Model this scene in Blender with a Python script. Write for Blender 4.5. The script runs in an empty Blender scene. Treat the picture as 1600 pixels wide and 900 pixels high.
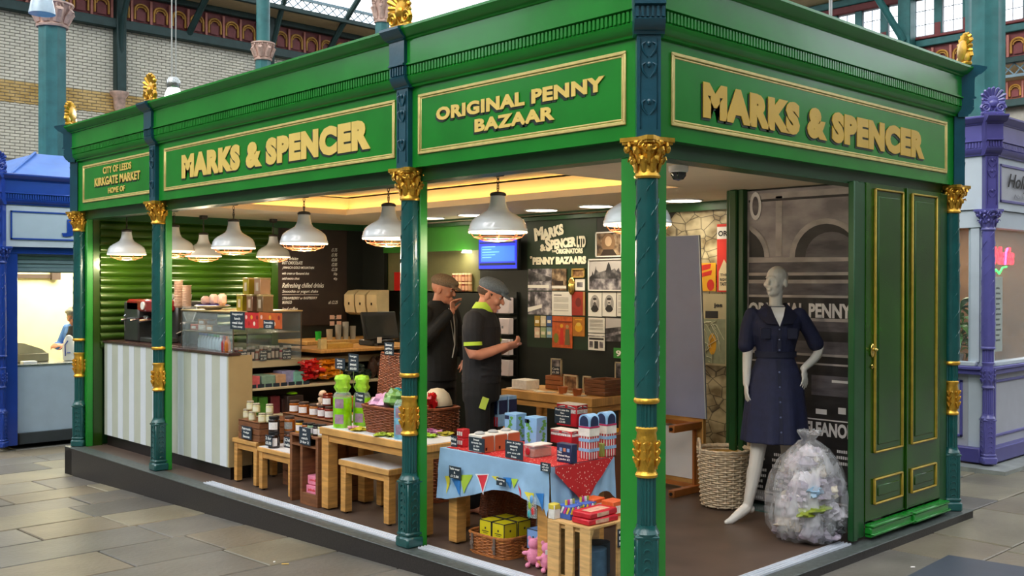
import bpy, bmesh, math, random
from mathutils import Vector, Matrix, noise
R = random.Random(7)
S = bpy.context.scene
C = S.collection
PI = math.pi
# ------------------------------------------------------------------ camera
CAM = Vector((-3.952, -3.184, 1.65)); YAW = .76135; PITCH = -.00462; ROLL = .001537; F = 1595.0
fw = Vector((math.sin(YAW)*math.cos(PITCH), math.cos(YAW)*math.cos(PITCH), math.sin(PITCH)))
rt = Vector((math.cos(YAW), -math.sin(YAW), 0)); up = rt.cross(fw)
rt, up = rt*math.cos(ROLL)+up*math.sin(ROLL), up*math.cos(ROLL)-rt*math.sin(ROLL)
cd = bpy.data.cameras.new('camera'); cam = bpy.data.objects.new('camera', cd); C.objects.link(cam)
m = Matrix((rt, up, -fw)).transposed().to_4x4(); m.translation = CAM
cam.matrix_world = m
cd.sensor_width = 36; cd.lens = F/1600*36; cd.clip_end = 300
S.camera = cam
def at(px, py, ax, val):            # where the ray of a photo pixel meets a real plane of the place
    v = fw + rt*((px-800)/F) - up*((py-450)/F)
    i = 'XYZ'.index(ax); t = (val-CAM[i])/v[i]
    return CAM + v*t
# ------------------------------------------------------------------ sky, daylight, exposure
w = bpy.data.worlds.new('sky'); S.world = w; w.use_nodes = True
wb = w.node_tree.nodes['Background']; wb.inputs[0].default_value = (.86, .93, 1, 1); wb.inputs[1].default_value = 3.0
sd = bpy.data.lights.new('daylight', 'SUN'); sd.energy = 4.0; sd.angle = math.radians(50); sd.color = (1, .97, .92)
so = bpy.data.objects.new('daylight', sd); C.objects.link(so)
so.rotation_euler = Vector((.80, .12, -.72)).to_track_quat('-Z', 'Y').to_euler()
vs = S.view_settings
vs.view_transform = 'Standard'; vs.look = 'None'; vs.gamma = 1; vs.use_curve_mapping = False; vs.exposure = 0.42
# ------------------------------------------------------------------ helpers
def lin(h):
    if isinstance(h, str):
        h = [int(h[i:i+2], 16)/255 for i in (0, 2, 4)]
    return tuple((c/12.92 if c <= .04045 else ((c+.055)/1.055)**2.4) for c in h)
MATS = {}
def M(name, col='808080', rough=.5, metal=0, var=.12, vs_=6, bump=0, bs=60, coat=0, spec=.5, emit=0, trans=0, alpha=1, ecol=None, rnd=None, stretch=None):
    if name in MATS: return MATS[name]
    m = bpy.data.materials.new(name); MATS[name] = m; m.use_nodes = True
    nt = m.node_tree; b = nt.nodes['Principled BSDF']; N = nt.nodes.new; L = nt.links.new
    c = lin(col)
    tc = N('ShaderNodeTexCoord'); src = tc.outputs['Object']
    if stretch:
        mp = N('ShaderNodeMapping'); mp.inputs['Scale'].default_value = stretch; L(src, mp.inputs[0]); src = mp.outputs[0]
    b.inputs['Base Color'].default_value = (*c, 1)
    if var or rnd:
        nz = N('ShaderNodeTexNoise'); nz.inputs['Scale'].default_value = vs_; nz.inputs['Detail'].default_value = 6; L(src, nz.inputs['Vector'])
        rp = N('ShaderNodeValToRGB'); rp.color_ramp.elements[0].position = .3; rp.color_ramp.elements[1].position = .7
        k = var
        rp.color_ramp.elements[0].color = (*[x*(1-k) for x in c], 1); rp.color_ramp.elements[1].color = (*[min(1, x*(1+k)) for x in c], 1)
        L(nz.outputs[0], rp.inputs[0]); out = rp.outputs[0]
        if rnd:
            oi = N('ShaderNodeObjectInfo'); r2 = N('ShaderNodeValToRGB'); r2.color_ramp.interpolation = 'CONSTANT'
            els = r2.color_ramp.elements
            for i, hx in enumerate(rnd):
                e = els[i] if i < 2 else els.new(i/len(rnd))
                e.position = i/len(rnd); e.color = (*lin(hx), 1)
            L(oi.outputs['Random'], r2.inputs[0])
            mx = N('ShaderNodeMix'); mx.data_type = 'RGBA'; mx.blend_type = 'MULTIPLY'; mx.inputs[0].default_value = 1
            L(out, mx.inputs[6]); L(r2.outputs[0], mx.inputs[7]); out = mx.outputs[2]
        L(out, b.inputs['Base Color'])
    b.inputs['Roughness'].default_value = rough; b.inputs['Metallic'].default_value = metal
    b.inputs['Coat Weight'].default_value = coat; b.inputs['Coat Roughness'].default_value = .08
    b.inputs['Specular IOR Level'].default_value = spec
    if bump:
        n2 = N('ShaderNodeTexNoise'); n2.inputs['Scale'].default_value = bs; n2.inputs['Detail'].default_value = 4; L(src, n2.inputs['Vector'])
        bp = N('ShaderNodeBump'); bp.inputs['Strength'].default_value = bump; bp.inputs['Distance'].default_value = .01
        L(n2.outputs[0], bp.inputs['Height']); L(bp.outputs[0], b.inputs['Normal'])
    if emit:
        b.inputs['Emission Color'].default_value = (*lin(ecol or col), 1); b.inputs['Emission Strength'].default_value = emit
    if trans: b.inputs['Transmission Weight'].default_value = trans
    if alpha < 1: b.inputs['Alpha'].default_value = alpha
    return m
def clear_mat(name, col, a, rough=.1):          # thin clear plastic or glass: see-through plus gloss
    if name in MATS: return MATS[name]
    m = bpy.data.materials.new(name); MATS[name] = m; m.use_nodes = True
    nt = m.node_tree; N = nt.nodes.new; L = nt.links.new
    out = nt.nodes['Material Output']; b = nt.nodes['Principled BSDF']
    b.inputs['Base Color'].default_value = (*lin(col), 1); b.inputs['Roughness'].default_value = rough
    t = N('ShaderNodeBsdfTransparent'); t.inputs[0].default_value = (.96, .98, .98, 1)
    mx = N('ShaderNodeMixShader')
    lw = N('ShaderNodeLayerWeight'); lw.inputs[0].default_value = .2
    ad = N('ShaderNodeMath'); ad.operation = 'MULTIPLY_ADD'; ad.inputs[1].default_value = .22; ad.inputs[2].default_value = a; ad.use_clamp = True
    L(lw.outputs['Fresnel'], ad.inputs[0]); L(ad.outputs[0], mx.inputs[0])
    L(t.outputs[0], mx.inputs[1]); L(b.outputs[0], mx.inputs[2]); L(mx.outputs[0], out.inputs[0])
    return m
class G:                                        # collects geometry, then becomes ONE mesh object
    def __init__(s): s.v = []; s.f = []; s.mi = []; s.cur = 0; s.T = None
    def mat(s, i): s.cur = i; return s
    def add(s, vs, fs):
        n = len(s.v)
        if s.T is not None: vs = [s.T @ Vector(p) for p in vs]
        s.v += [tuple(p) for p in vs]
        for f in fs: s.f.append(tuple(i+n for i in f)); s.mi.append(s.cur)
        return s
    def box(s, c, d, rz=0, ch=0, rm=None):
        hx, hy, hz = d[0]/2, d[1]/2, d[2]/2
        rot = rm or Matrix.Rotation(rz, 3, 'Z'); c = Vector(c)
        if not ch:
            vs = [c+rot@Vector((x*hx, y*hy, z*hz)) for x in (-1, 1) for y in (-1, 1) for z in (-1, 1)]
            return s.add(vs, [(0, 1, 3, 2), (4, 6, 7, 5), (0, 4, 5, 1), (2, 3, 7, 6), (0, 2, 6, 4), (1, 5, 7, 3)])
        ch = min(ch, hx*.9, hy*.9, hz*.9)
        vs = []; idx = {}
        for x in (-1, 1):
            for y in (-1, 1):
                for z in (-1, 1):
                    for a in range(3):
                        p = [x*(hx-(ch if a != 0 else 0)), y*(hy-(ch if a != 1 else 0)), z*(hz-(ch if a != 2 else 0))]
                        idx[x, y, z, a] = len(vs); vs.append(c+rot@Vector(p))
        fs = []
        for a in range(3):
            o = [i for i in range(3) if i != a]
            for sg in (-1, 1):
                q = []
                for e1, e2 in ((-1, -1), (1, -1), (1, 1), (-1, 1)):
                    k = [0, 0, 0]; k[a] = sg; k[o[0]] = e1; k[o[1]] = e2; q.append(idx[k[0], k[1], k[2], a])
                fs.append(q)
            for e1 in (-1, 1):
                for e2 in (-1, 1):
                    k0 = [0, 0, 0]; k0[o[0]] = e1; k0[o[1]] = e2; k0[a] = -1; k1 = list(k0); k1[a] = 1
                    fs.append((idx[(*k0, o[0])], idx[(*k1, o[0])], idx[(*k1, o[1])], idx[(*k0, o[1])]))
        for x in (-1, 1):
            for y in (-1, 1):
                for z in (-1, 1): fs.append(tuple(idx[x, y, z, a] for a in range(3)))
        return s.add(vs, fs)
    def b2(s, a, b, ch=0):                      # box from two corners
        return s.box([(a[i]+b[i])/2 for i in range(3)], [abs(b[i]-a[i]) for i in range(3)], ch=ch)
    def loft(s, rings, caps=True, closed=True, loop=False):
        n = len(rings[0]); vs = [p for r in rings for p in r]; fs = []
        k = len(rings)
        for i in range(k if loop else k-1):
            j = (i+1) % k
            for q in range(n if closed else n-1):
                r = (q+1) % n
                fs.append((i*n+q, i*n+r, j*n+r, j*n+q))
        if caps and not loop and closed: fs.append(tuple(range(n-1, -1, -1))); fs.append(tuple((k-1)*n+q for q in range(n)))
        return s.add(vs, fs)
    def lathe(s, prof, c=(0, 0, 0), n=24, sx=1, sy=1, wob=None):
        c = Vector(c); rings = []
        for i, (r, z) in enumerate(prof):
            rings.append([c+Vector((max(r, 1e-4)*sx*math.cos(2*PI*q/n)*(wob(q, i) if wob else 1), max(r, 1e-4)*sy*math.sin(2*PI*q/n)*(wob(q, i) if wob else 1), z)) for q in range(n)])
        return s.loft(rings)
    def tube(s, pts, r, n=8, caps=True, flat=1, loop=False, ref=None):
        pts = [Vector(p) for p in pts]; k = len(pts)
        rs = r if isinstance(r, (list, tuple)) else [r]*k
        rings = []; prev = None
        for i, p in enumerate(pts):
            a = pts[(i-1) % k] if (loop or i) else p; b = pts[(i+1) % k] if (loop or i < k-1) else p
            t = (b-a).normalized() if (b-a).length > 1e-9 else Vector((0, 0, 1))
            if prev is None:
                x = Vector(ref) if ref else (Vector((0, 0, 1)) if abs(t.z) < .9 else Vector((1, 0, 0)))
            else: x = prev
            x = (x-t*x.dot(t)).normalized(); prev = x; y = t.cross(x)
            rings.append([p+x*(rs[i]*math.cos(2*PI*q/n))+y*(rs[i]*flat*math.sin(2*PI*q/n)) for q in range(n)])
        return s.loft(rings, caps=caps, loop=loop)
    def ell(s, c, r, n=12, m=8, rot=None):
        c = Vector(c); rings = []
        for i in range(m+1):
            th = PI*i/m; rr = max(math.sin(th), 1e-3)
            ring = []
            for q in range(n):
                p = Vector((r[0]*rr*math.cos(2*PI*q/n), r[1]*rr*math.sin(2*PI*q/n), r[2]*math.cos(th)))
                ring.append(c+(rot@p if rot else p))
            rings.append(ring)
        return s.loft(rings)
    def prism(s, poly, a, b, ax='Z'):           # polygon (2D) pulled from a to b along an axis
        def mk(p, h):
            return {'Z': (p[0], p[1], h), 'X': (h, p[0], p[1]), 'Y': (p[0], h, p[1])}[ax]
        n = len(poly)
        return s.add([mk(p, a) for p in poly]+[mk(p, b) for p in poly], [tuple(range(n)), tuple(range(2*n-1, n-1, -1))]+[(i, (i+1) % n, n+(i+1) % n, n+i) for i in range(n)])
    def mesh(s, name, mats, sharp=38):
        me = bpy.data.meshes.new(name); me.from_pydata(s.v, [], s.f)
        for mt in (mats if isinstance(mats, (list, tuple)) else [mats]): me.materials.append(mt)
        me.polygons.foreach_set('material_index', s.mi)
        bm = bmesh.new(); bm.from_mesh(me); bmesh.ops.recalc_face_normals(bm, faces=bm.faces); bm.to_mesh(me); bm.free()
        me.polygons.foreach_set('use_smooth', [True]*len(me.polygons))
        me.set_sharp_from_angle(angle=math.radians(sharp)); me.update()
        return me
    def obj(s, name, mats, parent=None, **k):
        o = bpy.data.objects.new(name, s.mesh(name, mats, k.pop('sharp', 38))); C.objects.link(o)
        if parent: o.parent = parent
        return props(o, **k)
def props(o, label=None, cat=None, group=None, kind=None, loc=None, rz=None):
    if label: o['label'] = label
    if cat: o['category'] = cat
    if group: o['group'] = group
    if kind: o['kind'] = kind
    if loc is not None: o.location = loc
    if rz is not None: o.rotation_euler[2] = rz
    return o
def thing(name, label, cat, loc=(0, 0, 0), rz=0, group=None):
    o = bpy.data.objects.new(name, None); C.objects.link(o); o.empty_display_size = .1
    return props(o, label, cat, group, None, loc, rz)
def inst(name, me, parent=None, **k):           # another object on the same mesh
    o = bpy.data.objects.new(name, me); C.objects.link(o)
    if parent: o.parent = parent
    return props(o, **k)
def dup(src, loc=None, rz=None, label=None, group=None, parent=None):
    o = src.copy(); C.objects.link(o)
    if parent is not None: o.parent = parent
    if loc is not None: o.location = loc
    if rz is not None: o.rotation_euler[2] = rz
    if label: o['label'] = label
    if group: o['group'] = group
    for ch in src.children:
        dup(ch, parent=o)
    return o
def struct(name, g, mats, parent=None, **k):
    return g.obj(name, mats, parent, kind='structure', **k)
FACE = {'L': Matrix(((0, 0, -1), (-1, 0, 0), (0, 1, 0))), 'R': Matrix(((1, 0, 0), (0, 0, -1), (0, 1, 0))), 'U': Matrix.Identity(3)}   # reading frames
def text_data(s, bold=.02, ext=.004, shear=0, space=1):
    cu = bpy.data.curves.new('lettering', 'FONT'); cu.body = s; cu.size = 1; cu.offset = bold; cu.extrude = ext; cu.shear = shear
    cu.space_character = space; cu.align_x = 'LEFT'; cu.resolution_u = 3
    o = bpy.data.objects.new('lettering', cu)
    me = bpy.data.meshes.new_from_object(o)
    bpy.data.objects.remove(o); bpy.data.curves.remove(cu)
    return me
def text_fit(s, O, fr, wdt, hgt, mat, parent=None, name='lettering', bold=.02, thick=.003, shear=0, centre=False, space=1, rot=None):
    """text scaled to a box wdt x hgt whose lower left corner stands at O, in reading frame fr"""
    me = text_data(s, bold, .5, shear, space); me.name = name
    xs = [v.co.x for v in me.vertices]; ys = [v.co.y for v in me.vertices]
    x0, x1, y0, y1 = min(xs), max(xs), min(ys), max(ys)
    if wdt is None: wdt = (x1-x0)/(y1-y0)*hgt
    fm = FACE[fr] if isinstance(fr, str) else fr
    if rot: fm = fm @ Matrix.Rotation(rot, 3, 'Z')
    for v in me.vertices:
        p = Vector(((v.co.x-x0)/(x1-x0)*wdt-(wdt/2 if centre else 0), (v.co.y-y0)/(y1-y0)*hgt-(hgt/2 if centre else 0), (v.co.z)*thick))
        v.co = fm @ p
    me.materials.clear(); me.materials.append(mat)
    o = bpy.data.objects.new(name, me); C.objects.link(o); o.location = O
    if parent: o.parent = parent
    return o
def split_letters(o, fr, name='letter'):
    """one object per letter: islands whose extents along the reading direction overlap stay together"""
    me = o.data; fm = FACE[fr] if isinstance(fr, str) else fr; ux = fm.col[0]
    n = len(me.vertices); par = list(range(n))
    def find(a):
        while par[a] != a: par[a] = par[par[a]]; a = par[a]
        return a
    for e in me.edges:
        a, b = find(e.vertices[0]), find(e.vertices[1])
        if a != b: par[a] = b
    isl = {}
    for i in range(n): isl.setdefault(find(i), []).append(i)
    iv = sorted([min(me.vertices[i].co.dot(ux) for i in g), max(me.vertices[i].co.dot(ux) for i in g), g] for g in isl.values())
    groups = []
    for a, b, g in iv:
        if groups and a < groups[-1][1]-.0*(b-a) and min(b, groups[-1][1])-a > .5*min(b-a, groups[-1][1]-groups[-1][0]): groups[-1][2] += g; groups[-1][1] = max(groups[-1][1], b)
        else: groups.append([a, b, list(g)])
    own = {}
    for k, g in enumerate(groups):
        for i in g[2]: own[i] = k
    for k, g in enumerate(groups):
        fs = [p for p in me.polygons if own[p.vertices[0]] == k]
        remap = {i: j for j, i in enumerate(g[2])}
        m2 = bpy.data.meshes.new(name); m2.from_pydata([me.vertices[i].co for i in g[2]], [], [[remap[i] for i in p.vertices] for p in fs])
        m2.materials.append(me.materials[0])
        q = bpy.data.objects.new(name, m2); C.objects.link(q); q.location = o.location
        if o.parent: q.parent = o.parent
    bpy.data.objects.remove(o)
def light(kind, loc, energy, col=(1, .85, .62), size=.2, parent=None, rot=None, sizey=None, name=None):
    d = bpy.data.lights.new(name or 'lamp_light', kind); d.energy = energy; d.color = col
    if kind == 'AREA':
        d.size = size
        if sizey: d.shape = 'RECTANGLE'; d.size_y = sizey
    elif kind == 'SPOT': d.shadow_soft_size = size; d.spot_size = math.radians(120); d.spot_blend = .6
    else: d.shadow_soft_size = size
    o = bpy.data.objects.new(name or 'lamp_light', d); C.objects.link(o); o.location = loc
    if rot: o.rotation_euler = rot
    if parent: o.parent = parent
    return o
def rect_ring(g, prof, x0, y0, x1, y1):         # sweep a profile (outset, z) round a rectangle, mitred
    g.loft([[Vector((x0-o, y0-o, z)), Vector((x1+o, y0-o, z)), Vector((x1+o, y1+o, z)), Vector((x0-o, y1+o, z))] for o, z in prof], caps=False)
def spiral(g, c, r, axx, axy, turns=1.6, w=.008, n=26, side=1):
    c = Vector(c); axx = Vector(axx)*side; axy = Vector(axy)
    pts = []; rs = []
    for i in range(n):
        t = i/(n-1); a = 2*PI*turns*t; rr = r*(1-t)**.8+r*.06
        pts.append(c+axx*(rr*math.cos(a))+axy*(rr*math.sin(a))); rs.append(w*(1-.45*t))
    g.tube(pts, rs, 6)
# ------------------------------------------------------------------ materials
green = M('gloss_green_paint', '1c8028', .22, var=.12, vs_=3, coat=.12, bump=.05, bs=9, spec=.35)
green2 = M('leaf_green_paint', '238a2c', .42, var=.08, vs_=3)
dgreen = M('deep_green_paint', '174a22', .38, var=.15, vs_=4)
door_green = M('door_green_paint', '1f4a0c', .27, var=.35, vs_=2.5, coat=.1, spec=.35, bump=.05, bs=12)
teal = M('teal_green_paint', '14504f', .28, var=.14, vs_=9, coat=.35, bump=.12, bs=55)
tealblue = M('blue_green_paint', '174a5a', .3, var=.12, vs_=9, coat=.3, bump=.1, bs=50)
gold = M('gilding', 'd6a53c', .32, metal=.75, var=.2, vs_=30, bump=.15, bs=90)
goldp = M('gold_letter_paint', 'e8c767', .38, var=.06)
cream_gold = M('cream_gold_bead', 'dcc67c', .35, metal=.25, var=.12, vs_=20)
goldline = M('dull_gold_paint', 'b89a3a', .4, metal=.3, var=.15, vs_=20)
black = M('black_paint', '0d100f', .45)
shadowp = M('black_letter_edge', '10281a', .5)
granite = M('dark_granite', '2c2826', .45, var=.45, vs_=120, bump=.12, bs=80)
granite_top = M('grey_step_stone', '4c5250', .45, var=.35, vs_=30, bump=.1, bs=60)
alu = M('brushed_aluminium', 'd4d9e2', .35, metal=.25, var=.06)
steel = M('stainless_steel', 'b8bbb9', .25, metal=.9, var=.1)
chrome = M('polished_chrome', 'dddddd', .1, metal=1, var=0)
brass = M('polished_brass', 'd8bb6a', .2, metal=.9, var=.1)
white_enamel = M('white_enamel', 'dfe3e6', .12, var=.03, coat=.5)
cream = M('cream_ceiling_paint', 'e6d8bd', .7, var=.03)
greyceil = M('grey_ceiling_paint', 'b8b2aa', .7, var=.04)
oak = M('light_oak', 'c8934e', .45, var=.28, vs_=5, stretch=(1, 1, 9), bump=.05, bs=30)
oakh = M('light_oak_top', 'cd9a55', .42, var=.22, vs_=5, stretch=(9, 1, 1))
darkwood = M('brown_crate_wood', '7a4c2c', .6, var=.3, vs_=7, stretch=(1, 1, 7), bump=.08)
pine = M('pale_pine', 'cfa56a', .55, var=.25, vs_=6, stretch=(1, 1, 8), bump=.06)
white = M('white_laminate', 'e4e6e8', .35, var=.02)
paper = M('white_paper', 'e6e3dc', .8, var=.04)
chalk = M('chalk_white', 'f2f2ec', .8, var=.05)
slate = M('chalk_slate', '22303c', .6, var=.1)
wicker = M('brown_wicker', 'a4622f', .5, var=.35, vs_=40, bump=.2)
wickerd = M('red_brown_wicker', '8a4a2a', .5, var=.35, vs_=40, bump=.2)
wickerw = M('whitewashed_wicker', 'c9b79c', .6, var=.25, vs_=40, bump=.2)
skin_m = M('skin', 'c98e74', .5, var=.08, vs_=12)
glassm = clear_mat('clear_glass', 'dfe8ea', .03, .04)
plastic = clear_mat('clear_plastic', 'e8eef0', .18, .12)
# ------------------------------------------------------------------ cast-iron kiosk kit (three kiosks use it)
ROT = {'L': 0.0, 'C': PI/4, 'R': PI/2}
def fluted(g, r, z0, z1, n=16):
    rings = []
    for z in (z0, z1):
        rings.append([Vector(((r if q % 2 else r*.86)*math.cos(2*PI*q/(2*n)), (r if q % 2 else r*.86)*math.sin(2*PI*q/(2*n)), z)) for q in range(2*n)])
    g.loft(rings)
def shaft_mesh(detail=1):
    g = G()
    g.lathe([(.0, 1.08), (.058, 1.08), (.062, 1.12), (.060, 1.6), (.054, 2.2), (0, 2.2)], n=24)
    fluted(g, .047, .45, .72); fluted(g, .050, .92, 1.09)
    g.lathe([(0, .41), (.062, .41), (.066, .425), (.058, .44), (.052, .45), (.05, .465), (0, .465)], n=20)
    g.box((0, 0, .24), (.106, .106, .37), ch=.006); g.box((0, 0, .035), (.132, .132, .07), ch=.012); g.box((0, 0, .085), (.12, .12, .03), ch=.01)
    g.box((0, 0, .408), (.118, .118, .014), ch=.004)
    if detail:
        for s in range(4):                      # raised link ornament on the pedestal faces
            rm = Matrix.Rotation(s*PI/2, 3, 'Z')
            for a, b in (((-.034, .054, .24), (.006, .006, .33)), ((.034, .054, .24), (.006, .006, .33)), ((0, .054, .40), (.07, .006, .006)), ((0, .054, .08), (.07, .006, .006))):
                g.box(rm@Vector(a), b, rm=rm)
            for k in range(7):
                c = rm@Vector((0, .054, .11+k*.045)); pts = [c+rm@Vector((.018*math.cos(t), .002, .016*math.sin(t))) for t in [PI*j/6-.2 for j in range(8)]]
                g.tube(pts, .004, 5)
        for turn in range(3):                   # spiral leaf relief on the shaft
            for k in range(34):
                if k % 4 == 3: continue
                z = 1.14+k*.030; a = turn*2*PI/3+k*.42
                rr = .061-.006*(z-1.12)/1.06
                pts = [Vector(((rr+.001)*math.cos(a+t*.33), (rr+.001)*math.sin(a+t*.33), z+t*.030)) for t in (0, .35, .7, 1)]
                g.tube(pts, [.001, .004, .004, .001], 5)
    return g
def capital_geo():
    g = G()
    g.lathe([(0, 2.165), (.062, 2.165), (.067, 2.175), (.06, 2.187), (.056, 2.2), (.056, 2.25), (.066, 2.30), (.085, 2.335), (0, 2.335)], n=20)
    for k in range(8):
        a = k*PI/4+PI/8; u = Vector((math.cos(a), math.sin(a), 0)); t = Vector((-math.sin(a), math.cos(a), 0))
        for z0, h, r0, off in ((2.195, .07, .058, 0), (2.235, .075, .062, PI/8)):
            a2 = a+off; u = Vector((math.cos(a2), math.sin(a2), 0)); t = Vector((-math.sin(a2), math.cos(a2), 0))
            pts = [u*r0+Vector((0, 0, z0)), u*(r0+.006)+Vector((0, 0, z0+h*.5)), u*(r0+.02)+Vector((0, 0, z0+h*.9)), u*(r0+.036)+Vector((0, 0, z0+h)), u*(r0+.04)+Vector((0, 0, z0+h*.8))]
            g.tube(pts, [.012, .018, .017, .012, .006], 6, flat=.5, ref=t)
            for sg in (-1, 1):
                g.ell(u*(r0+.018)+t*(.014*sg)+Vector((0, 0, z0+h*.72)), (.009, .009, .012), 6, 4)
    for k in range(4):
        a = k*PI/2+PI/4; u = Vector((math.cos(a), math.sin(a), 0)); t = Vector((-math.sin(a), math.cos(a), 0))
        for sg in (-1, 1):
            spiral(g, u*.093+t*(.022*sg)+Vector((0, 0, 2.315)), .026, t*sg, (0, 0, 1), 1.5, .0075, 18)
        g.ell(u*.10+Vector((0, 0, 2.31)), (.016, .016, .022), 8, 6)
        a = k*PI/2; u = Vector((math.cos(a), math.sin(a), 0)); g.ell(u*.082+Vector((0, 0, 2.335)), (.016, .016, .016), 8, 6)
    poly = []
    for k in range(4):
        a = k*PI/2+PI/4
        poly += [(.135*math.cos(a-.11), .135*math.sin(a-.11)), (.135*math.cos(a+.11), .135*math.sin(a+.11)), (.083*math.cos(a+PI/4), .083*math.sin(a+PI/4))]
    g.prism(poly, 2.342, 2.363); g.prism([(p[0]*.92, p[1]*.92) for p in poly], 2.33, 2.343)
    return g
def vase_geo():
    g = G()
    g.lathe([(0, .70), (.054, .70), (.057, .712), (.05, .722), (.046, .735), (.05, .76), (.057, .80), (.055, .85), (.05, .90), (.047, .915), (.054, .93), (.055, .94), (.048, .947), (0, .947)], n=20)
    for k in range(6):
        a = k*PI/3; u = Vector((math.cos(a), math.sin(a), 0)); t = Vector((-math.sin(a), math.cos(a), 0))
        for z in (.775, .815, .855):
            for sg in (-1, 1):
                pts = [u*.054+t*0+Vector((0, 0, z-.022)), u*.060+t*(.01*sg)+Vector((0, 0, z)), u*.062+t*(.017*sg)+Vector((0, 0, z+.014)), u*.066+t*(.013*sg)+Vector((0, 0, z+.02))]
                g.tube(pts, [.004, .008, .007, .003], 6)
        g.tube([u*.055+Vector((0, 0, .74)), u*.06+Vector((0, 0, .88))], .004, 5)
    return g
def ring_geo():
    g = G(); g.lathe([(.04, 1.062), (.058, 1.062), (.065, 1.07), (.065, 1.08), (.058, 1.09), (.04, 1.09)], n=24); return g
def finial_geo():
    g = G()                                     # upright shell above two scrolls, facing -X, .24 wide, .26 high
    g.box((0, 0, .015), (.06, .20, .03), ch=.008)
    n = 11
    for k in range(n):
        a = -1.75+3.5*k/(n-1); d = Vector((0, math.sin(a), math.cos(a)))
        L = .125 if abs(a) < 1.2 else .105
        c = Vector((0, 0, .125)); pts = [c+d*.03, c+d*(L*.6)+Vector((-.008, 0, 0)), c+d*(L*.92)+Vector((-.016, 0, 0)), c+d*L+Vector((-.03, 0, 0))]
        g.tube(pts, [.006, .014, .018, .011], 6, ref=(1, 0, 0))
    g.ell((.002, 0, .12), (.02, .085, .08), 14, 8); g.ell((-.02, 0, .105), (.02, .04, .035), 10, 6)
    for sg in (-1, 1):
        spiral(g, (-.02, .068*sg, .062), .042, (0, sg, 0), (0, 0, 1), 1.7, .013, 24)
        g.tube([(-.01, .068*sg, .10), (-.012, .03*sg, .07), (-.01, .01*sg, .03)], [.012, .012, .008], 6)
        g.ell((-.004, .068*sg, .06), (.014, .046, .044), 12, 6)
    return g
COL = {}
CORN = [(0, 2.86), (.018, 2.862), (.022, 2.875), (.034, 2.882), (.05, 2.905), (.056, 2.922), (.046, 2.93), (.046, 2.985), (.066, 2.99), (.066, 3.0), (.056, 3.004), (.056, 3.14), (.066, 3.145), (.07, 3.155), (.088, 3.163), (.112, 3.19), (.12, 3.2), (.12, 3.215), (.1, 3.222), (-.2, 3.23)]
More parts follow.
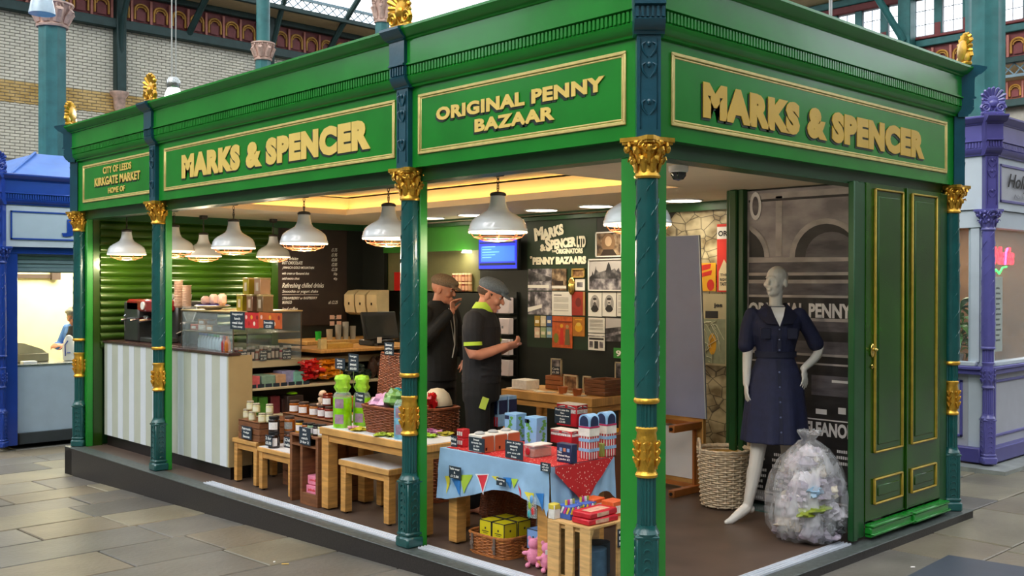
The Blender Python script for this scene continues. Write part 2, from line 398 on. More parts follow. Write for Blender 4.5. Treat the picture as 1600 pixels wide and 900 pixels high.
def kiosk(root, pal, LY, LX, full=True, L=7.285, W=3.505, plinth=True, skip_col=()):
    """pal: body, column, accent, pilaster, finial"""
    if not COL:
        COL.update(shaft=shaft_mesh().mesh('column', pal['column']), cap=capital_geo().mesh('capital', pal['accent']),
                   vase=vase_geo().mesh('vase_ornament', pal['accent']), ring=ring_geo().mesh('ring_moulding', pal['accent']), fin=finial_geo().mesh('finial', pal['finial']))
        COL['pal'] = pal; me = COL
    elif COL['pal'] is pal: me = COL
    else:
        me = {k: COL[k].copy() for k in ('shaft', 'cap', 'vase', 'ring', 'fin')}
        for k, mm in (('shaft', 'column'), ('cap', 'accent'), ('vase', 'accent'), ('ring', 'accent'), ('fin', 'finial')):
            me[k].materials[0] = pal[mm]
    a, b = -.03, -.03
    g = G()                                     # fascia boards round the four sides
    rect_ring(g, [(-.06, 2.366), (0, 2.366), (0, 2.87), (-.06, 2.87)], a, b, W+.03, L+.03)
    g.obj('fascia_board', pal['fascia'], root)
    g = G(); rect_ring(g, [(-.055, 2.29), (-.05, 2.285), (-.18, 2.285), (-.18, 2.37), (-.05, 2.37), (-.055, 2.29)], a, b, W+.03, L+.03)
    g.obj('lintel_beam', pal['lintel'], root)
    g = G(); rect_ring(g, CORN, a, b, W+.03, L+.03); g.obj('cornice', pal['body'], root, sharp=25)
    g = G()                                     # dentil course
    for j in range(int((L+.1)/.028)):
        g.box((a-.052, -.06+j*.028, 2.957), (.012, .016, .05))
    for j in range(int((W+.1)/.028)):
        g.box((-.06+j*.028, b-.052, 2.957), (.016, .012, .05))
    g.obj('dentil_course', pal['body'], root, kind='stuff')
    g = G(); g.b2((.1, .1, 3.1), (W-.1, L-.1, 3.14)); g.obj('roof_board', black, root)  # unseen board, added to keep sky light out of the kiosk
    spots = [(0, 0, PI/4, 'C')]+[(0, y, 0, 'L' if y < L-.1 else 'D') for y in LY]+[(x, 0, PI/2, 'R' if x < W-.1 else 'E') for x in LX]
    for x, y, rz, kd in spots:
        if kd == 'D': rz = -PI/4
        if kd == 'E': rz = 3*PI/4
        if (x, y) not in skip_col:
            c = inst('column', me['shaft'], root, loc=(x-.005, y-.005 if kd in 'CRE' else y, 0), rz=rz)
            inst('capital', me['cap'], c, rz=PI/4 if kd in 'CDE' else 0, label='gilded leafy capital' if pal['accent'] is gold else None)
            inst('vase_ornament', me['vase'], c); inst('ring_moulding', me['ring'], c)
        # square post behind the column
        px, py = x, y
        cx = .108 if x < W-.1 else W-.095; cy = .108 if y < .1 else (y if y < L-.1 else L-.095)
        s = (.165, .165)
        if kd in 'LD': cx, s = .062, (.06, .115)
        if kd == 'R': cx, cy, s = x, .062, (.115, .06)
        if kd == 'D': cy = L-.04
        g = G(); g.box((cx, cy, 1.16), (*s, 2.32), ch=.004)
        g.obj('square_post', pal['post'], root)
        # pilaster with cornice break
        g = G(); n = {'L': (-1, 0), 'R': (0, -1), 'C': (-.7071, -.7071), 'D': (-.7071, .7071), 'E': (.7071, -.7071)}[kd]; t = (-n[1], n[0])
        bx = {'L': (-.03, y), 'R': (x, -.03), 'C': (-.028, -.028), 'D': (-.028, y+.028), 'E': (x+.028, -.028)}[kd]
        def P(o, u, z): return Vector((bx[0]+n[0]*o+t[0]*u, bx[1]+n[1]*o+t[1]*u, z))
        hw = .058; base = -.04 if kd in 'CDE' else 0
        g.loft([[P(base, -hw, z), P(.036, -hw, z), P(.036, hw, z), P(base, hw, z)] for z in (2.363, 2.86)])
        k2 = 1.0 if kd in 'LR' else 1.28
        prof = [(-.02, 2.855)]+[(o*k2+.024, z-(.004 if i < 3 else 0)) for i, (o, z) in enumerate(CORN[1:-2])]+[(.10, 3.228), (-.06, 3.232)]
        hw2 = .075
        g.loft([[P(o, sgn*(hw2+(.02 if z > 3.15 and o > .05 else 0)), z) for o, z in prof] for sgn in (-1, 1)])
        for z in (2.52, 2.7, 2.8):              # foliage relief
            for sg in (-1, 1):
                g.tube([P(.038, .008*sg, z-.05), P(.042, .03*sg, z-.02), P(.044, .034*sg, z+.01), P(.042, .018*sg, z+.02)], [.004, .006, .006, .004], 5)
                g.tube([P(.038, .04*sg, 2.40), P(.038, .04*sg, 2.84)], .003, 4)
            g.ell(P(.04, 0, z+.012), (.011, .011, .014), 8, 5)
        for j in range(6): g.box(P(.046*k2+.03, -.062+j*.025, 2.957), (.012, .012, .05), rz=math.atan2(n[1], n[0]))
        g.obj('pilaster', pal['pilaster'], root)
        fr = math.atan2(-n[1], -n[0])
        inst('finial', me['fin'], root, loc=P(.04, 0, 3.226), rz=fr)
    if plinth:
        pass
def sign_board(root, fr, u0, u1, z0=2.45, z1=2.80, frame=None, panel=None, w=.018):
    """raised bead frame round a sunk sign field; u runs along Y on the left face and X on the right"""
    def P(u, o, z): return (-.03-o, u, z) if fr == 'L' else (u, -.03-o, z)
    g = G(); g.b2(P(u0, 0, z0), P(u1, .004, z1)); sb = g.obj('sign_board', panel, root)
    g = G()
    for a, b in (((u0, z0), (u1, z0)), ((u0, z1), (u1, z1)), ((u0, z0), (u0, z1)), ((u1, z0), (u1, z1))):
        for dd, oo, ww in ((0, .011, w), (w*.95, .007, w*.55)):
            s = 1
            aa = [a[0], a[1]]; bb = [b[0], b[1]]
            if a[1] == b[1]:
                zz = a[1]+(dd if a[1] == z0 else -dd)
                g.b2(P(u0-w/2, 0, zz-ww/2), P(u1+w/2, oo, zz+ww/2), ch=.003)
            else:
                uu = a[0]+(dd if a[0] == u0 else -dd)
                g.b2(P(uu-ww/2, 0, z0), P(uu+ww/2, oo, z1), ch=.003)
    g.obj('bead_frame', frame, sb)
    return sb
def gz(y): return -.055-.03*max(y, 0)
def sign_text(sb, s, fr, pl, pr, yl, yr, mat, bold=.03, shade=True, letters=True):
    """pl, pr: photo x of the ends; yl, yr: (top, bottom) photo y at the left end and at the right end"""
    pln = ('X', -.034) if fr == 'L' else ('Y', -.034)
    a = at(pl, yl[1], *pln); b = at(pr, yr[1], *pln); c = at(pl, yl[0], *pln); d = at(pr, yr[0], *pln)
    wdt = (b-a).length; z0 = (a.z+b.z)/2; h = (c.z+d.z)/2-z0
    O = Vector((a.x, a.y, z0))
    if shade:
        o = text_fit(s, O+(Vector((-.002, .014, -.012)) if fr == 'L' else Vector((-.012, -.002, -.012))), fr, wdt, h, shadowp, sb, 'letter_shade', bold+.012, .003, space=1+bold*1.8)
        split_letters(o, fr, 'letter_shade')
    o = text_fit(s, O+(Vector((-.006, 0, 0)) if fr == 'L' else Vector((0, -.006, 0))), fr, wdt, h, mat, sb, 'lettering', bold, .004, space=1+bold*1.8)
    split_letters(o, fr)
# ------------------------------------------------------------------ the green corner kiosk
pal = dict(body=green, fascia=green, lintel=dgreen, column=teal, accent=gold, pilaster=tealblue, finial=gold, post=green2)
K = thing('market_kiosk', 'green cast iron corner kiosk with gilded capitals and gold lettered signs', 'kiosk')
LYs = [1.886, 5.462, 7.285]
kiosk(K, pal, LYs, [3.505])
s1 = sign_board(K, 'L', 5.55, 7.10, frame=cream_gold, panel=green)
s2 = sign_board(K, 'L', 2.01, 5.28, frame=cream_gold, panel=green)
s3 = sign_board(K, 'L', .115, 1.755, frame=cream_gold, panel=green)
s4 = sign_board(K, 'R', .156, 3.34, frame=cream_gold, panel=green)
sign_text(s2, 'MARKS & SPENCER', 'L', 285, 580, (238, 278), (190, 235), goldp, .075)
sign_text(s4, 'MARKS & SPENCER', 'R', 1097, 1443, (128, 185), (206, 249), M('deep_gold_letter', 'd3a938', .4, var=.06), .075)
sign_text(s3, 'ORIGINAL PENNY', 'L', 683, 946, (166, 188), (121, 144), goldp, .05)
sign_text(s3, 'BAZAAR', 'L', 743, 868, (185, 206), (167, 188), goldp, .05)
sign_text(s1, 'CITY OF LEEDS', 'L', 162, 206, (260, 271), (254, 265), goldp, .02, False, False)
sign_text(s1, 'KIRKGATE MARKET', 'L', 149, 220, (278, 291), (267, 281), goldp, .03, True, False)
sign_text(s1, 'HOME OF', 'L', 170, 196, (293, 302), (290, 299), goldp, .02, False, False)
# stone plinth, floor, tracks
g = G()
pts = [(-.115, y) for y in (-.12, 1.5, 3, 4.5, 6, 7.38)]
for (xa, ya), (xb, yb) in zip(pts[:-1], pts[1:]):
    g.add([(xa, ya, gz(ya)-.05), (xb, yb, gz(yb)-.05), (xb, yb, -.006), (xa, ya, -.006), (.3, ya, gz(ya)-.05), (.3, yb, gz(yb)-.05), (.3, yb, -.006), (.3, ya, -.006)], [(0, 1, 2, 3), (4, 5, 6, 7), (3, 2, 6, 7)])
g.b2((-.115, 7.2, -.4), (3.62, 7.38, -.006)); g.b2((-.115, -.12, -.2), (3.62, .1, -.006)); g.b2((3.4, -.12, -.4), (3.62, 7.38, -.006))
g.obj('plinth', granite, K)
g = G(); g.b2((-.12, -.125, -.006), (.02, 7.385, .002), ch=.003); g.b2((.02, -.125, -.006), (3.625, .02, .002), ch=.003); g.b2((.02, 7.3, -.006), (3.6, 7.385, .002)); g.obj('step_stone', granite_top, K)
kfloor = M('brown_vinyl_floor', '55453b', .42, var=.2, vs_=3, bump=.05, bs=120)
g = G(); g.b2((.02, .02, -.05), (3.5, 7.3, 0)); g.obj('floor_board', kfloor, K)
g = G()
for a, b in ((.16, 1.80), (1.96, 4.63)):
    g.b2((-.005, a, 0), (.075, b, .004))
    for xx in (-.002, .022, .046, .07): g.b2((xx-.004, a, .004), (xx+.004, b, .014), ch=.001)
g.obj('door_track', alu, K)
g = G(); g.b2((.18, -.005, 0), (2.04, .075, .004))
for yy in (0, .024, .048, .07): g.b2((.18, yy-.004, .004), (2.04, yy+.004, .014), ch=.001)
g.obj('door_track', alu, K)
# ceiling with lit tray
TX0, TX1, TY0, TY1 = .66, 2.13, 1.4, 5.7
def ring_ceiling(g, z, t):
    g.b2((.15, .15, z), (TX0, 7.25, z+t)); g.b2((TX1, .15, z), (3.45, 7.25, z+t)); g.b2((TX0, .15, z), (TX1, TY0, z+t)); g.b2((TX0, TY1, z), (TX1, 7.25, z+t))
g = G(); ring_ceiling(g, 2.36, .03); g.obj('ceiling_soffit', cream, K)
g = G(); rect_ring(g, [(.10, 2.39), (.10, 2.54), (-.0, 2.54)], TX0, TY0, TX1, TY1); g.b2((TX0-.1, TY0-.1, 2.54), (TX1+.1, TY1+.1, 2.56)); g.obj('ceiling_tray', cream, K)
g = G(); rect_ring(g, [(.012, 2.358), (-.004, 2.358), (-.004, 2.415), (.012, 2.415), (.012, 2.358)], TX0, TY0, TX1, TY1); g.obj('tray_lip', cream, K)
cove = M('warm_cove_strip', 'ffd98c', .5, var=0, emit=9, ecol='ffca6e')
g = G(); rect_ring(g, [(.03, 2.395), (.06, 2.395), (.06, 2.405), (.03, 2.405), (.03, 2.395)], TX0, TY0, TX1, TY1); g.obj('cove_light_strip', cove, K)
# round downlights near the back wall
dl = M('downlight_diffuser', 'fff2da', .5, var=0, emit=10, ecol='fff0d6')
g = G(); g.lathe([(0, 2.352), (.15, 2.352), (.15, 2.356), (0, 2.356)], n=24); dlm = g.mesh('diffuser', dl)
g = G(); g.lathe([(.15, 2.36), (.15, 2.35), (.165, 2.35), (.168, 2.36)], n=24); dlr = g.mesh('trim_ring', white)
for i, (x, y) in enumerate([(3.05, 5.45), (3.05, 4.75), (3.05, 3.75), (3.05, 3.05), (3.1, 2.1)]):
    t = thing('ceiling_downlight', 'round glowing downlight in the kiosk ceiling, %s' % ['above the bottle niche', 'left of the hanging screen lamp', 'above the old shop lettering', 'above the sepia portrait', 'above the stone mural'][i], 'downlight', (x, y, 0), group='downlights along the back wall')
    inst('diffuser', dlm, t); inst('trim_ring', dlr, t)
    light('SPOT', (x, y, 2.34), 26, (1, .88, .62), .12, t).location = (0, 0, 2.34)
# back and end walls
wallg = M('dark_green_wall', '17301a', .5, var=.15)
wall_lit = M('lit_green_wall', '2f7d1e', .5, var=.1)  # lighter green: the downlight wash is put into the colour
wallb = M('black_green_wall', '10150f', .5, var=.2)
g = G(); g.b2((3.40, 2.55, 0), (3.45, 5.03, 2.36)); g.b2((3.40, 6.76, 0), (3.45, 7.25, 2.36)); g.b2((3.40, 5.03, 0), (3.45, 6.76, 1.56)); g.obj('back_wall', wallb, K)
g = G(); g.b2((3.398, 3.35, 1.0), (3.402, 4.3, 2.36)); g.obj('green_wall_panel', wallg, K)
g = G(); g.b2((3.398, 3.5, 2.02), (3.40, 4.22, 2.36)); 
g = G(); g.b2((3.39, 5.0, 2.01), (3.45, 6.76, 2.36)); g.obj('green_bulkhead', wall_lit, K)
ol = M('olive_niche_paint', '6f6d45', .6, var=.1)
g = G(); g.b2((3.46, 5.03, 1.54), (3.49, 6.76, 2.03)); g.b2((3.40, 5.03, 1.545), (3.47, 6.76, 1.56)); g.obj('bottle_niche', ol, K)
g = G(); g.b2((3.46, 0, 0), (3.5, 7.25, 2.4)); g.b2((0.1, 7.27, 0), (3.5, 7.3, 2.4)); g.obj('outer_wall', dgreen, K)
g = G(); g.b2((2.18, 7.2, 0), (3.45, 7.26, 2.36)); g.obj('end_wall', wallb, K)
g = G(); g.tube([(3.36, 2.6, 2.33), (3.36, 6.9, 2.33)], .012, 8); g.obj('picture_rail', chrome, K)
# green roller shutter made of slats
sh_m = M('green_shutter_metal', '2a4a08', .32, metal=.2, var=.12, vs_=3, coat=.2)
g = G(); g.b2((.10, 7.2, 0), (.19, 7.26, 2.36)); g.b2((2.12, 7.17, 0), (2.20, 7.26, 2.36)); sh = g.obj('roller_shutter', sh_m, K)
g = G(); nn = 8
rings = [[Vector((x, 7.2-.022*math.sin(PI*q/nn), .08*q/nn)) for q in range(nn+1)] for x in (.17, 2.14)]
g.loft(rings, caps=False, closed=False)
slat = g.mesh('slat', sh_m, 60)
for k in range(17): inst('slat', slat, sh, loc=(0, 0, .98+k*.081))
# mural wall beside the cupboard, stone mural, dividing post
# cupboard leaf on the right face
g = G(); g.b2((2.04, -.02, 0.02), (2.10, .025, 2.3), ch=.006); g.b2((2.10, -.005, .02), (2.21, .03, 2.3), ch=.008); g.b2((3.30, -.01, .02), (3.42, .1, 2.3), ch=.006)
g.obj('door_frame', dgreen, K)
g = G(); g.b2((2.21, -.01, .12), (3.31, .04, 2.30)); dr = g.obj('cupboard_door', door_green, K)
def panel_frame(x0, x1, z0, z1):
    g = G()
    for dd, yy, ww in ((0, -.028, .012),):
        g.b2((x0, yy, z0), (x0+ww, -.01, z1), ch=.004); g.b2((x1-ww, yy, z0), (x1, -.01, z1), ch=.004)
        g.b2((x0, yy, z0), (x1, -.01, z0+ww), ch=.004); g.b2((x0, yy, z1-ww), (x1, -.01, z1), ch=.004)
    g.obj('gold_panel_bead', goldline, dr)
    g = G(); g.b2((x0+.016, -.016, z0+.016), (x1-.016, -.01, z1-.016)); g.b2((x0+.05, -.022, z0+.05), (x1-.05, -.01, z1-.05), ch=.006); g.obj('door_panel', door_green, dr)
for x0, x1 in ((2.31, 2.71), (2.84, 3.23)):
    panel_frame(x0, x1, .55, 2.27); panel_frame(x0, x1, .215, .385)
g = G(); g.b2((2.76, -.024, .12), (2.785, -.01, 2.3), ch=.004); g.obj('meeting_bead', door_green, dr)
for a, b, y in ((2.215, 2.79, -.05), (2.79, 3.33, -.065)):
    g = G(); g.b2((a, y, .02), (b, 0, .085), ch=.006); g.b2((a, y-.012, .085), (b, 0, .105), ch=.006); g.b2((a, y-.02, .035), (b, 0, .05), ch=.004); g.obj('door_skirting', green, K)
g = G(); g.ell((2.285, -.018, 1.22), (.022, .01, .045), 14, 8); g.ell((2.285, -.035, 1.225), (.013, .02, .013), 10, 6); g.lathe([(0, 0), (.01, 0), (.01, .006), (0, .006)], (2.285, -.02, 1.11), 10); g.ell((2.285, -.016, 1.115), (.011, .006, .016), 10, 6)
g.obj('door_knob', brass, dr)
g = G(); g.b2((2.0, .68, 0), (2.66, .7, .04)); 
# printed mural of the old shop front
def print_mat(name, c0, c1, scale, kind='noise', c2=None, st=(1, 1, 1), rough=.55):
    m = bpy.data.materials.new(name); MATS[name] = m; m.use_nodes = True; nt = m.node_tree; b = nt.nodes['Principled BSDF']; N = nt.nodes.new; L = nt.links.new
    tc = N('ShaderNodeTexCoord'); mp = N('ShaderNodeMapping'); mp.inputs['Scale'].default_value = st; L(tc.outputs['Object'], mp.inputs[0])
    if kind == 'stone':
        v = N('ShaderNodeTexVoronoi'); v.feature = 'DISTANCE_TO_EDGE'; v.inputs['Scale'].default_value = scale; L(mp.outputs[0], v.inputs[0]); fac = v.outputs[0]
        r = N('ShaderNodeValToRGB'); e = r.color_ramp.elements; e[0].position = 0; e[0].color = (*lin(c0), 1); e[1].position = .045; e[1].color = (*lin(c1), 1)
        nz = N('ShaderNodeTexNoise'); nz.inputs['Scale'].default_value = 4; L(mp.outputs[0], nz.inputs[0])
        mx = N('ShaderNodeMix'); mx.data_type = 'RGBA'; mx.blend_type = 'MULTIPLY'; mx.inputs[0].default_value = 1
        r2 = N('ShaderNodeValToRGB'); r2.color_ramp.elements[0].position = .35; r2.color_ramp.elements[0].color = (.35, .3, .24, 1); r2.color_ramp.elements[1].position = .6
        L(fac, r.inputs[0]); L(nz.outputs[0], r2.inputs[0]); L(r.outputs[0], mx.inputs[6]); L(r2.outputs[0], mx.inputs[7]); L(mx.outputs[2], b.inputs[0])
    else:
        nz = N('ShaderNodeTexNoise'); nz.inputs['Scale'].default_value = scale; nz.inputs['Detail'].default_value = 7; L(mp.outputs[0], nz.inputs[0])
        r = N('ShaderNodeValToRGB'); e = r.color_ramp.elements; e[0].position = .36; e[0].color = (*lin(c0), 1); e[1].position = .66; e[1].color = (*lin(c1), 1)
        if c2: x = e.new(.5); x.color = (*lin(c2), 1)
        L(nz.outputs[0], r.inputs[0]); L(r.outputs[0], b.inputs[0])
    b.inputs['Roughness'].default_value = rough; return m
gr = {k: print_mat('print_grey_'+k, a, b_, sc, st=st) for k, a, b_, sc, st in (('wall', '7c767c', 'b0aaae', 3, (1, 1, 2)), ('dark', '1e1c20', '3a373b', 3, (1, 1, 3)), ('mid', '45424a', '6c6870', 4, (1, 1, 4)), ('light', '9a9494', 'bdb6b6', 5, (1, 1, 2)), ('black', '121114', '2a282c', 3, (1, 1, 5)))}
wht = M('print_white', 'e0dee0', .6, var=.05)
mural = thing('shopfront_mural', 'black and white photographic mural of an old shop front behind the mannequin', 'mural', (2.65, .62, 0))
MX = -.004
g = G(); g.b2((0, -.52, .03), (.03, .55, 2.345)); g.obj('mural_board', gr['wall'], mural)
def mp_(px, py, dx=0):                          # a photo point on the mural board, in the mural's own frame
    p = at(px, py, 'X', 2.648); return Vector((p.x-2.65-dx, p.y-.62, p.z))
def mural_poly(name, pts, mt, dx=0):
    g = G(); q = [mp_(x, y, dx) for x, y in pts]; n = len(q)
    g.add(q, [tuple(range(n))]); return g.obj(name, mt, mural)
def band(name, y0, y1, mt, x0=1170, x1=1334, s=-.06, dx=.001):  # horizontal band, slightly sloping in view: built level
    a = mp_(x1, y0).z; b = mp_(x1, y1).z
    g = G(); ya, yb = mp_(x0, y0).y, mp_(x1, y0).y
    g.b2((-dx-.001, ya, b), (-dx, yb, a)); return g.obj(name, mt, mural)
band('printed_band', 292, 302, gr['light']); band('printed_band', 302, 306, gr['dark'], dx=.002)
band('printed_pier', 306, 400, gr['light'], 1212, 1222)
for cx, r in ((1292, 58), (1150, 52)):
    for rr, mt, dx in ((r, gr['light'], .002), (r*.86, gr['dark'], .003)):
        pts = [(cx+rr*math.cos(PI*k/16), 402-(rr*1.05)*math.sin(PI*k/16)) for k in range(17)]
        pts = [(min(max(x, 1171), 1334), y) for x, y in pts]; mural_poly('printed_arch', pts, mt, dx)
mural_poly('printed_arch', [(1240+46*math.cos(PI*k/12)*.9+60, 402-40*math.sin(PI*k/12)) for k in range(13)], gr['mid'], .004)
pts = [(1181+9*math.cos(2*PI*k/20), 322+22*math.sin(2*PI*k/20)) for k in range(20)]; mural_poly('printed_disc', pts, wht, .004)
pts = [(1181+5*math.cos(2*PI*k/20), 322+15*math.sin(2*PI*k/20)) for k in range(20)]; mural_poly('printed_disc', pts, gr['mid'], .005)
for a, b, k in ((400, 408, 'light'), (408, 425, 'mid'), (425, 430, 'light'), (430, 437, 'dark'), (437, 443, 'light'), (443, 462, 'mid'), (462, 466, 'light'), (466, 499, 'black'), (499, 504, 'light'), (504, 520, 'mid'), (520, 536, 'dark'), (536, 556, 'mid'), (556, 560, 'light'), (560, 571, 'black'), (571, 574, 'light'), (574, 664, 'black')):
    band('printed_band', a, b, gr[k])
band('printed_window', 590, 622, gr['mid'], 1268, 1330, dx=.003); band('printed_window', 596, 600, wht, 1300, 1328, dx=.004); band('printed_window', 640, 648, wht, 1275, 1292, dx=.004); band('printed_window', 638, 648, wht, 1310, 1322, dx=.004); band('printed_window', 660, 662, wht, 1262, 1334, dx=.004)
band('printed_board', 664, 796, gr['black'])
a = mp_(1170, 495); b = mp_(1331, 495)
o = text_fit('ORIGINAL PENNY', Vector((-.005, a.y, b.z-.015)), 'L', a.y-b.y, .105, wht, mural, 'printed_lettering', .04, .001)
a = mp_(1258, 690); b = mp_(1336, 690)
text_fit('ELEANOR', Vector((-.004, a.y, b.z+.01)), 'L', a.y-b.y, .10, wht, mural, 'printed_lettering', .04, .001)
g = G(); zz = mp_(1334, 704).z
for r_ in range(11):
    for c_ in range(3 if r_ > 2 else 5):
        y0 = .50-c_*.17-R.random()*.02; ln = R.uniform(.07, .14); z = zz-.03-r_*.042
        if R.random() < .85:
            for j in range(int(ln/.016)): g.b2((-.005, y0-j*.016-.011, z), (-.004, y0-j*.016, z+.018+R.random()*.004))
g.obj('printed_small_lettering', wht, mural, kind='stuff')
band('printed_band', 790, 793, gr['light'], dx=.004)
g = G(); g.b2((2.44, .14, 0), (2.66, 1.17, .012)); g.obj('glazed_floor_strip', M('teal_glass_strip', '3c5450', .15, var=.1, coat=.6), K)
g = G(); g.b2((2.6, 1.17, 0), (2.72, 1.22, 2.36), ch=.006); g.b2((2.58, 1.22, 0), (2.74, 1.29, 2.36), ch=.01); g.b2((2.62, 1.29, 0), (2.7, 1.34, 2.36), ch=.006); g.obj('dividing_post', dgreen, K)
g = G(); g.b2((2.68, .06, 0), (2.7, 1.2, 2.36)); g.b2((2.68, 1.15, 0), (3.42, 1.2, 2.36)); g.obj('cupboard_wall', wallb, K)
g = G(); g.b2((2.1, .12, 2.30), (2.66, 1.3, 2.36)); 
stone = print_mat('printed_stone', '4a4438', 'c9bd9a', 5.5, 'stone', st=(1, 1.3, 1.8))
g = G(); g.b2((0, -.7, 0), (.04, .66, 2.33)); so_ = g.obj('stone_wall_mural', stone, loc=(3.40, 1.88, 0)); props(so_, 'sepia stone wall mural behind the grey board and map poster', 'mural')
g = G(); pts = []
arcp = [Vector((-.004, .25+.55*math.cos(t), 1.55+.85*math.sin(t))) for t in [PI*k/20*.9+.15 for k in range(11)]]
for i in range(len(arcp)-1):
    a, b = arcp[i], arcp[i+1]; n_ = Vector((0, .05, .05))
    g.add([a, b, b+n_, a+n_], [(0, 1, 2, 3)])
g.obj('printed_arch', M('dark_print', '2b261f', .6), so_)
# ---------------------------------------------------------------- posters and pictures on the back wall (flat things)
def wall_rect(px0, py0, px1, py1, X=3.392):
    a = at(px0, (py0+py1)/2, 'X', X); b = at(px1, (py0+py1)/2, 'X', X); cxp = (px0+px1)/2
    t = at(cxp, py0, 'X', X).z; bt = at(cxp, py1, 'X', X).z
    return a.y, b.y, t, bt
photo_m = [print_mat('photo_print_%s' % k, a, b, sc, c2=c) for k, a, b, sc, c in (('sepia', '3a2c22', 'b9a184', 14, '7a6248'), ('grey', '26242a', 'c9c3c6', 12, '77727a'), ('dark', '16161a', '8a8688', 10, '3d3b40'), ('warm', '5b3a20', 'd0a878', 16, '8f6a44'))]
def poster(name, label, rect, base, parts=(), cat='poster', group=None, X=3.392, frame=None, lines=None, text=()):
    """rect in photo pixels on the wall plane; parts in 0..1 coordinates (x, y, w, h, material) or ('poly', pts, material)"""
    y0, y1, zt, zb = wall_rect(*rect, X=X); w_, h_ = y0-y1, zt-zb
    t = thing(name, label, cat, (X, y0, zb), group=group)
    def P(u, v, d): return (-d, -u*w_, v*h_)
    g = G(); g.b2(P(0, 0, 0), P(1, 1, .006)); g.obj('sheet', base, t)
    if frame:
        g = G(); f = .012
        for a, b in (((0, 0), (1, f/h_)), ((0, 1-f/h_), (1, 1)), ((0, 0), (f/w_, 1)), ((1-f/w_, 0), (1, 1))): g.b2(P(*a, 0), P(*b, .016))
        g.obj('frame', frame, t)
    for i, p in enumerate(parts):
        g = G(); d = .0065+.0004*i
        if p[0] == 'poly': g.add([P(u, v, d) for u, v in p[1]], [tuple(range(len(p[1])))]); mt = p[2]
        elif p[0] == 'ell': cx, cy, rx, ry = p[1]; g.add([P(cx+rx*math.cos(2*PI*k/20), cy+ry*math.sin(2*PI*k/20), d) for k in range(20)], [tuple(range(20))]); mt = p[2]
        else: x, y, w2, h2, mt = p; g.b2(P(x, y, d-.0004), P(x+w2, y+h2, d))
        g.obj('printed_shape', mt, t)
    if lines:
        g = G(); ly, n, mt, x0, x1 = lines
        for k in range(n):
            v = ly-k*.055; e = x1 if (k+1) % 5 else x0+(x1-x0)*.5
            if k % 5 != 4: g.b2(P(x0, v, .0066), P(e, v+.016, .0074))
        g.obj('printed_lines', mt, t, kind='stuff')
    for s, x, y, w2, h2, mt, bd in text:
        text_fit(s, Vector(P(x, y, .0085)), 'L', w2*w_, h2*h_, mt, t, 'lettering', bd, .001)
    return t
ink = M('print_ink', '2a2828', .7, var=0); redp = M('poster_red', 'c8281c', .55, var=.06); yelp = M('poster_yellow', 'e0a41c', .55, var=.08); orng = M('poster_orange', 'c0561f', .55, var=.25, vs_=25); navy = M('navy_print', '1c2a50', .5); skyb = M('sky_print', 'b9b4b4', .6, var=.04)
def gp(x0, y0, x1, y1): return (820+x0/3.912, 330+y0/3.912, 820+x1/3.912, 330+y1/3.912)
poster('sepia_portrait', 'sepia portrait of a man on the wall, topmost right picture', gp(437, 125, 598, 280), photo_m[0], [('ell', (.48, .55, .26, .36), M('sep2', '8a6a4c', .7)), ('ell', (.48, .62, .13, .2), M('sep3', 'd0b08c', .7)), ('poly', [(.15, 0), (.3, .3), (.66, .3), (.85, 0)], M('sep4', '33261c', .7))], 'picture', frame=paper)
poly = [(0, .38), (.1, .5), (.12, .62), (.16, .5), (.2, .66), (.22, .78), (.24, .66), (.32, .58), (.4, .6), (.52, .64), (.56, .8), (.6, .9), (.64, .8), (.68, .64), (.78, .7), (.82, .62), (.9, .72), (.92, .6), (1, .55), (1, .38)]
poster('town_hall_photograph', 'large black and white photograph of a domed building on the wall', gp(392, 290, 600, 488), skyb, [(0, 0, 1, .4, photo_m[1]), ('poly', poly, photo_m[2]), (.02, .26, .96, .07, photo_m[1])], 'picture', frame=paper)
poster('market_photograph', 'wide grey photograph of market stalls below the old shop lettering', gp(22, 352, 165, 485), photo_m[1], [('poly', [(0, .95), (1, .6), (1, .45), (0, .4)], photo_m[2]), (0, .12, .9, .14, paper)], 'picture')
poster('arcade_photograph', 'narrow sepia photograph of a shop arcade right of the stalls photograph', gp(168, 352, 256, 485), photo_m[0], [(0, .1, 1, .12, paper), (.2, .25, .6, .2, M('sep4', '33261c'))], 'picture')
poster('framed_print', 'small gold framed print, upper of two small frames', gp(292, 350, 370, 407), photo_m[3], [], 'picture', frame=M('pale_gold_frame', 'b79a52', .4, metal=.4))
poster('framed_print', 'small cream mounted print, lower of two small frames', gp(310, 415, 368, 485), paper, [(.2, .3, .6, .42, photo_m[1])], 'picture')
poster('street_photograph', 'black and white photograph of a street beside the white text sheet', gp(22, 492, 165, 632), photo_m[1], [(0, 0, 1, .2, photo_m[1]), ('poly', [(.1, .95), (.3, .95), (.3, .2), (.1, .25)], photo_m[2]), ('poly', [(0, .3), (.6, .45), (.6, .3), (0, .1)], paper)], 'picture')
poster('text_sheet', 'white text sheet in the middle row left of the red cover', gp(168, 492, 288, 637), paper, [(.1, .84, .4, .035, ink)], 'sheet', lines=(.74, 11, M('grey_ink', '8a8684'), .1, .85))
poster('red_cover', 'dark red book cover pinned on the wall', gp(290, 492, 370, 637), M('dark_red_print', '9c2a1a', .55, var=.15, vs_=20), [('ell', (.5, .55, .22, .2), M('dk_red2', '6e1c12')), (.86, 0, .14, 1, M('tan_print', 'b08a50'))], 'picture')
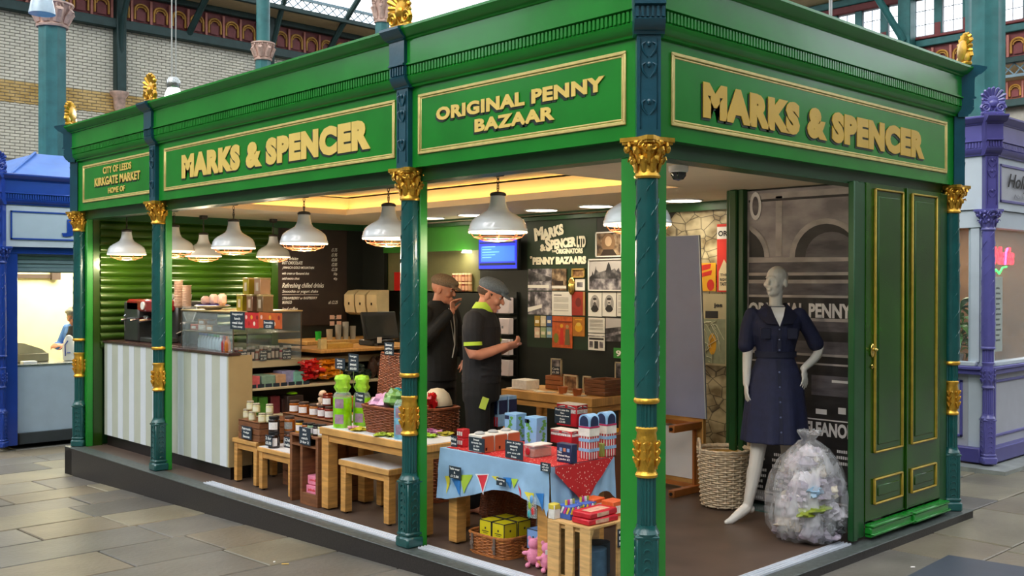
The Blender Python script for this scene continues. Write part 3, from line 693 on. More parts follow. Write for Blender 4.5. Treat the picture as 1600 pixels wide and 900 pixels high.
for i, (x0, x1, lb) in enumerate(((390, 472, 'portrait card of a bearded man, left of the pair'), (477, 560, 'portrait card of a man with a moustache and cap, right of the pair'))):
    poster('portrait_card', lb, gp(x0, 497, x1, 643), paper, [('ell', (.5, .53, .34, .37), M('oval_grey', 'a09c9a', .7)), ('ell', (.5, .62, .13, .15), M('face_grey', 'cfcac6', .7)), ('poly', [(.2, .3), (.38, .48), (.62, .48), (.8, .3), (.65, .19), (.35, .19)], ink), ('ell', (.5, .52 if i == 0 else .57, .1, .09 if i == 0 else .03), M('beard_grey', '55504e' if i == 0 else '55504e', .7)), ('ell', (.5, .73, .14 if i == 0 else .17, .05), ink)], 'picture')
poster('text_sheet', 'white text sheet right of the two portrait cards', gp(566, 497, 648, 643), paper, [], 'sheet', lines=(.86, 14, M('grey_ink'), .1, .85))
bc = ['a8862c', 'd8c9a8', '3c5c94', 'd6b8a0', '9aa87c', '7ca0b0']
for k in range(6):
    c_, r_ = k % 3, k//3; x0 = 62+c_*37; y0 = 640+r_*70
    poster('book_cover', 'small %s book cover, %s row, %s of three' % (['ochre', 'cream', 'blue', 'pinkish', 'sage green', 'pale blue'][k], ['upper', 'lower'][r_], ['left', 'middle', 'right'][c_]), gp(x0, y0, x0+31, y0+63), M('cover_'+bc[k], bc[k], .5, var=.15, vs_=30), [(.15, .3, .7, .3, M('cover_in', 'e6dcc4', .6))], 'book cover', group='six small covers on the wall')
poster('orange_poster', 'orange red illustrated poster with standing figures, lowest on the wall', gp(170, 643, 292, 835), orng, [('ell', (.2, .3, .12, .16), M('mossg', '7a7a2a')), ('poly', [(.36, .1), (.6, .1), (.56, .62), (.42, .62)], redp), ('poly', [(.64, .1), (.9, .1), (.86, .6), (.68, .6)], M('olivebr', '6a5a34')), ('ell', (.48, .7, .08, .06), yelp), ('ell', (.76, .68, .08, .06), M('tan_print')), (0, .82, 1, .03, M('rust', '7a2c12'))])
poster('yellow_poster', 'ochre poster with a yellow bowl right of the orange poster', gp(295, 647, 368, 765), M('ochre_print', 'b3701e', .55, var=.2, vs_=25), [('ell', (.5, .45, .32, .22), yelp), ('ell', (.5, .62, .2, .1), M('dull_yel', 'e6c04a')), (.2, .84, .6, .06, yelp)])
poster('letter_sheet', 'grey handwritten letter sheet above the old shop front photograph', gp(390, 652, 490, 743), paper, [], 'sheet', lines=(.86, 13, M('grey_ink'), .08, .9))
poster('station_photograph', 'dark photograph of a long building at the right end of the wall', gp(497, 655, 640, 798), photo_m[2], [('poly', [(0, .55), (1, .7), (1, 1), (0, 1)], skyb), ('poly', [(0, .3), (1, .55), (1, .45), (0, .15)], photo_m[1])], 'picture')
poster('shopfront_photograph', 'small white photograph of an old shop front, lowest of its column', gp(390, 748, 490, 850), paper, [(.05, .62, .9, .12, ink), (.38, .1, .24, .45, ink), (.08, .15, .22, .38, photo_m[1]), (.7, .15, .22, .38, photo_m[1]), (0, .82, 1, .06, photo_m[1])], 'picture')
poster('green_number_plate', 'green plate with white numerals low on the wall beside the corner post', gp(545, 838, 650, 900), M('plate_green', '3c8a3a', .5), [], 'sign', text=[('91', .15, .18, .5, .6, chalk, .03)])
g = G(); g.ell((0, 0, 0), (.02, .045, .09), 16, 8); props(g.obj('brass_dish', brass, loc=(3.38, at(893, 447, 'X', 3.38).y, at(893, 447, 'X', 3.38).z)), 'small oval brass dish on the wall between photographs', 'dish')
# old-style lettering painted on the wall
lt = thing('shop_lettering', 'cream old style lettering painted on the green wall panel', 'lettering', (3.395, 4.25, 1.8))
def wl(s, px0, px1, yl, yr, bd, shear=0):
    """one line of the lettering, on the wall plane, rising by its own slope"""
    a = at(px0, yl[1], 'X', 3.39); b = at(px1, yr[1], 'X', 3.39); h = at(px0, yl[0], 'X', 3.39).z-a.z
    ang = math.atan2(b.z-a.z, a.y-b.y); wd = math.hypot(b.z-a.z, a.y-b.y)
    text_fit(s, a-Vector((3.395, 4.25, 1.8)), 'L', wd, h, M('cream_sign_paint', 'ece6cc', .6, var=.04), lt, 'lettering', bd, .003, shear, rot=ang)
def zz_(x, y): return 820+x/3.912, 330+y/3.912
def wlz(s, x0, x1, yl, yr, bd): wl(s, zz_(x0, 0)[0], zz_(x1, 0)[0], (zz_(0, yl[0])[1], zz_(0, yl[1])[1]), (zz_(0, yr[0])[1], zz_(0, yr[1])[1]), bd)
wlz('M', 62, 118, (105, 185), (105, 172), .07); wlz('ARKS', 112, 240, (112, 178), (85, 140), .06)
wlz('&', 95, 130, (205, 248), (198, 240), .05); wlz('S', 132, 165, (160, 250), (155, 240), .06); wlz('PENCER', 160, 315, (175, 235), (155, 215), .06)
wlz('LTD', 318, 372, (152, 222), (160, 220), .05); wlz('THE', 165, 190, (240, 252), (238, 250), .03); wlz('ORIGINATORS', 190, 355, (230, 262), (228, 258), .05)
wlz('OF', 32, 44, (275, 290), (275, 290), .03); wlz('PENNY BAZAARS', 48, 375, (282, 328), (275, 322), .07)
# posters on the stone mural
poster('map_poster', 'tall cream map poster with a yellow town centre', (1092, 459, 1136, 571), M('map_cream', 'b9ac88', .6, var=.05), [(.04, .03, .92, .62, M('map_sage', '8f9478', .6, var=.12, vs_=20)), ('ell', (.5, .3, .14, .15), yelp), (.25, .66, .45, .1, ink)], text=[('jes', .55, .8, .3, .07, ink, .03)], X=3.385)
mp2 = bpy.data.objects['map_poster']; g = G(); yy0, yy1, zt, zb = wall_rect(1092, 459, 1136, 571, X=3.385); W_, H_ = yy0-yy1, zt-zb
for k in range(16):
    pts = [Vector((-.009, -W_*(.06+.88*R.random()), H_*(.05+.58*R.random()))) for _ in range(2)]
    mid = (pts[0]+pts[1])/2+Vector((0, R.uniform(-.03, .03), R.uniform(-.05, .05))); mid.y = max(-W_*.95, min(-.02, mid.y)); mid.z = max(.02, min(H_*.64, mid.z))
    g.tube([pts[0], mid, pts[1]], .0022, 4)
g.obj('road_lines', M('pale_line', 'd8d4b4', .6), mp2, kind='stuff')
poster('yellow_bill', 'yellow bill with bold red marks beside the map', (1091, 411, 1119, 455), yelp, [('poly', [(.05, .9), (.75, .98), (.7, .8), (.1, .7)], redp), ('poly', [(.1, .62), (.8, .75), (.75, .58), (.1, .48)], redp), ('ell', (.72, .22, .2, .2), redp)], X=3.386)
poster('red_bill', 'tall red and white bill with black capitals, right of the yellow bill', (1121, 350, 1141, 456), paper, [(0, 0, 1, .78, redp), (.0, .96, 1, .04, redp), ('poly', [(.15, .02), (.95, .02), (.95, .35), (.55, .48), (.15, .3)], M('cream_print', 'dcc8a0'))], X=3.384, text=[('ORI', .1, .82, .8, .08, ink, .03), ('THE', .25, .23, .6, .04, ink, .02), ('RIGHT', .25, .16, .6, .04, ink, .02), ('TASTE', .25, .09, .6, .05, ink, .03)])
# chalk menu
mb = thing('menu_board', 'tall brown black chalkboard drinks menu on the end wall', 'menu board', (2.2, 7.19, 1.15))
g = G(); g.b2((0, -.012, 0), (.95, .006, 1.19)); g.obj('board', M('menu_brown', '2e211d', .5, var=.15), mb)
def mtext(s, px, py0, py1, wpx, bd=.005, sh=.3):
    a = at(px, py1, 'Y', 7.176); b = at(px+wpx, py1, 'Y', 7.176); t_ = at(px, py0, 'Y', 7.176)
    text_fit(s, a-Vector((2.2, 7.19, 1.15)), 'R', b.x-a.x, t_.z-a.z, chalk, mb, 'chalk_line', bd, .001, sh)
for s, px, y0, y1, w_ in (('flat white', 441, 401, 406, 25), ('HOT CHOCOLATE', 441, 408, 413, 32), ('JAMAICA GOLD MOUNTAIN', 441, 416, 421, 50), ('with cream or flavoured shot', 441, 425, 429, 42), ('add extra shot', 441, 433, 437, 27), ('Refreshing chilled drinks', 441, 442, 452, 65), ('Smoothie or yogurt shake', 441, 453, 459, 56), ('STRAWBERRY or RASPBERRY', 441, 464, 468, 55), ('MANGO', 441, 470, 475, 15), ('Iced coffee', 441, 480, 486, 24)):
    mtext(s, px, y0, y1, w_)
for i, s in enumerate(('£1.75', '£1.95', '£2.05', '£2.05', '£2.20', '50p', '40p')): mtext(s, 518 if i < 5 else 521, 388+i*7.6, 393+i*7.6, 9 if i < 5 else 6)
mtext('all £2.25', 513, 470, 475, 15); mtext('£2.25', 519, 494, 499, 10)
g = G(); a = at(441, 460.5, 'Y', 7.176)-Vector((2.2, 7.19, 1.15)); b = at(498, 460.5, 'Y', 7.176)-Vector((2.2, 7.19, 1.15)); g.tube([a, b], .003, 4); g.obj('chalk_line', chalk, mb)
# hanging screen
sc = thing('wall_screen', 'blue lit wall mounted screen above the man in the flat cap', 'screen', (3.33, 0, 0))
y0, y1, zt, zb = wall_rect(745, 371, 807, 422, X=3.28)
g = G(); g.b2((-.03, y1, zb), (.02, y0, zt), ch=.006); g.obj('screen_case', black, sc)
scm = M('screen_blue', '2030d0', .4, var=0, emit=.9, ecol='1428d0'); g = G(); g.b2((-.034, y1+.015, zb+.015), (-.03, y0-.015, zt-.015)); g.obj('screen_glass', scm, sc)
g = G(); w_ = y0-y1; g.b2((-.036, y1+w_*.07, zb+.09), (-.034, y0-w_*.08, zt-.09)); g.obj('window_pane', M('screen_light', '2a60d8', .4, var=0, emit=.8, ecol='3470e8'), sc)
g = G()
for k in range(5): g.b2((-.038, y0-w_*.15-w_*.1*(k % 3)-w_*.2, zb+.13+k*.028), (-.036, y0-w_*.12, zb+.137+k*.028))
g.obj('screen_lines', M('screen_text', '6fb08a', .4, var=0, emit=.8), sc)
g = G(); g.b2((-.038, y1+.03, zt-.06), (-.036, y0-.03, zt-.045)); g.b2((-.038, y1+.03, zb+.05), (-.036, y0-.03, zb+.075)); g.obj('screen_bar', navy, sc)
g = G(); g.b2((-.0, (y0+y1)/2-.05, (zt+zb)/2-.05), (.065, (y0+y1)/2+.05, (zt+zb)/2+.05)); g.obj('wall_bracket', black, sc)
# ------------------------------------------------------------------ pendant lamps
glow = M('lamp_diffuser', 'ffe2b0', .5, var=0, emit=7, ecol='ffdca0')
copper = M('warm_guard_wire', 'e0a070', .35, metal=.6, var=.05)
iron = M('dark_iron', '4a4540', .5, metal=.5)
g = G(); g.lathe([(.178, 0), (.186, .0), (.187, .012), (.181, .022), (.176, .045), (.163, .07), (.135, .093), (.1, .113), (.072, .13), (.058, .155), (.05, .19), (.046, .225), (.04, .225), (.05, .15), (.06, .125), (.13, .085), (.165, .05), (.174, .015), (.178, 0)], n=32); shade_me = g.mesh('lamp_shade', white_enamel, 50)
g = G(); g.lathe([(0, .222), (.05, .222), (.052, .235), (.04, .245), (.012, .25), (0, .25)], n=20)
g.tube([(0, .0+.008*math.cos(t), .27+.018*math.sin(t)) for t in [2*PI*k/10 for k in range(10)]], .003, 5, loop=True); cap_me = g.mesh('lamp_cap', iron)
g = G(); g.lathe([(.17, .006), (.184, .004), (.186, -.004), (.183, -.010), (.172, -.008), (.17, .006)], n=32); rim_me = g.mesh('glowing_rim', M('rim_glow', 'ffe8c8', .4, var=0, emit=1.6, ecol='ffe2bc'))  # emission paints in the lamplight that grazes the rim
g = G(); g.lathe([(0, .004), (.172, .004), (.172, .0), (0, .0)], n=24); dif_me = g.mesh('diffuser', M('warm_diffuser', 'd8884c', .4, var=.1, emit=.9, ecol='e88a48'))
g = G()
for k in range(8):
    a = k*PI/4; g.tube([(.176*math.cos(a), .176*math.sin(a), -.002), (.15*math.cos(a), .15*math.sin(a), -.035), (.09*math.cos(a), .09*math.sin(a), -.055), (.0, .0, -.062)], .0028, 5)
for r_, z in ((.15, -.035), (.09, -.055), (.178, .0)): g.tube([(r_*math.cos(t), r_*math.sin(t), z) for t in [2*PI*k/20 for k in range(20)]], .0028, 5, loop=True)
guard_me = g.mesh('wire_guard', copper)
def chain_geo(h):
    g = G(); n = max(1, int(h/.03)); 
    for k in range(n):
        z = .285+k*.028; ax = (Vector((1, 0, 0)), Vector((0, 1, 0)))[k % 2]
        g.tube([ax*(.008*math.cos(t))+Vector((0, 0, z+.018*math.sin(t))) for t in [2*PI*j/8 for j in range(8)]], .003, 4, loop=True)
    g.box((0, 0, h+.272), (.07, .07, .05), ch=.01)
    return g
pos = []
for px, py, Xp in ((198, 397, .30), (272, 392, .38), (365, 387, .38), (475, 380, .38), (607, 372, .38), (778, 362, .38), (996, 350, .38)):
    p = at(px, py, 'X', Xp); pos.append((p.x, p.y, p.z))
for px, py in ((318, 400), (427, 401)):
    p = at(px, py, 'Y', 6.85); pos.append((p.x, p.y, p.z))
where = ['hanging in the end bay above the coffee machine', 'half hidden behind the second column from the left', 'third along the front row, over the glass case', 'in front of the chalk menu', 'just left of the column beside the third bay', 'largest one, in front of the blue screen', 'partly hidden behind the corner column', 'in the back row, left of the pair', 'in the back row, beside the chalk menu']
for (x, y, z), wh in zip(pos, where):
    t = thing('pendant_lamp', 'white enamel pendant lamp with wire guard, '+wh, 'lamp', (x, y, z), group='enamel pendant lamps in the kiosk')
    inst('lamp_shade', shade_me, t); inst('lamp_cap', cap_me, t, label='dark metal cap and hook'); inst('diffuser', dif_me, t); inst('glowing_rim', rim_me, t); inst('wire_guard', guard_me, t)
    chain_geo(2.36-z-.29).obj('chain', iron, t)
    l = light('POINT', (0, 0, -.09), 11, (1, .84, .6), .06, t)
# ------------------------------------------------------------------ counter with striped front, chilled shelves, till counter
ct = thing('striped_counter', 'serving counter with grey and white vertical stripes and black kickboard', 'counter', (0, 0, 0))
g = G(); g.b2((.205, 4.61, .11), (.23, 7.18, 1.04)); g.obj('counter_front', M('pale_sage_panel', 'b9bdae', .5, var=.03), ct)
stripe = M('white_stripe', 'd5dbe0', .5, var=.02)
for k in range(10):
    y = 4.63+k*.262
    g = G(); g.b2((.203, y, .11), (.206, min(y+.115, 7.18), 1.04)); g.obj('stripe', stripe, ct)
g = G(); g.b2((.205, 4.59, .11), (.42, 4.61, 1.04)); g.obj('end_panel', M('tan_panel', 'b09a6e', .5, var=.05), ct)
g = G(); g.b2((.235, 4.62, .0), (.5, 7.18, .11)); g.obj('kickboard', M('kick_black', '1b1413', .4), ct)
g = G(); g.b2((.19, 4.58, 1.04), (.31, 7.19, 1.065), ch=.004); g.b2((.31, 5.0, 1.04), (1.0, 7.19, 1.065), ch=.004); g.obj('worktop', M('brown_worktop', '4a3430', .25, var=.1), ct)
cu = thing('shelf_counter', 'cream shelf unit under the till, stocked with sweets and boxes', 'shelf unit', (0, 0, 0))
g = G(); g.b2((.42, 5.2, .1), (2.0, 5.25, 1.0)); g.b2((.42, 4.6, .0), (2.0, 5.25, .1)); g.b2((1.97, 4.6, .1), (2.0, 5.25, 1.0)); g.b2((.3, 4.62, .1), (.32, 5.25, 1.0)); g.obj('carcass', M('dark_taupe', '3a322a', .5), cu)
shm = M('cream_shelf', 'c9bb98', .45, var=.04)
for z in (.49, .73): 
    g = G(); g.b2((.31, 4.6, z), (1.97, 5.2, z+.022), ch=.003); g.obj('shelf', shm, cu)
g = G(); g.b2((.31, 4.78, .95), (1.97, 5.2, .97)); g.obj('shelf', shm, cu)
g = G(); g.b2((.31, 4.775, .91), (1.97, 4.785, .97)); g.obj('shelf_lip', shm, cu)
g = G(); g.b2((1.1, 4.585, 1.02), (2.35, 5.25, 1.05), ch=.005); g.obj('till_top', oakh, cu)
# ------------------------------------------------------------------ small tables
def table(name, label, x0, x1, y0, y1, z, th=.045, leg=.065, top=None, legmat=None, white_top=False, apron=.05, group=None):
    t = thing(name, label, 'table', (x0, y0, 0), group=group)
    W_, L_ = x1-x0, y1-y0
    g = G(); g.b2((0, 0, z-th), (W_, L_, z), ch=.004); tp = g.obj('tabletop', oakh, t)
    if white_top: g = G(); g.b2((.012, .012, z), (W_-.012, L_-.012, z+.003)); g.obj('white_surface', white, tp)
    for xx in (0.012, W_-leg-.012):
        for yy in (0.012, L_-leg-.012):
            g = G(); g.b2((xx, yy, .012), (xx+leg, yy+leg, z-th), ch=.003); l_ = g.obj('leg', oak, t)
            g = G(); g.lathe([(0, 0), (.014, 0), (.014, .008), (.005, .012), (0, .012)], (xx+leg/2, yy+leg/2, 0), 10); g.obj('foot_glide', black, l_)
    g = G(); a = .02
    for p, q in (((a, a), (a+.018, L_-a)), ((W_-a-.018, a), (W_-a, L_-a)), ((a, a), (W_-a, a+.018)), ((a, L_-a-.018), (W_-a, L_-a))): g.b2((*p, z-th-apron), (*q, z-th))
    g.obj('apron', oak, t)
    return t
table('nest_table', 'small oak side table beside the striped counter, leftmost in the row', .215, .62, 4.17, 4.56, .365, .035, .05)
table('nest_table', 'low oak table with white top carrying two dark jars', .19, .60, 3.60, 4.11, .345, .035, .05, white_top=True)
table('display_table', 'oak display table carrying the wicker hamper and green sweet jars', .17, .60, 1.97, 3.18, .60, .05, .085, white_top=True)
table('stool_table', 'low oak stool with white top tucked under the hamper table', .20, .60, 2.38, 2.98, .385, .04, .06, white_top=True)
table('display_table', 'oak table under the blue bunting cloth', .22, .74, .90, 1.80, .59, .05, .08)
table('display_table', 'oak display table in front of the picture wall', 2.05, 2.55, 2.2, 3.25, .74, .07, .07)
# ------------------------------------------------------------------ crates
def plank_box(t, x0, x1, y0, y1, z0, z1, mt, n=3, th=.012, floor=True, name='board'):
    h = (z1-z0)/n
    for k in range(n):
        a, b = z0+k*h+.002, z0+(k+1)*h-.003
        for p, q in (((x0, y0), (x0+th, y1)), ((x1-th, y0), (x1, y1)), ((x0+th, y0), (x1-th, y0+th)), ((x0+th, y1-th), (x1-th, y1))):
            g = G(); g.b2((*p, a), (*q, b), ch=.002); g.obj(name, mt, t)
    if floor: g = G(); g.b2((x0+th, y0+th, z0), (x1-th, y1-th, z0+th)); g.obj('base_board', mt, t)
t = thing('wooden_crate', 'brown wooden crate under the cream jars on the leftmost side table', 'crate', (.23, 4.14, .366)); plank_box(t, 0, .36, 0, .34, 0, .16, darkwood)
g = G(); g.b2((0, 0, .15), (.36, .34, .16)); g.obj('lid_board', darkwood, t)
t = thing('crate_tower', 'brown wooden crate stood on end with pink boxes inside', 'crate', (.17, 3.20, 0))
g = G(); g.b2((0, 0, 0), (.26, .03, .50), ch=.003); g.obj('side_board', darkwood, t)
g = G(); g.b2((0, .21, 0), (.26, .24, .50), ch=.003); g.obj('side_board', darkwood, t)
g = G(); g.b2((0, .355, 0), (.26, .385, .50), ch=.003); g.obj('side_board', darkwood, t)
for y0, y1, z in ((-.0, .385, .50), (.03, .21, .43), (.24, .355, .43)): g = G(); g.b2((0, y0, z), (.26, y1, z+.014)); g.obj('cross_board', darkwood, t)
g = G(); g.b2((0, .03, 0), (.02, .21, .09), ch=.002); g.obj('front_board', darkwood, t); g = G(); g.b2((.25, 0, 0), (.26, .385, .5)); g.obj('back_board', darkwood, t)
t = thing('wooden_crate', 'tall brown crate stand behind the stacked jam jars', 'crate', (.46, 3.22, 0)); plank_box(t, 0, .22, 0, .95, 0, .588, darkwood, 5)
g = G(); g.b2((0, 0, .575), (.22, .95, .588)); g.obj('lid_board', darkwood, t)
ptag = M('pink_box', 'e88aa4', .45, var=.12, vs_=18)
for k, z in enumerate((.0, .062, .124)):
    t = thing('pink_box', 'pink sweet box leaning in the bottom of the brown crate, %s of three' % ['lowest', 'middle', 'top'][k], 'box', (.19+.012*k, 3.235, .004+z*1.15), 0, 'pink sweet boxes')
    g = G(); g.b2((0, 0, 0), (.16, .17, .066), ch=.003); g.obj('carton', ptag, t)
    text_fit('pink', Vector((-.001, .14, .022)), 'L', .10, .024, redp, t, 'lettering', .02, .001); 
t = thing('slatted_crate', 'pale pine slatted crate beside the bright green post with red packets on top', 'crate', (.14, .50, 0))
for k, (a, b) in enumerate(((.23, .32), (.125, .185), (0, .075))):
    g = G(); g.b2((0, a, 0), (.018, b, .318), ch=.002); g.obj('slat', pine, t)
for k in range(4):
    g = G(); g.b2((.03+k*.1, 0, 0), (.09+k*.1, .016, .318), ch=.002); g.obj('slat', pine, t) if k > 1 else None
for k in range(4): g = G(); g.b2((.0+k*.107, 0, .318), (.1+k*.107, .32, .332), ch=.002); g.obj('top_slat', pine, t)
g = G(); g.b2((.018, 0, .29), (.03, .32, .318)); g.b2((.018, 0, 0), (.03, .32, .03)); g.b2((.018, .3, 0), (.42, .32, .3)); g.obj('rail', pine, t)
for i, (c_, lb, x, y) in enumerate((('4a6a84', 'folded blue grey fabric inside the slatted crate', .3, .62), ('2c3a44', 'dark cloth bag at the back inside the slatted crate', .42, .70))):
    g = G(); n = 12
    rings = []
    for j in range(7):
        z = j/6*.17; rings.append([Vector((.09*math.cos(2*PI*q/n)*(1+.25*noise.noise(Vector((q, j, i*9)))), .07*math.sin(2*PI*q/n)*(1+.25*noise.noise(Vector((q*2, j, i*5)))), .0+z)) for q in range(n)])
    g.loft(rings); props(g.obj('folded_cloth', M('cloth_'+c_, c_, .8, var=.2, vs_=20), loc=(x, y, .0)), lb, 'cloth')
# ------------------------------------------------------------------ wicker
def weave(g, path, z0, z1, rows, r, amp, stakes, lean=0, cx=0, cy=0, n_per=4):
    """wavy withies woven round a closed outline; path(t) gives (x, y) for t in 0..1"""
    N_ = stakes*n_per
    for k in range(rows):
        z = z0+(z1-z0)*(k+.5)/rows; s = 1+lean*(k/rows); pts = []
        for q in range(N_):
            x, y = path(q/N_); nx, ny = x-cx, y-cy; ln = math.hypot(nx, ny) or 1
            w_ = amp*math.cos(PI*q/n_per*1.0+(PI if k % 2 else 0))
            pts.append((cx+nx*s+nx/ln*w_, cy+ny*s+ny/ln*w_, z+R.uniform(-.0008, .0008)))
        g.tube(pts, r, 4, loop=True)
    for q in range(stakes):
        x, y = path((q+.5)/stakes) if False else path(q/stakes)
        g.tube([(x, y, z0), (cx+(x-cx)*(1+lean), cy+(y-cy)*(1+lean), z1)], r*.9, 4)
def rpath(hx, hy, p=5):
    def f(t):
        a = 2*PI*t; c_, s_ = math.cos(a), math.sin(a); d = (abs(c_)**p+abs(s_)**p)**(-1/p)
        return hx*c_*d, hy*s_*d
    return f
def rod_grid(g, o, u, v, w_, h, rows, r, ref=None):           # woven flat panel (a lid)
    o, u, v = Vector(o), Vector(u).normalized(), Vector(v).normalized(); nn = u.cross(v)
    for k in range(rows):
        pts = [o+u*(w_*j/14)+v*(h*(k+.5)/rows)+nn*(r*.8*math.cos(PI*j+(PI if k % 2 else 0))) for j in range(15)]
        g.tube(pts, r, 4)
    for j in range(8): g.tube([o+u*(w_*j/7), o+u*(w_*j/7)+v*h], r*1.2, 4)
    for a, b in ((o, o+u*w_), (o+v*h, o+v*h+u*w_)): g.tube([a, b], r*1.8, 6)
def hamper(name, label, loc, hx, hy, h, mt, rows, lid=None, rz=0, lean=.12, straps=False, r=.0045):
    t = thing(name, label, 'basket', loc, rz)
    g = G(); weave(g, rpath(hx, hy), .0, h, rows, r, r*.8, 26, lean); g.obj('woven_body', mt, t, kind='stuff')
    g = G(); f = rpath(hx*(1+lean), hy*(1+lean)); pts = [(*f(k/40), h) for k in range(40)]; g.tube(pts, r*2.1, 6, loop=True); f = rpath(hx, hy); g.tube([(*f(k/40), .006) for k in range(40)], r*1.8, 6, loop=True); g.obj('rim', mt, t)
    g = G(); g.b2((-hx*.93, -hy*.93, .004), (hx*.93, hy*.93, .012)); g.obj('base', mt, t)
    if lid:
        g = G(); o, u, v, w_, hh = lid; rod_grid(g, o, u, v, w_, hh, int(hh/r/2.1), r); g.obj('lid', mt, t)
    if straps:
        for y in (-hy*.6, hy*.6):
            g = G(); g.b2((-hx*(1+lean)-.012, y-.009, h*.25), (-hx*(1+lean)-.006, y+.009, h*1.02)); g.box((-hx*(1+lean)-.014, y, h*.55), (.006, .028, .026), ch=.002); g.obj('strap', M('grey_strap', '6a5a50', .5), t)
    return t
# hamper on the table with the sweet bags
hamper('wicker_hamper', 'brown wicker hamper with raised lid on the oak display table, full of bags', (.40, 2.575, .604), .135, .19, .185, wickerd, 20, lid=((.15, .42, .17), (.0, -1, 0), (.12, 0, 1), .40, .36), lean=.18)
hamper('wicker_hamper', 'small brown wicker hamper with strap buckles holding yellow tea boxes', (.34, 1.385, 0), .155, .165, .125, wicker, 13, lean=.08, straps=True)
t = hamper('wicker_tray', 'low brown wicker tray under the blue boxes beneath the cloth', (.44, 1.03, 0), .15, .15, .07, wickerd, 8)
t = thing('hamper_lid', 'large wicker hamper lid leaning open under the bunting cloth', 'basket lid', (.56, 1.30, .0))  # only a leaning lid, no hamper body is built with it
g = G(); rod_grid(g, (0, .56, .12), (0, -1, 0), (.14, 0, 1), .52, .30, 34, .0045); g.obj('woven_panel', wickerd, t, kind='stuff')
g = G(); g.b2((.02, .0, 0), (.05, .56, .12)); g.obj('foot_panel', wickerd, t)
# white washed round basket
bk = thing('laundry_basket', 'large whitewashed round wicker basket with two loop handles on the floor', 'basket', (2.42, 1.21, 0))
g = G(); weave(g, rpath(.165, .165, 2), .01, .40, 24, .0085, .008, 20, .17); g.obj('woven_body', wickerw, bk, kind='stuff')
g = G(); f = rpath(.196, .196, 2)
for dz, dr in ((0, 0), (.014, .006), (.006, -.008)): g.tube([((f(k/36)[0])*(1+dr*3), f(k/36)[1]*(1+dr*3), .41+dz+.004*(k % 2)) for k in range(36)], .009, 6, loop=True)
g.obj('rim', wickerw, bk)
for sg in (-1, 1):
    g = G(); u = Vector((.69, -.72, 0))*sg
    for dd in (0, .012): g.tube([u*.19+Vector((-u.y, u.x, 0))*(.07*math.cos(PI*k/12))+Vector((0, 0, .40+.085*math.sin(PI*k/12)+dd)) for k in range(13)], .011, 6)
    g.obj('handle', wickerw, bk)
g = G(); g.lathe([(0, 0), (.15, .0), (.17, .2), (.185, .37), (.17, .38), (.14, .36), (0, .355)], n=20); props(g.obj('brown_paper', M('mustard_paper', '8f6a24', .7, var=.3, vs_=8), loc=(2.42, 1.21, .012)), 'mustard brown wrapping heaped inside the round white basket', 'paper')
g = G(); g.box((.05, -.06, .385), (.05, .03, .012), rz=.6); props(g.obj('paper_tag', white, loc=(2.42, 1.21, 0.0)), 'small white paper tag lying in the round white basket', 'tag')
# ------------------------------------------------------------------ jars
def jar(name, label, cat, loc, r, h, body, lid, lab, group=None, hexa=False):
    t = thing(name, label, cat, loc, R.uniform(-.1, .1), group); n = 6 if hexa else 16
    g = G(); g.lathe([(0, 0), (r*.94, 0), (r, .004), (r, h*.74), (r*.85, h*.8), (r*.8, h*.84), (0, h*.84)], n=n); g.obj('glass_body', body, t)
    g = G(); g.lathe([(0, h*.82), (r*.9, h*.82), (r*.93, h*.84), (r*.93, h*.98), (r*.88, h), (0, h)], n=16); g.obj('lid', lid, t)
    a = math.radians(222); g = G(); rr = r*1.015
    pts0 = [(rr*math.cos(a+d), rr*math.sin(a+d)) for d in [-.85+.17*k for k in range(11)]] if not hexa else [(rr*math.cos(a+d), rr*math.sin(a+d)) for d in (-.8, -.4, 0, .4, .8)]
    g.loft([[Vector((x, y, h*.14)) for x, y in pts0], [Vector((x, y, h*.62)) for x, y in pts0]], closed=False, caps=False); g.obj('paper_label', lab, t)
    return t
def jm(n, c): return M('jar_'+n, c, .12, var=.12, vs_=30, coat=.4)
amber, redj, darkj, yelj, creamj, greenj = jm('amber', '9a5216'), jm('red', '7c2412'), jm('dark', '25150f'), jm('yellow', 'c9962a'), jm('cream', 'dad3a4'), jm('green', '7fa07a')
blk = M('black_lid', '1a1a1c', .35); wl_ = M('white_label', 'e4e0e0', .6, var=.1, vs_=60); ql = M('checked_lid', 'b0a490', .6, var=.5, vs_=120); brl = M('brown_lid', '4c3a30', .5)
def z8(x, y): return 360+x/8, 600+y/8
def onz(px, py, z): p = at(px, py, 'Z', z); return (p.x, p.y, z)
def onX(px, py, X): return at(px, py, 'X', X)
n_ = 0
for row, xs, z in (('lower', (205, 275, 395, 490), .527), ('upper', (250, 325, 490), .599)):
    for i, x in enumerate(xs):
        p = onX(*z8(x, 460), .27+(.05 if x in (205, 490, 250) else 0))
        jar('curd_jar', 'small cream jar with patterned lid, %s row on the brown crate, %s from the left' % (row, ['first', 'second', 'third', 'fourth'][i]), 'jar', (p.x, p.y, z), .031, .072, creamj, ql, M('cream_label', 'e0dcc0', .6), 'pale cream jars stacked on the crate')
p = onX(*z8(590, 745), .27)
jar('preserve_jar', 'large dark jar with white and maroon label, on the white topped low table', 'jar', (.25, p.y+.02, .348), .047, .13, darkj, blk, wl_)
jar('preserve_jar', 'second dark preserve jar with a brown lid, behind the front one on the low table', 'jar', (.36, p.y-.03, .348), .047, .13, jm('brown', '5a3018'), brl, wl_)
jar('preserve_jar', 'large dark jar stacked on top of the front dark jar', 'jar', (.25, p.y+.02, .479), .045, .12, darkj, blk, wl_)
jar('preserve_jar', 'amber jar stacked on the second dark jar', 'jar', (.36, p.y-.03, .479), .042, .115, amber, brl, M('grey_label', '8a8d8c', .6, var=.3, vs_=80))
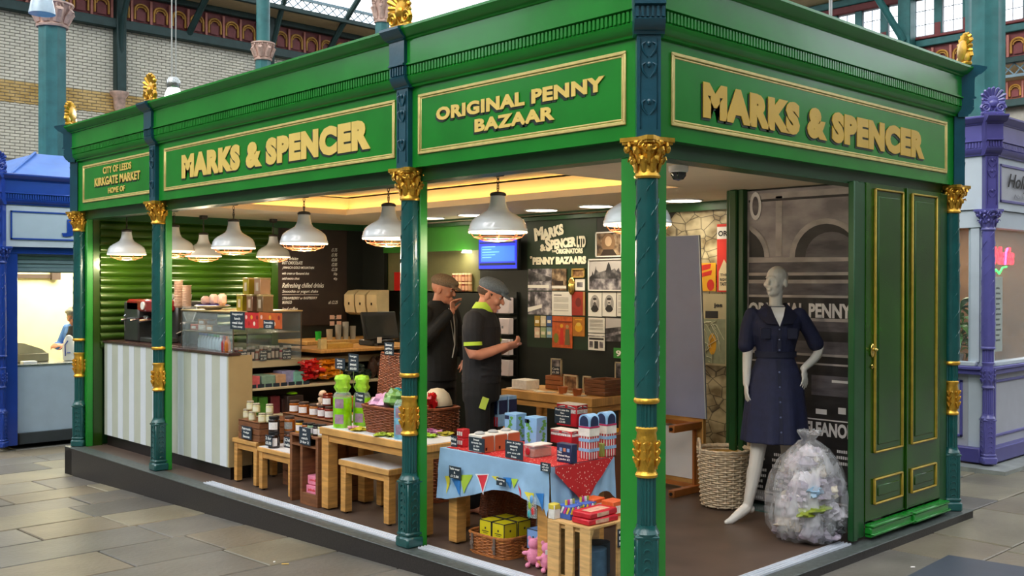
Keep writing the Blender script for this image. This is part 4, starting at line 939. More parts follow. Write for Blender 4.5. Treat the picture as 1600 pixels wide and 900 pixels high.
# jars along the crates: (zoom x, zoom bottom y, z, r, h, body, lid, words)
rows = [(850, 590, .515, .033, .09, yelj, blk, 'mustard yellow jar at the left end of the front row'), (930, 590, .515, .03, .08, amber, blk, 'small amber jar second in the front row behind the hanging tag'), (1000, 600, .515, .032, .085, greenj, blk, 'pale green jar in the front row'), (1070, 605, .515, .032, .085, darkj, blk, 'dark blue black jar in the front row'), (1140, 610, .515, .034, .09, creamj, blk, 'cream jar at the right end of the front row')]
for x, y, z, r_, h, b_, l_, lb in rows:
    p = onX(*z8(x, y), .24); yy = min(max(p.y, 3.235), 3.56)
    jar('relish_jar', lb+' on the upended crate', 'jar', (.24, 3.555-(x-850)/290*.31, z), r_, h, b_, l_, wl_)
for k, (x, b_, lb) in enumerate(((690, amber, 'amber honey jar with a large white label, left end of the rear crate'), (780, amber, 'amber honey jar second from the left on the rear crate'), (880, jm('orange', 'a8662a'), 'orange brown jar third from the left on the rear crate'), (955, redj, 'dark red jar on the rear crate behind the front row'), (1020, redj, 'red jam jar in the middle of the rear crate'), (1110, yelj, 'yellow curd jar, left of the two on the rear crate'), (1200, yelj, 'yellow curd jar, right of the two on the rear crate'))):
    yy = 4.10-(x-690)/510*.80
    jar('jam_jar', lb, 'jar', (.53, yy, .589), .044, .098, b_, brl if x < 1050 else blk, wl_)
for x, b_, lb in ((1000, redj, 'red jam jar stacked on the row below, left of the topmost pair'), (1095, redj, 'red jam jar stacked on the row below, right of the topmost pair'), (1180, jm('tang', 'c9702a'), 'orange jam jar stacked at the right end')):
    yy = 4.10-(x-690)/510*.80
    jar('jam_jar', lb, 'jar', (.53, yy, .688), .043, .096, b_, redj if x < 1150 else M('orange_lid', 'd8803a', .4), wl_)
# ------------------------------------------------------------------ chalk price tags: slate plate with real writing
def tag_(label, p, fr, w_, h, lines, rz=None, lean=0, mt=slate, pole=None, name='price_tag'):
    t = thing(name, label, 'price tag', p)
    g = G(); o = .003
    if fr == 'L': g.b2((-o, -w_/2, 0), (o, w_/2, h))
    else: g.b2((-w_/2, -o, 0), (w_/2, o, h))
    g.obj('slate_plate', mt, t)
    n = len(lines); hh = h/(n+.3)
    for i, s in enumerate(lines):
        z = h-(i+1)*hh+hh*.05; ww = min(w_*.86, len(s)*hh*.55)
        O = (-.004, ww/2, z) if fr == 'L' else (-ww/2, -.004, z)
        text_fit(s, Vector(O), fr, ww, hh*.62, chalk, t, 'chalk_writing', .012, .001)
    if pole: g = G(); g.tube([(0, 0, -pole), (0, 0, .01)], .002, 5); g.obj('wire_stem', chrome, t)
    if rz is not None: t.rotation_euler = (0, lean, rz)
    return t
def px_tag(label, px0, py0, px1, py1, X, lines, fr='L', **k):
    a = at(px0, py1, 'X', X); b = at(px1, py1, 'X', X); c_ = at((px0+px1)/2, py0, 'X', X)
    zb = (a.z+b.z)/2
    return tag_(label, ((a.x+b.x)/2, (a.y+b.y)/2, zb), fr, abs(a.y-b.y), c_.z-zb, lines, **k)
px_tag('small chalk tag leaning on the brown crate beside the counter', 378, 666, 393, 686, .215, ['Fairtrade', 'Fudge', 'Sauces'])
px_tag('chalk tag at the left of the dark jars on the low table', 415, 680, 425, 697, .20, ['2 for', '£5.00'])
px_tag('chalk tag right of the dark jars on the low table', 445, 683, 457, 700, .20, ['Chilli', 'relish'])
px_tag('hanging chalk tag with white writing in front of the upended crate', 468, 668, 485, 695, .16, ['Mix', 'and', 'match', '3 for 2'], pole=-.03)
px_tag('chalk tag on a stem above the green sweet jars, left of the pair', 524, 560, 539, 577, .45, ['Sweet', 'gifts', '£5.00'], pole=.10)
px_tag('taller chalk tag on a stem above the green sweet jars, right of the pair', 545, 553, 560, 580, .45, ['Large', 'jars', 'sweet', '£6.00'], pole=.12)
px_tag('chalk tag with blue edge on the rim of the hamper of bags', 556, 613, 569, 629, .25, ['Treat', 'bags'])
px_tag('chalk tag standing above the raised hamper lid', 601, 535, 615, 555, .52, ['Sweet', 'gifts', '£2.00'], pole=.08)
# ------------------------------------------------------------------ sweet jars and bags
def blob(name, label, cat, loc, r, mt, seed=0, amp=.25, group=None, parent=None, n=14, m=9, fr_=2.2):
    g = G(); rings = []
    for i in range(m+1):
        th = PI*i/m; ring = []
        for q in range(n):
            d = Vector((math.sin(th)*math.cos(2*PI*q/n), math.sin(th)*math.sin(2*PI*q/n), math.cos(th)))
            k = 1+amp*noise.noise(d*fr_+Vector((seed*3.1, seed, 7)))*2; ring.append(Vector((d.x*r[0]*k, d.y*r[1]*k, r[2]*(1+d.z*k))))
        rings.append(ring)
    g.loft(rings); o = g.obj(name, mt, parent, sharp=25); o.location = loc
    return props(o, label, cat, group)
lime = M('lime_sweets', '86cc12', .15, var=.3, vs_=22, coat=.5); pinks = M('pink_sweets', 'd8749a', .4, var=.3, vs_=30); lav = M('mauve_print', '9a8094', .45, var=.3, vs_=30)
def sweet_jar(label, loc, r, h, mt, top=True):
    t = thing('sweet_jar', label, 'jar', loc)
    g = G(); g.lathe([(0, 0), (r*.95, 0), (r, .01), (r, h*.82), (r*.97, h*.84), (0, h*.84)], n=24); g.obj('jar_of_sweets', mt, t)
    g = G(); g.lathe([(r, h*.82), (r*1.0, h*.86), (r*.85, h*.95), (r*.6, h), (0, h)], n=24); g.obj('clear_neck', plastic, t)
    for z0 in (.12, .55):
        g = G(); a = math.radians(225); rr = r*1.02
        g.loft([[Vector((rr*math.cos(a+d), rr*math.sin(a+d), h*z)) for d in (-.7, -.4, 0, .3)] for z in (z0, z0+.26)], closed=False, caps=False); g.obj('mauve_label', lav, t)
    if top:
        g = G(); g.lathe([(r*.55, h-.01), (r*.8, h+.03), (r*.72, h+.06), (r*.85, h+.09), (r*.62, h+.115), (0, h+.125)], n=16, wob=lambda q, i: 1+.14*math.sin(q*2.1+i*2)+.08*math.sin(q*4.3)); g.obj('tied_bag', M('green_cellophane', '9fd63a', .2, var=.2, vs_=20), t)
    return t
p = onz(533, 668, .604); sweet_jar('large clear jar of green sweets with tied green top, left end of the oak table', (.27, 3.03, .604), .068, .26, lime)
sweet_jar('clear jar of green sweets half hidden behind the front one', (.42, 3.0, .604), .064, .25, lime)
sweet_jar('pale blue printed jar of sweets beside the third column', (.245, 2.305, .604), .045, .26, M('pale_blue_sweets', '6fa9c4', .4, var=.3, vs_=25), top=False)
for i, (x, y, c_, lb) in enumerate(((.36, 2.64, 'e6b4cc', 'pale pink bag bulging at the front of the hamper'), (.33, 2.56, 'd8a0c4', 'pink white bag in the middle of the hamper'), (.42, 2.50, '2f9aa8', 'teal blue bag in the hamper'), (.45, 2.42, '3478d0', 'bright blue bag at the top right of the hamper'), (.48, 2.60, '49a4a0', 'sea green bag at the back of the hamper'), (.33, 2.42, '6a9a50', 'green bag at the right side of the hamper'))):
    blob('sweet_bag', lb, 'bag', (x, y+.04, .73+.03*(i % 3)), (.085, .08, .06), M('bag_'+c_, c_, .3, var=.15, vs_=12, coat=.3), i+3, .35)
for i, (px, py, c_, lb) in enumerate(((553, 669, 'dc9ab0', 'pink sweet packet flat on the table beside the green jar'), (562, 671, 'e2c832', 'yellow sweet packet beside the green jar'), (598, 679, 'a8bc3c', 'olive green packet in front of the hamper'), (608, 676, 'c8c090', 'pale printed packet in front of the hamper'), (616, 680, 'd2d84c', 'lime packet against the blue jar'), (675, 672, 'b864a4', 'magenta packet on the table right of the third column'), (687, 675, 'c987b0', 'mauve packet on the table right of the third column'), (697, 678, 'a89a30', 'mustard packet at the table end'), (672, 681, 'a4cc3c', 'lime packet at the post right of the third column'))):
    p = at(px, py, 'Z', .612); blob('sweet_packet', lb, 'packet', (min(p.x, .56), max(min(p.y, 3.12), 2.0), .603), (.05, .05, .012), M('pk_'+c_, c_, .3, var=.4, vs_=40, coat=.2), i+20, .5)
blob('waste_bag', 'grey clear plastic bag bulging on the floor behind the hamper table', 'bag', (1.12, 2.55, .0), (.12, .12, .26), M('grey_film', '5a544e', .25, var=.4, vs_=16, coat=.5), 5, .12)
# ------------------------------------------------------------------ goods in the shelf unit
def bxi(name, label, cat, loc, d, mt, rz=0, group=None, top=None, stripe_=None):
    t = thing(name, label, cat, loc, rz, group)
    g = G(); g.b2((-d[0]/2, -d[1]/2, 0), (d[0]/2, d[1]/2, d[2]), ch=.003); g.obj('carton', mt, t)
    if top: g = G(); g.b2((-d[0]/2-.002, -d[1]/2-.002, d[2]*.8), (d[0]/2+.002, d[1]/2+.002, d[2]+.002), ch=.002); g.obj('lid', top, t)
    if stripe_: g = G(); g.b2((-d[0]*.3, -d[1]/2-.002, d[2]*.2), (d[0]*.3, -d[1]/2+.001, d[2]*.7)); g.b2((-d[0]/2-.002, -d[1]*.3, d[2]*.2), (-d[0]/2+.001, d[1]*.3, d[2]*.7)); g.obj('front_label', stripe_, t)
    return t
def hexm(c_): return M('card_'+c_, c_, .45, var=.15, vs_=25)
for i, (x, y, w_, d_, h, c_, lb) in enumerate(((.42, 4.72, .19, .22, .10, 'd86a70', 'coral pink flat box on the middle shelf beside the counter'), (.60, 4.72, .13, .22, .10, '7fa08c', 'sage green box on the middle shelf'), (.72, 4.72, .10, .22, .10, 'c8a07c', 'tan box on the middle shelf'), (.84, 4.76, .13, .16, .12, '9a9ac4', 'lilac crumpled pack on the middle shelf'), (.94, 4.74, .11, .16, .11, '7cbcae', 'aqua green pack on the middle shelf'))):
    bxi('gift_box', lb, 'box', (x, y+.02, .752), (w_, d_, h), hexm(c_))
g = G()
for k in range(9): g.b2((.33+k*.075, 4.603, .754), (.39+k*.075, 4.606, .785))
props(g.obj('shelf_edge_tickets', slate), 'row of dark price tickets along the middle shelf edge', 'tickets', kind='stuff')
for i in range(12):
    c_ = ['c8141c', 'd82a1a', 'e88a12', 'f09a18'][min(3, i//3)]; x = 1.02+(i//3)*.09+R.uniform(-.02, .02); z = .79+(i % 3)*.055
    blob('crisp_packet', '%s crinkled packet in the shelf heap, %s column, %s of three' % ('red' if i < 6 else 'orange', ['left', 'right'][(i//3) % 2], ['lowest', 'middle', 'top'][i % 3]), 'packet', (x, 4.68+R.uniform(-.03, .04), z), (.07, .055, .03), M('foil_'+c_, c_, .25, var=.1, coat=.4), i+40, .5, group='red packets heaped on the shelf' if i < 6 else 'orange packets heaped on the shelf')
for i in range(7): blob('dark_packet', 'dark green packet right of the orange packets, %s tier, %s from the left' % (['lower', 'upper'][i//4], ['first', 'second', 'third', 'fourth'][i % 4]), 'packet', (1.42+(i % 4)*.09, 4.72, .755+.05*(i//4)), (.06, .06, .045), M('dark_foil', '1c302a', .3, var=.4, vs_=20, coat=.3), i+60, .4, group='dark packets on the middle shelf')
for i in range(3): blob('choc_bag', 'brown patterned bag on the middle shelf near the hamper lid, %s of three' % ['left', 'middle', 'right'][i], 'bag', (1.74+i*.08, 4.7, .755), (.045, .05, .10), M('choc_print', '4a3226', .4, var=.7, vs_=60), i+70, .15, group='brown bags near the hamper')
for i, (x, c_, h, lb) in enumerate(((.37, 'a8571c', .15, 'orange brown tall pack under the shelf'), (.47, '3f7c28', .16, 'green pack under the middle shelf, left'), (.57, '4a8a30', .15, 'green pack under the middle shelf, right'), (.69, '6c2830', .15, 'maroon pack under the middle shelf'), (.80, '3c2420', .12, 'dark brown pack under the middle shelf'))):
    bxi('snack_pack', lb, 'packet', (x, 4.72, .513), (.09, .1, h), hexm(c_))
blob('lime_tin', 'lime green tin lid above the amber jars', 'tin', (.86, 4.68, .66), (.05, .05, .016), lime, 1, .02)
bxi('snack_pack', 'dark display box carrying the lime tin', 'box', (.86, 4.70, .513), (.16, .16, .147), hexm('3a2c28'))
t = thing('soft_toy', 'small cream soft toy slumped on the amber jars', 'soft toy', (.56, 3.74, .683))
g = G(); g.ell((0, 0, .03), (.03, .03, .035), 12, 8); g.ell((0, -.01, .085), (.032, .03, .03), 12, 8); g.ell((.0, -.04, .03), (.014, .022, .014), 8, 6); g.ell((0, .035, .04), (.014, .02, .016), 8, 6); g.ell((-.015, -.035, .0), (.025, .013, .013), 8, 6); g.ell((-.015, .025, .0), (.025, .013, .013), 8, 6); g.obj('plush_body', M('cream_plush', 'd8b89a', .9, bump=.3, bs=200), t)
g = G(); g.ell((-.03, -.012, .08), (.008, .014, .012), 8, 6); g.obj('snout', M('plush_tan', 'c89a7c', .9), t)
# goods in front of the glass case and in the upper chilled compartment
tiny = ['30141c', '5a1a20', 'c8661c', '6a6a20', '241a1c', '2c2020', '8c4c3c', '90503c', '3c2c24', '1c1c20', '3a1c24', '2a1a20', 'a04c58', '94745c', '30201c']
for i, c_ in enumerate(tiny):
    x = .36+i*.040
    t = jar('drink_bottle', 'small %s bottle in the row along the counter end, number hidden among its neighbours' % 'dark', 'bottle', (x, 4.83, .972), .021, .10+(.02 if i % 3 else 0), M('jb_'+c_, c_, .2, var=.2, coat=.4), M('ltc', 'b8b0a8', .4), M('lab_p', 'c8b8ac', .6), 'small bottles and pots along the counter end')
    t['label'] = 'small dark bottle, %s from the left, in the packed row at the counter end' % ('first second third fourth fifth sixth seventh eighth ninth tenth eleventh twelfth thirteenth fourteenth fifteenth'.split()[i])
for a, b, X0 in ((377, 391, .0), (412, 422, 0), (447, 460, 0)):
    p = at(a, 568, 'Y', 4.70); q = at(b, 568, 'Y', 4.70)
    tag_('dark slate ticket in front of the small bottles, %s one' % {377: 'left', 412: 'middle', 447: 'right'}[a], ((p.x+q.x)/2, 4.76, .972), 'R', q.x-p.x, .09, ['Fresh', 'drinks', '£1.20'])
# glass case on the counter
gc = thing('glass_case', 'glass display case of pastries standing on the striped counter', 'display case', (.28, 4.66, 1.065))
g = G(); W_, D_, H_ = .66, .95, .33
g.b2((0, 0, 0), (.004, D_, H_)); g.b2((.04, 0, -.09), (W_, .004, H_)); g.b2((W_-.004, 0, -.09), (W_, .34, H_)); g.b2((W_-.004, .34, 0), (W_, D_, H_)); g.b2((0, 0, H_-.004), (W_, D_, H_)); g.obj('glass_pane', glassm, gc)
g = G(); g.b2((0, 0, .15), (W_, D_, .156)); g.obj('glass_shelf', M('shelf_glass', 'b8a888', .2, alpha=.5), gc)
g = G()
for x, y in ((0, 0), (W_, 0), (0, D_), (W_, D_)): g.b2((x-.004, y-.004, 0), (x+.004, y+.004, H_))
g.b2((-.005, -.005, H_-.004), (W_+.005, .004, H_+.006)); g.b2((-.005, -.005, H_-.004), (.004, D_, H_+.006)); g.obj('case_edge', M('dark_edge', '5a4c40', .4), gc)
g = G(); g.b2((-.01, -.01, H_+.004), (W_+.01, D_, H_+.014)); g.obj('tray_top', M('tray_tan', 'b8a070', .4), gc)
for i in range(10):
    c_ = ['3a5cc0', '4a6ac8', '4468c4', '2f8c9a', '3a9aa0', '48a45c', '52ae62', 'c8c4c0', 'a03038', 'b8682c'][i]
    t = thing('water_bottle', 'small clear drink bottle with coloured cap inside the glass case, %s' % ['blue capped, leftmost', 'blue capped, second', 'blue capped, third', 'teal capped, fourth', 'teal capped, fifth', 'green capped, sixth', 'green capped, seventh', 'white capped, eighth', 'red filled, ninth', 'amber filled, tenth'][i], 'bottle', (.40-i*.012, 5.48-i*.078, 1.067), group='bottles in the glass case')
    g = G(); g.lathe([(0, 0), (.026, 0), (.028, .01), (.028, .07), (.02, .09), (.011, .105), (.011, .112), (0, .112)], n=14); g.obj('bottle_body', M('clear_drink', 'bcd0dc', .1, alpha=.8) if i < 8 else M('jb2_'+c_, c_, .15), t)
    g = G(); g.lathe([(0, .11), (.014, .11), (.014, .13), (0, .13)], n=12); g.obj('cap', hexm(c_), t)
for i, (y, z, c_, lb) in enumerate(((5.50, .165, 'b8482c', 'red orange pastry pack on the upper shelf of the case'), (5.35, .165, 'c8b8a8', 'white wrapped roll pack, left'), (5.2, .165, 'b07a40', 'golden wrapped roll pack, right'), (5.35, .215, 'a87440', 'golden pack stacked on the white roll pack'), (5.08, .165, '3a2a26', 'dark cake pack on the upper shelf'))):
    bxi('pastry_pack', lb, 'packet', (.40, y, 1.065+z-.005), (.12, .13, .05), hexm(c_), stripe_=hexm('d8d0c8') if i < 4 else None)
px_tag('large dark slate ticket on the glass case, left of the fruit cards', 360, 487, 383, 515, .27, ['Suggested', 'lunch', 'meal deal', 'Take away'])
for i, (a, b, c_, lb, w1) in enumerate(((383, 405, 'cc2c2c', 'red printed card with pale bands on the glass case', ''), (405, 441, 'c85a24', 'orange fruit printed card on the glass case', ''))):
    p = at(a, 512, 'X', .272); q = at(b, 512, 'X', .272); zt = at(a, 488, 'X', .272).z; zb = at(a, 512, 'X', .272).z
    t = thing('printed_card', lb, 'card', (.268, p.y, zb)); W2 = p.y-q.y
    g = G(); g.b2((0, -W2, 0), (.003, 0, zt-zb)); g.obj('card', hexm(c_), t)
    for k in range(5):
        g = G(); cy, cz, r_ = -W2*(.12+.19*k), (zt-zb)*(.3 if k % 2 else .7), .018; g.add([(-.001, cy+r_*math.cos(2*PI*j/12), cz+r_*math.sin(2*PI*j/12)) for j in range(12)], [tuple(range(12))]); g.obj('printed_shape', hexm(['e8b0a0', 'b01c1c', 'e8a030', 'e8d0b8', '8c2018'][k]), t)
px_tag('small chalk ticket over the orange fruit card', 412, 500, 428, 514, .262, ['Smoothie', '£2.50'])
# things on top of the case
for i, (px, py0, py1, c_) in enumerate(((382, 458, 484, '9a8a1e'), (398, 460, 484, '8a6248'), (414, 460, 484, '7a6040'), (392, 434, 458, '9a8a1e'), (410, 434, 459, 'a07c5c'))):
    p = at(px, 484, 'X', .45); z0 = 1.41 if i < 3 else 1.553
    t = thing('tea_caddy', '%s square caddy on the glass case, %s' % (['mustard', 'brown', 'dark tan', 'mustard', 'pinkish tan'][i], ['lower row left', 'lower row middle', 'lower row right', 'upper row left', 'upper row right'][i]), 'caddy', (.45, p.y, z0))
    g = G(); g.b2((-.05, -.05, 0), (.05, .05, .135), ch=.004); g.obj('caddy_body', M('card_'+c_, c_, .35, metal=.2, var=.15), t); g = G(); g.b2((-.052, -.052, .125), (.052, .052, .141), ch=.003); g.obj('lid', M('caddy_lid', 'b09a6a', .3, metal=.4), t)
    g = G(); g.b2((-.052, -.02, .03), (-.049, .02, .10)); g.obj('label', hexm('b8a890'), t)
pl = thing('serving_plate', 'pale oval plate with a blue band on the glass case', 'plate', (.42, at(332, 476, 'X', .42).y, 1.41))
g = G(); g.lathe([(0, 0), (.06, 0), (.15, .03), (.16, .035), (.15, .04), (.06, .012), (0, .012)], n=28); g.obj('dish', M('plate_cream', 'd8d0c0', .2), pl); g = G(); g.lathe([(.10, .018), (.145, .036), (.14, .045), (.10, .026)], n=28); g.obj('blue_band', M('blue_glaze', '2c2c84', .3), pl)
for i, (px, h) in enumerate(((321, .08), (334, .10), (347, .105))):
    p = at(px, 470, 'X', .42); g = G(); g.box((0, 0, h/2+.04), (.075, .072, h), ch=.022); props(g.obj('bread_roll', M('pale_bread', 'd8ac98', .6, var=.1), loc=(.42, p.y, 1.41)), 'pale wrapped loaf on the blue banded plate, %s of three' % ['left', 'middle', 'right'][i], 'loaf')
for i, (px, top) in enumerate(((279, 432), (292, 441))):
    p = at(px, 476, 'X', .5); n = int((476-top)/2.6)
    t = thing('cup_stack', '%s stack of paper cups at the left end of the glass case' % ['taller', 'shorter'][i], 'cups', (.5, p.y, 1.41 if i else 1.40), group=None)
    t.location = (.5, p.y, 1.41)
    for k in range(n):
        g = G(); g.lathe([(.03, 0), (.042, .022), (.044, .024), (.042, .026), (.03, .01)], (0, 0, .0+k*.0158), 14); g.obj('cup', M('cup_pink', 'd8b8a0', .5), t)
# coffee machine
cm = thing('coffee_machine', 'steel espresso machine with red top panel on the striped counter', 'coffee machine', (.34, 6.22, 1.065))
g = G(); g.b2((.18, 0, 0), (.62, .75, .40), ch=.02); g.b2((.0, 0, 0), (.2, .75, .05), ch=.01); g.b2((-.02, .42, 0), (.3, .76, .40), ch=.015); g.obj('machine_body', M('dark_steel', '4c4c4a', .35, metal=.5, var=.2), cm)
g = G(); g.b2((-.02, .04, .30), (.2, .70, .42), ch=.02); g.obj('top_panel', M('dark_red_enamel', '8c1a20', .25, coat=.4), cm)
for y in (.16, .38, .60):
    g = G(); g.lathe([(0, 0), (.035, 0), (.035, .04), (0, .05)], (.05, y, .22), 14); g.tube([(.02, y, .235), (-.12, y, .215)], .013, 8); g.obj('group_head', chrome, cm)
for y in (.03, .72): g = G(); g.tube([(.05, y, .32), (-.03, y, .25), (-.02, y, .10)], .007, 6); g.obj('steam_wand', chrome, cm)
g = G(); g.lathe([(0, 0), (.04, 0), (.04, .012), (0, .012)], (0, 0, 0), 16); o = g.obj('pressure_gauge', paper, cm); o.rotation_euler = (0, -PI/2, 0); o.location = (-.02, .30, .36)
g = G(); g.b2((.2, .74, .0), (.6, .76, .42)); g.obj('side_panel', steel, cm)
for y in (.1, .3, .5, .65): g = G(); g.lathe([(0, 0), (.028, 0), (.036, .05), (.033, .05), (.026, .006), (0, .006)], (.35, y, .42), 12); g.obj('stacked_cup', white, cm)
gr_ = thing('coffee_grinder', 'black coffee grinder beside the second column', 'grinder', (.45, 5.80, 1.065)); g = G(); g.b2((-.07, -.08, 0), (.07, .08, .22), ch=.02); g.tube([(-.07, 0, .12), (-.13, 0, .10)], .02, 8); g.obj('grinder_body', black, gr_); g = G(); g.lathe([(.03, .22), (.07, .33), (.07, .36), (0, .365)], n=16); g.obj('bean_hopper', plastic, gr_)
# till and paper towel holders, things on the back counter
tl = thing('till', 'black till screen with card reader on the wooden counter', 'till', (1.9, 4.80, 1.05))
rm = Matrix.Rotation(-.25, 3, 'X'); g = G(); g.box((0, 0, .19), (.40, .03, .27), rm=rm, ch=.006); g.obj('screen', black, tl)
g = G(); g.box((0, -.02, .19), (.34, .004, .20), rm=rm); g.obj('screen_glass', M('dim_glass', '3a3d3c', .1), tl)
g = G(); g.box((0, .05, .03), (.26, .24, .06), ch=.012); g.tube([(0, .06, .05), (0, .03, .15)], .03, 8); g.obj('stand', black, tl)
g = G(); g.box((-.1, -.14, .02), (.09, .05, .02)); g.obj('receipt_slot', black, tl); g = G(); g.box((.24, -.10, .05), (.08, .13, .04), ch=.01); g.obj('card_reader', M('reader_grey', '2a2a2c', .4), tl)
g = G(); g.b2((-.14, -.155, .035), (-.09, -.15, .09)); g.obj('paper_note', paper, tl)
bc_ = thing('back_counter', 'wooden back counter under the chalk menu', 'counter', (2.2, 6.55, 0)); g = G(); g.b2((0, 0, .96), (1.2, .64, 1.0), ch=.004); g.obj('worktop', oakh, bc_); g = G(); g.b2((.02, .03, 0), (1.18, .62, .96)); g.obj('cabinet', black, bc_)
for i in range(3):
    t = thing('towel_dispenser', 'cream rounded paper towel dispenser on the dark wall, %s of three' % ['left', 'middle', 'right'][i], 'dispenser', (3.28, 7.06-i*.23, 1.27), group='paper towel dispensers')
    g = G(); g.prism([(0, 0), (-.10, 0), (-.16, .03), (-.18, .12), (-.18, .24), (-.12, .29), (0, .30)], -.1, .1, 'Y'); 
    g.obj('dispenser_body', M('cream_plastic', 'dcc79a', .35), t); g = G(); g.b2((-.183, -.012, .12), (-.178, .012, .15)); g.obj('window_slot', darkj, t)
for i, (x, h, c_, lb) in enumerate(((2.45, .10, '2fae3c', 'bright green cups on the back counter'), (2.60, .12, 'b8a890', 'pale cup stack on the back counter'), (2.72, .17, 'a8a49c', 'tall glass tumbler stack, left'), (2.82, .20, 'b0aca4', 'tall glass tumbler stack, middle'), (2.92, .15, 'a09c94', 'tall glass tumbler stack, right'))):
    g = G(); g.lathe([(0, 0), (.032, 0), (.038, h), (.034, h), (.03, .01), (0, .01)], n=14); props(g.obj('tumbler_stack', M('tmb_'+c_, c_, .2, metal=.1), loc=(x, 6.72, 1.0)), lb, 'cups')
bxi('wooden_tray', 'low yellow wooden tray on the counter left of the till', 'tray', (1.38, 4.78, 1.05), (.28, .18, .045), hexm('c8a04c')); bxi('paper_cup', 'cream paper cup beside the wooden tray', 'cup', (1.2, 4.72, 1.05), (.06, .06, .09), hexm('d8c488'))
t = thing('wall_sockets', 'small lit red and white switches low on the chalk menu wall', 'switch', (2.98, 7.17, 1.14)); 
for a in (-.05, .05):
    for b_ in (0, .075): g = G(); g.b2((a-.03, -.01, b_), (a+.03, 0, b_+.05)); g.obj('switch_plate', M('switch_pink', 'e8c0b0', .4), t)
# bottles in the niche and the red tin
for i in range(12):
    c_ = ['7a2c20', '8c5a3c', 'a87a4c'][i % 3]; y = 5.50-(i % 6)*.055; z = 1.56+(i//6)*.10
    t = jar('niche_bottle', 'small sauce bottle in the olive niche, %s tier, %s from the right' % (['lower', 'upper'][i//6], ['first', 'second', 'third', 'fourth', 'fifth', 'sixth'][i % 6]), 'bottle', (3.43, y, z), .024, .10, M('jn_'+c_, c_, .3, var=.2), M('nichecap', 'e0c8a0', .4), M('niche_label', 'c89a7c', .5), 'sauce bottles in the niche')
bxi('red_tin', 'bright red tin in the niche left of the third column', 'tin', (3.42, 6.45, 1.56), (.06, .2, .22), M('bright_red', 'c41c14', .3)); bxi('picture_card', 'pink and white card behind the sauce bottles', 'card', (3.44, 5.62, 1.56), (.02, .15, .17), hexm('d89a8c'))
g = G(); g.lathe([(0, 0), (.06, 0), (.05, .03), (0, .035)], n=16); props(g.obj('niche_light', M('niche_glow', 'fff4d8', .4, var=0, emit=8), loc=(3.43, 5.28, 1.985)), 'small glowing light under the top of the bottle niche', 'light')
light('POINT', (3.34, 5.28, 1.93), 2.5, (1, .9, .65), .04)

hamper('tall_basket', 'tall brown wicker basket on the floor behind the display table end', (1.02, 2.86, 0), .125, .125, .70, wickerd, 52, lean=.08, r=.006)
g = G(); g.lathe([(0, 0), (.11, 0), (.115, .02), (.11, .05), (.09, .10), (.05, .135), (0, .145)], n=28); o = props(g.obj('cream_drum', M('cream_padding', 'd8cbb0', .6), loc=(1.02, 2.86, .705)), 'cream domed cushion resting on the tall brown basket', 'cushion')
g = G(); g.lathe([(.112, -.012), (.122, -.012), (.122, .014), (.112, .014)], n=28); g.obj('dark_band', black, o)
blob('red_packet', 'crimson and green packet on the tall basket beside the cream cushion', 'packet', (.90, 2.78, .71), (.04, .035, .06), M('foil_c8141c'), 91, .4)
# ------------------------------------------------------------------ figures: closed volumes fused into one smooth skin
def sculpt(g, name, mat, parent, voxel=.006, smooth=4, fac=.5, **k):
    me = g.mesh('tmp', mat); o = bpy.data.objects.new('tmp', me); C.objects.link(o)
    r = o.modifiers.new('r', 'REMESH'); r.mode = 'VOXEL'; r.voxel_size = voxel; r.adaptivity = 0
    s = o.modifiers.new('s', 'SMOOTH'); s.factor = fac; s.iterations = smooth
    dg = bpy.context.evaluated_depsgraph_get(); m2 = bpy.data.meshes.new_from_object(o.evaluated_get(dg), depsgraph=dg)
    bpy.data.objects.remove(o); m2.name = name
    m2.polygons.foreach_set('use_smooth', [True]*len(m2.polygons))
    m2.materials.clear(); m2.materials.append(mat)
    q = bpy.data.objects.new(name, m2); C.objects.link(q)
    if parent: q.parent = parent
    return props(q, **k)
def V(*a): return Vector(a)
def limb(g, pts, rs, n=12):
    pts = [Vector(p) for p in pts]; P_, Q_ = [], []
    for i in range(len(pts)-1):                 # gentle spline between joints
        p0 = pts[max(i-1, 0)]; p1, p2 = pts[i], pts[i+1]; p3 = pts[min(i+2, len(pts)-1)]
        for j in range(4):
            t = j/4
            c_ = .5*((2*p1)+(p2-p0)*t+(2*p0-5*p1+4*p2-p3)*t*t+(3*p1-p0-3*p2+p3)*t**3)
            P_.append(c_); Q_.append(rs[i]*(1-t)+rs[i+1]*t)
    P_.append(pts[-1]); Q_.append(rs[-1]); g.tube(P_, Q_, n)
    g.ell(P_[0], (Q_[0],)*3, n, 8); g.ell(P_[-1], (Q_[-1],)*3, n, 8)
def torso(g, secs, n=20):
    g.loft([[V(cx+rx*math.cos(2*PI*q/n), cy+ry*math.sin(2*PI*q/n), z) for q in range(n)] for z, cx, cy, rx, ry in secs])
def head(g, c, rot, s=1, faint=0):
    def E(p, r, m_=10): g.ell(Vector(c)+rot@(Vector(p)*s), [x*s for x in r], 14, m_, rot)
    E((0, .014, .028), (.073, .092, .086)); E((0, -.018, -.015), (.063, .070, .086)); E((0, -.028, -.068), (.047, .052, .044)); E((0, -.064, -.096), (.02, .02, .016))
    g.tube([Vector(c)+rot@(V(0, -.084, .008)*s), Vector(c)+rot@(V(0, -.104, -.022)*s), Vector(c)+rot@(V(0, -.100, -.036)*s)], [.008*s, .012*s, .011*s], 8)
    E((0, -.080, .022), (.044, .012, .009), 6)
    for sg in (-1, 1):
        E((.036*sg, -.060, -.028), (.024, .024, .024), 6); E((.076*sg, .01, -.014), (.010, .019, .031), 6)
    E((0, -.090, -.058), (.024, .009, .006), 6); E((0, -.087, -.070), (.020, .009, .007), 6)
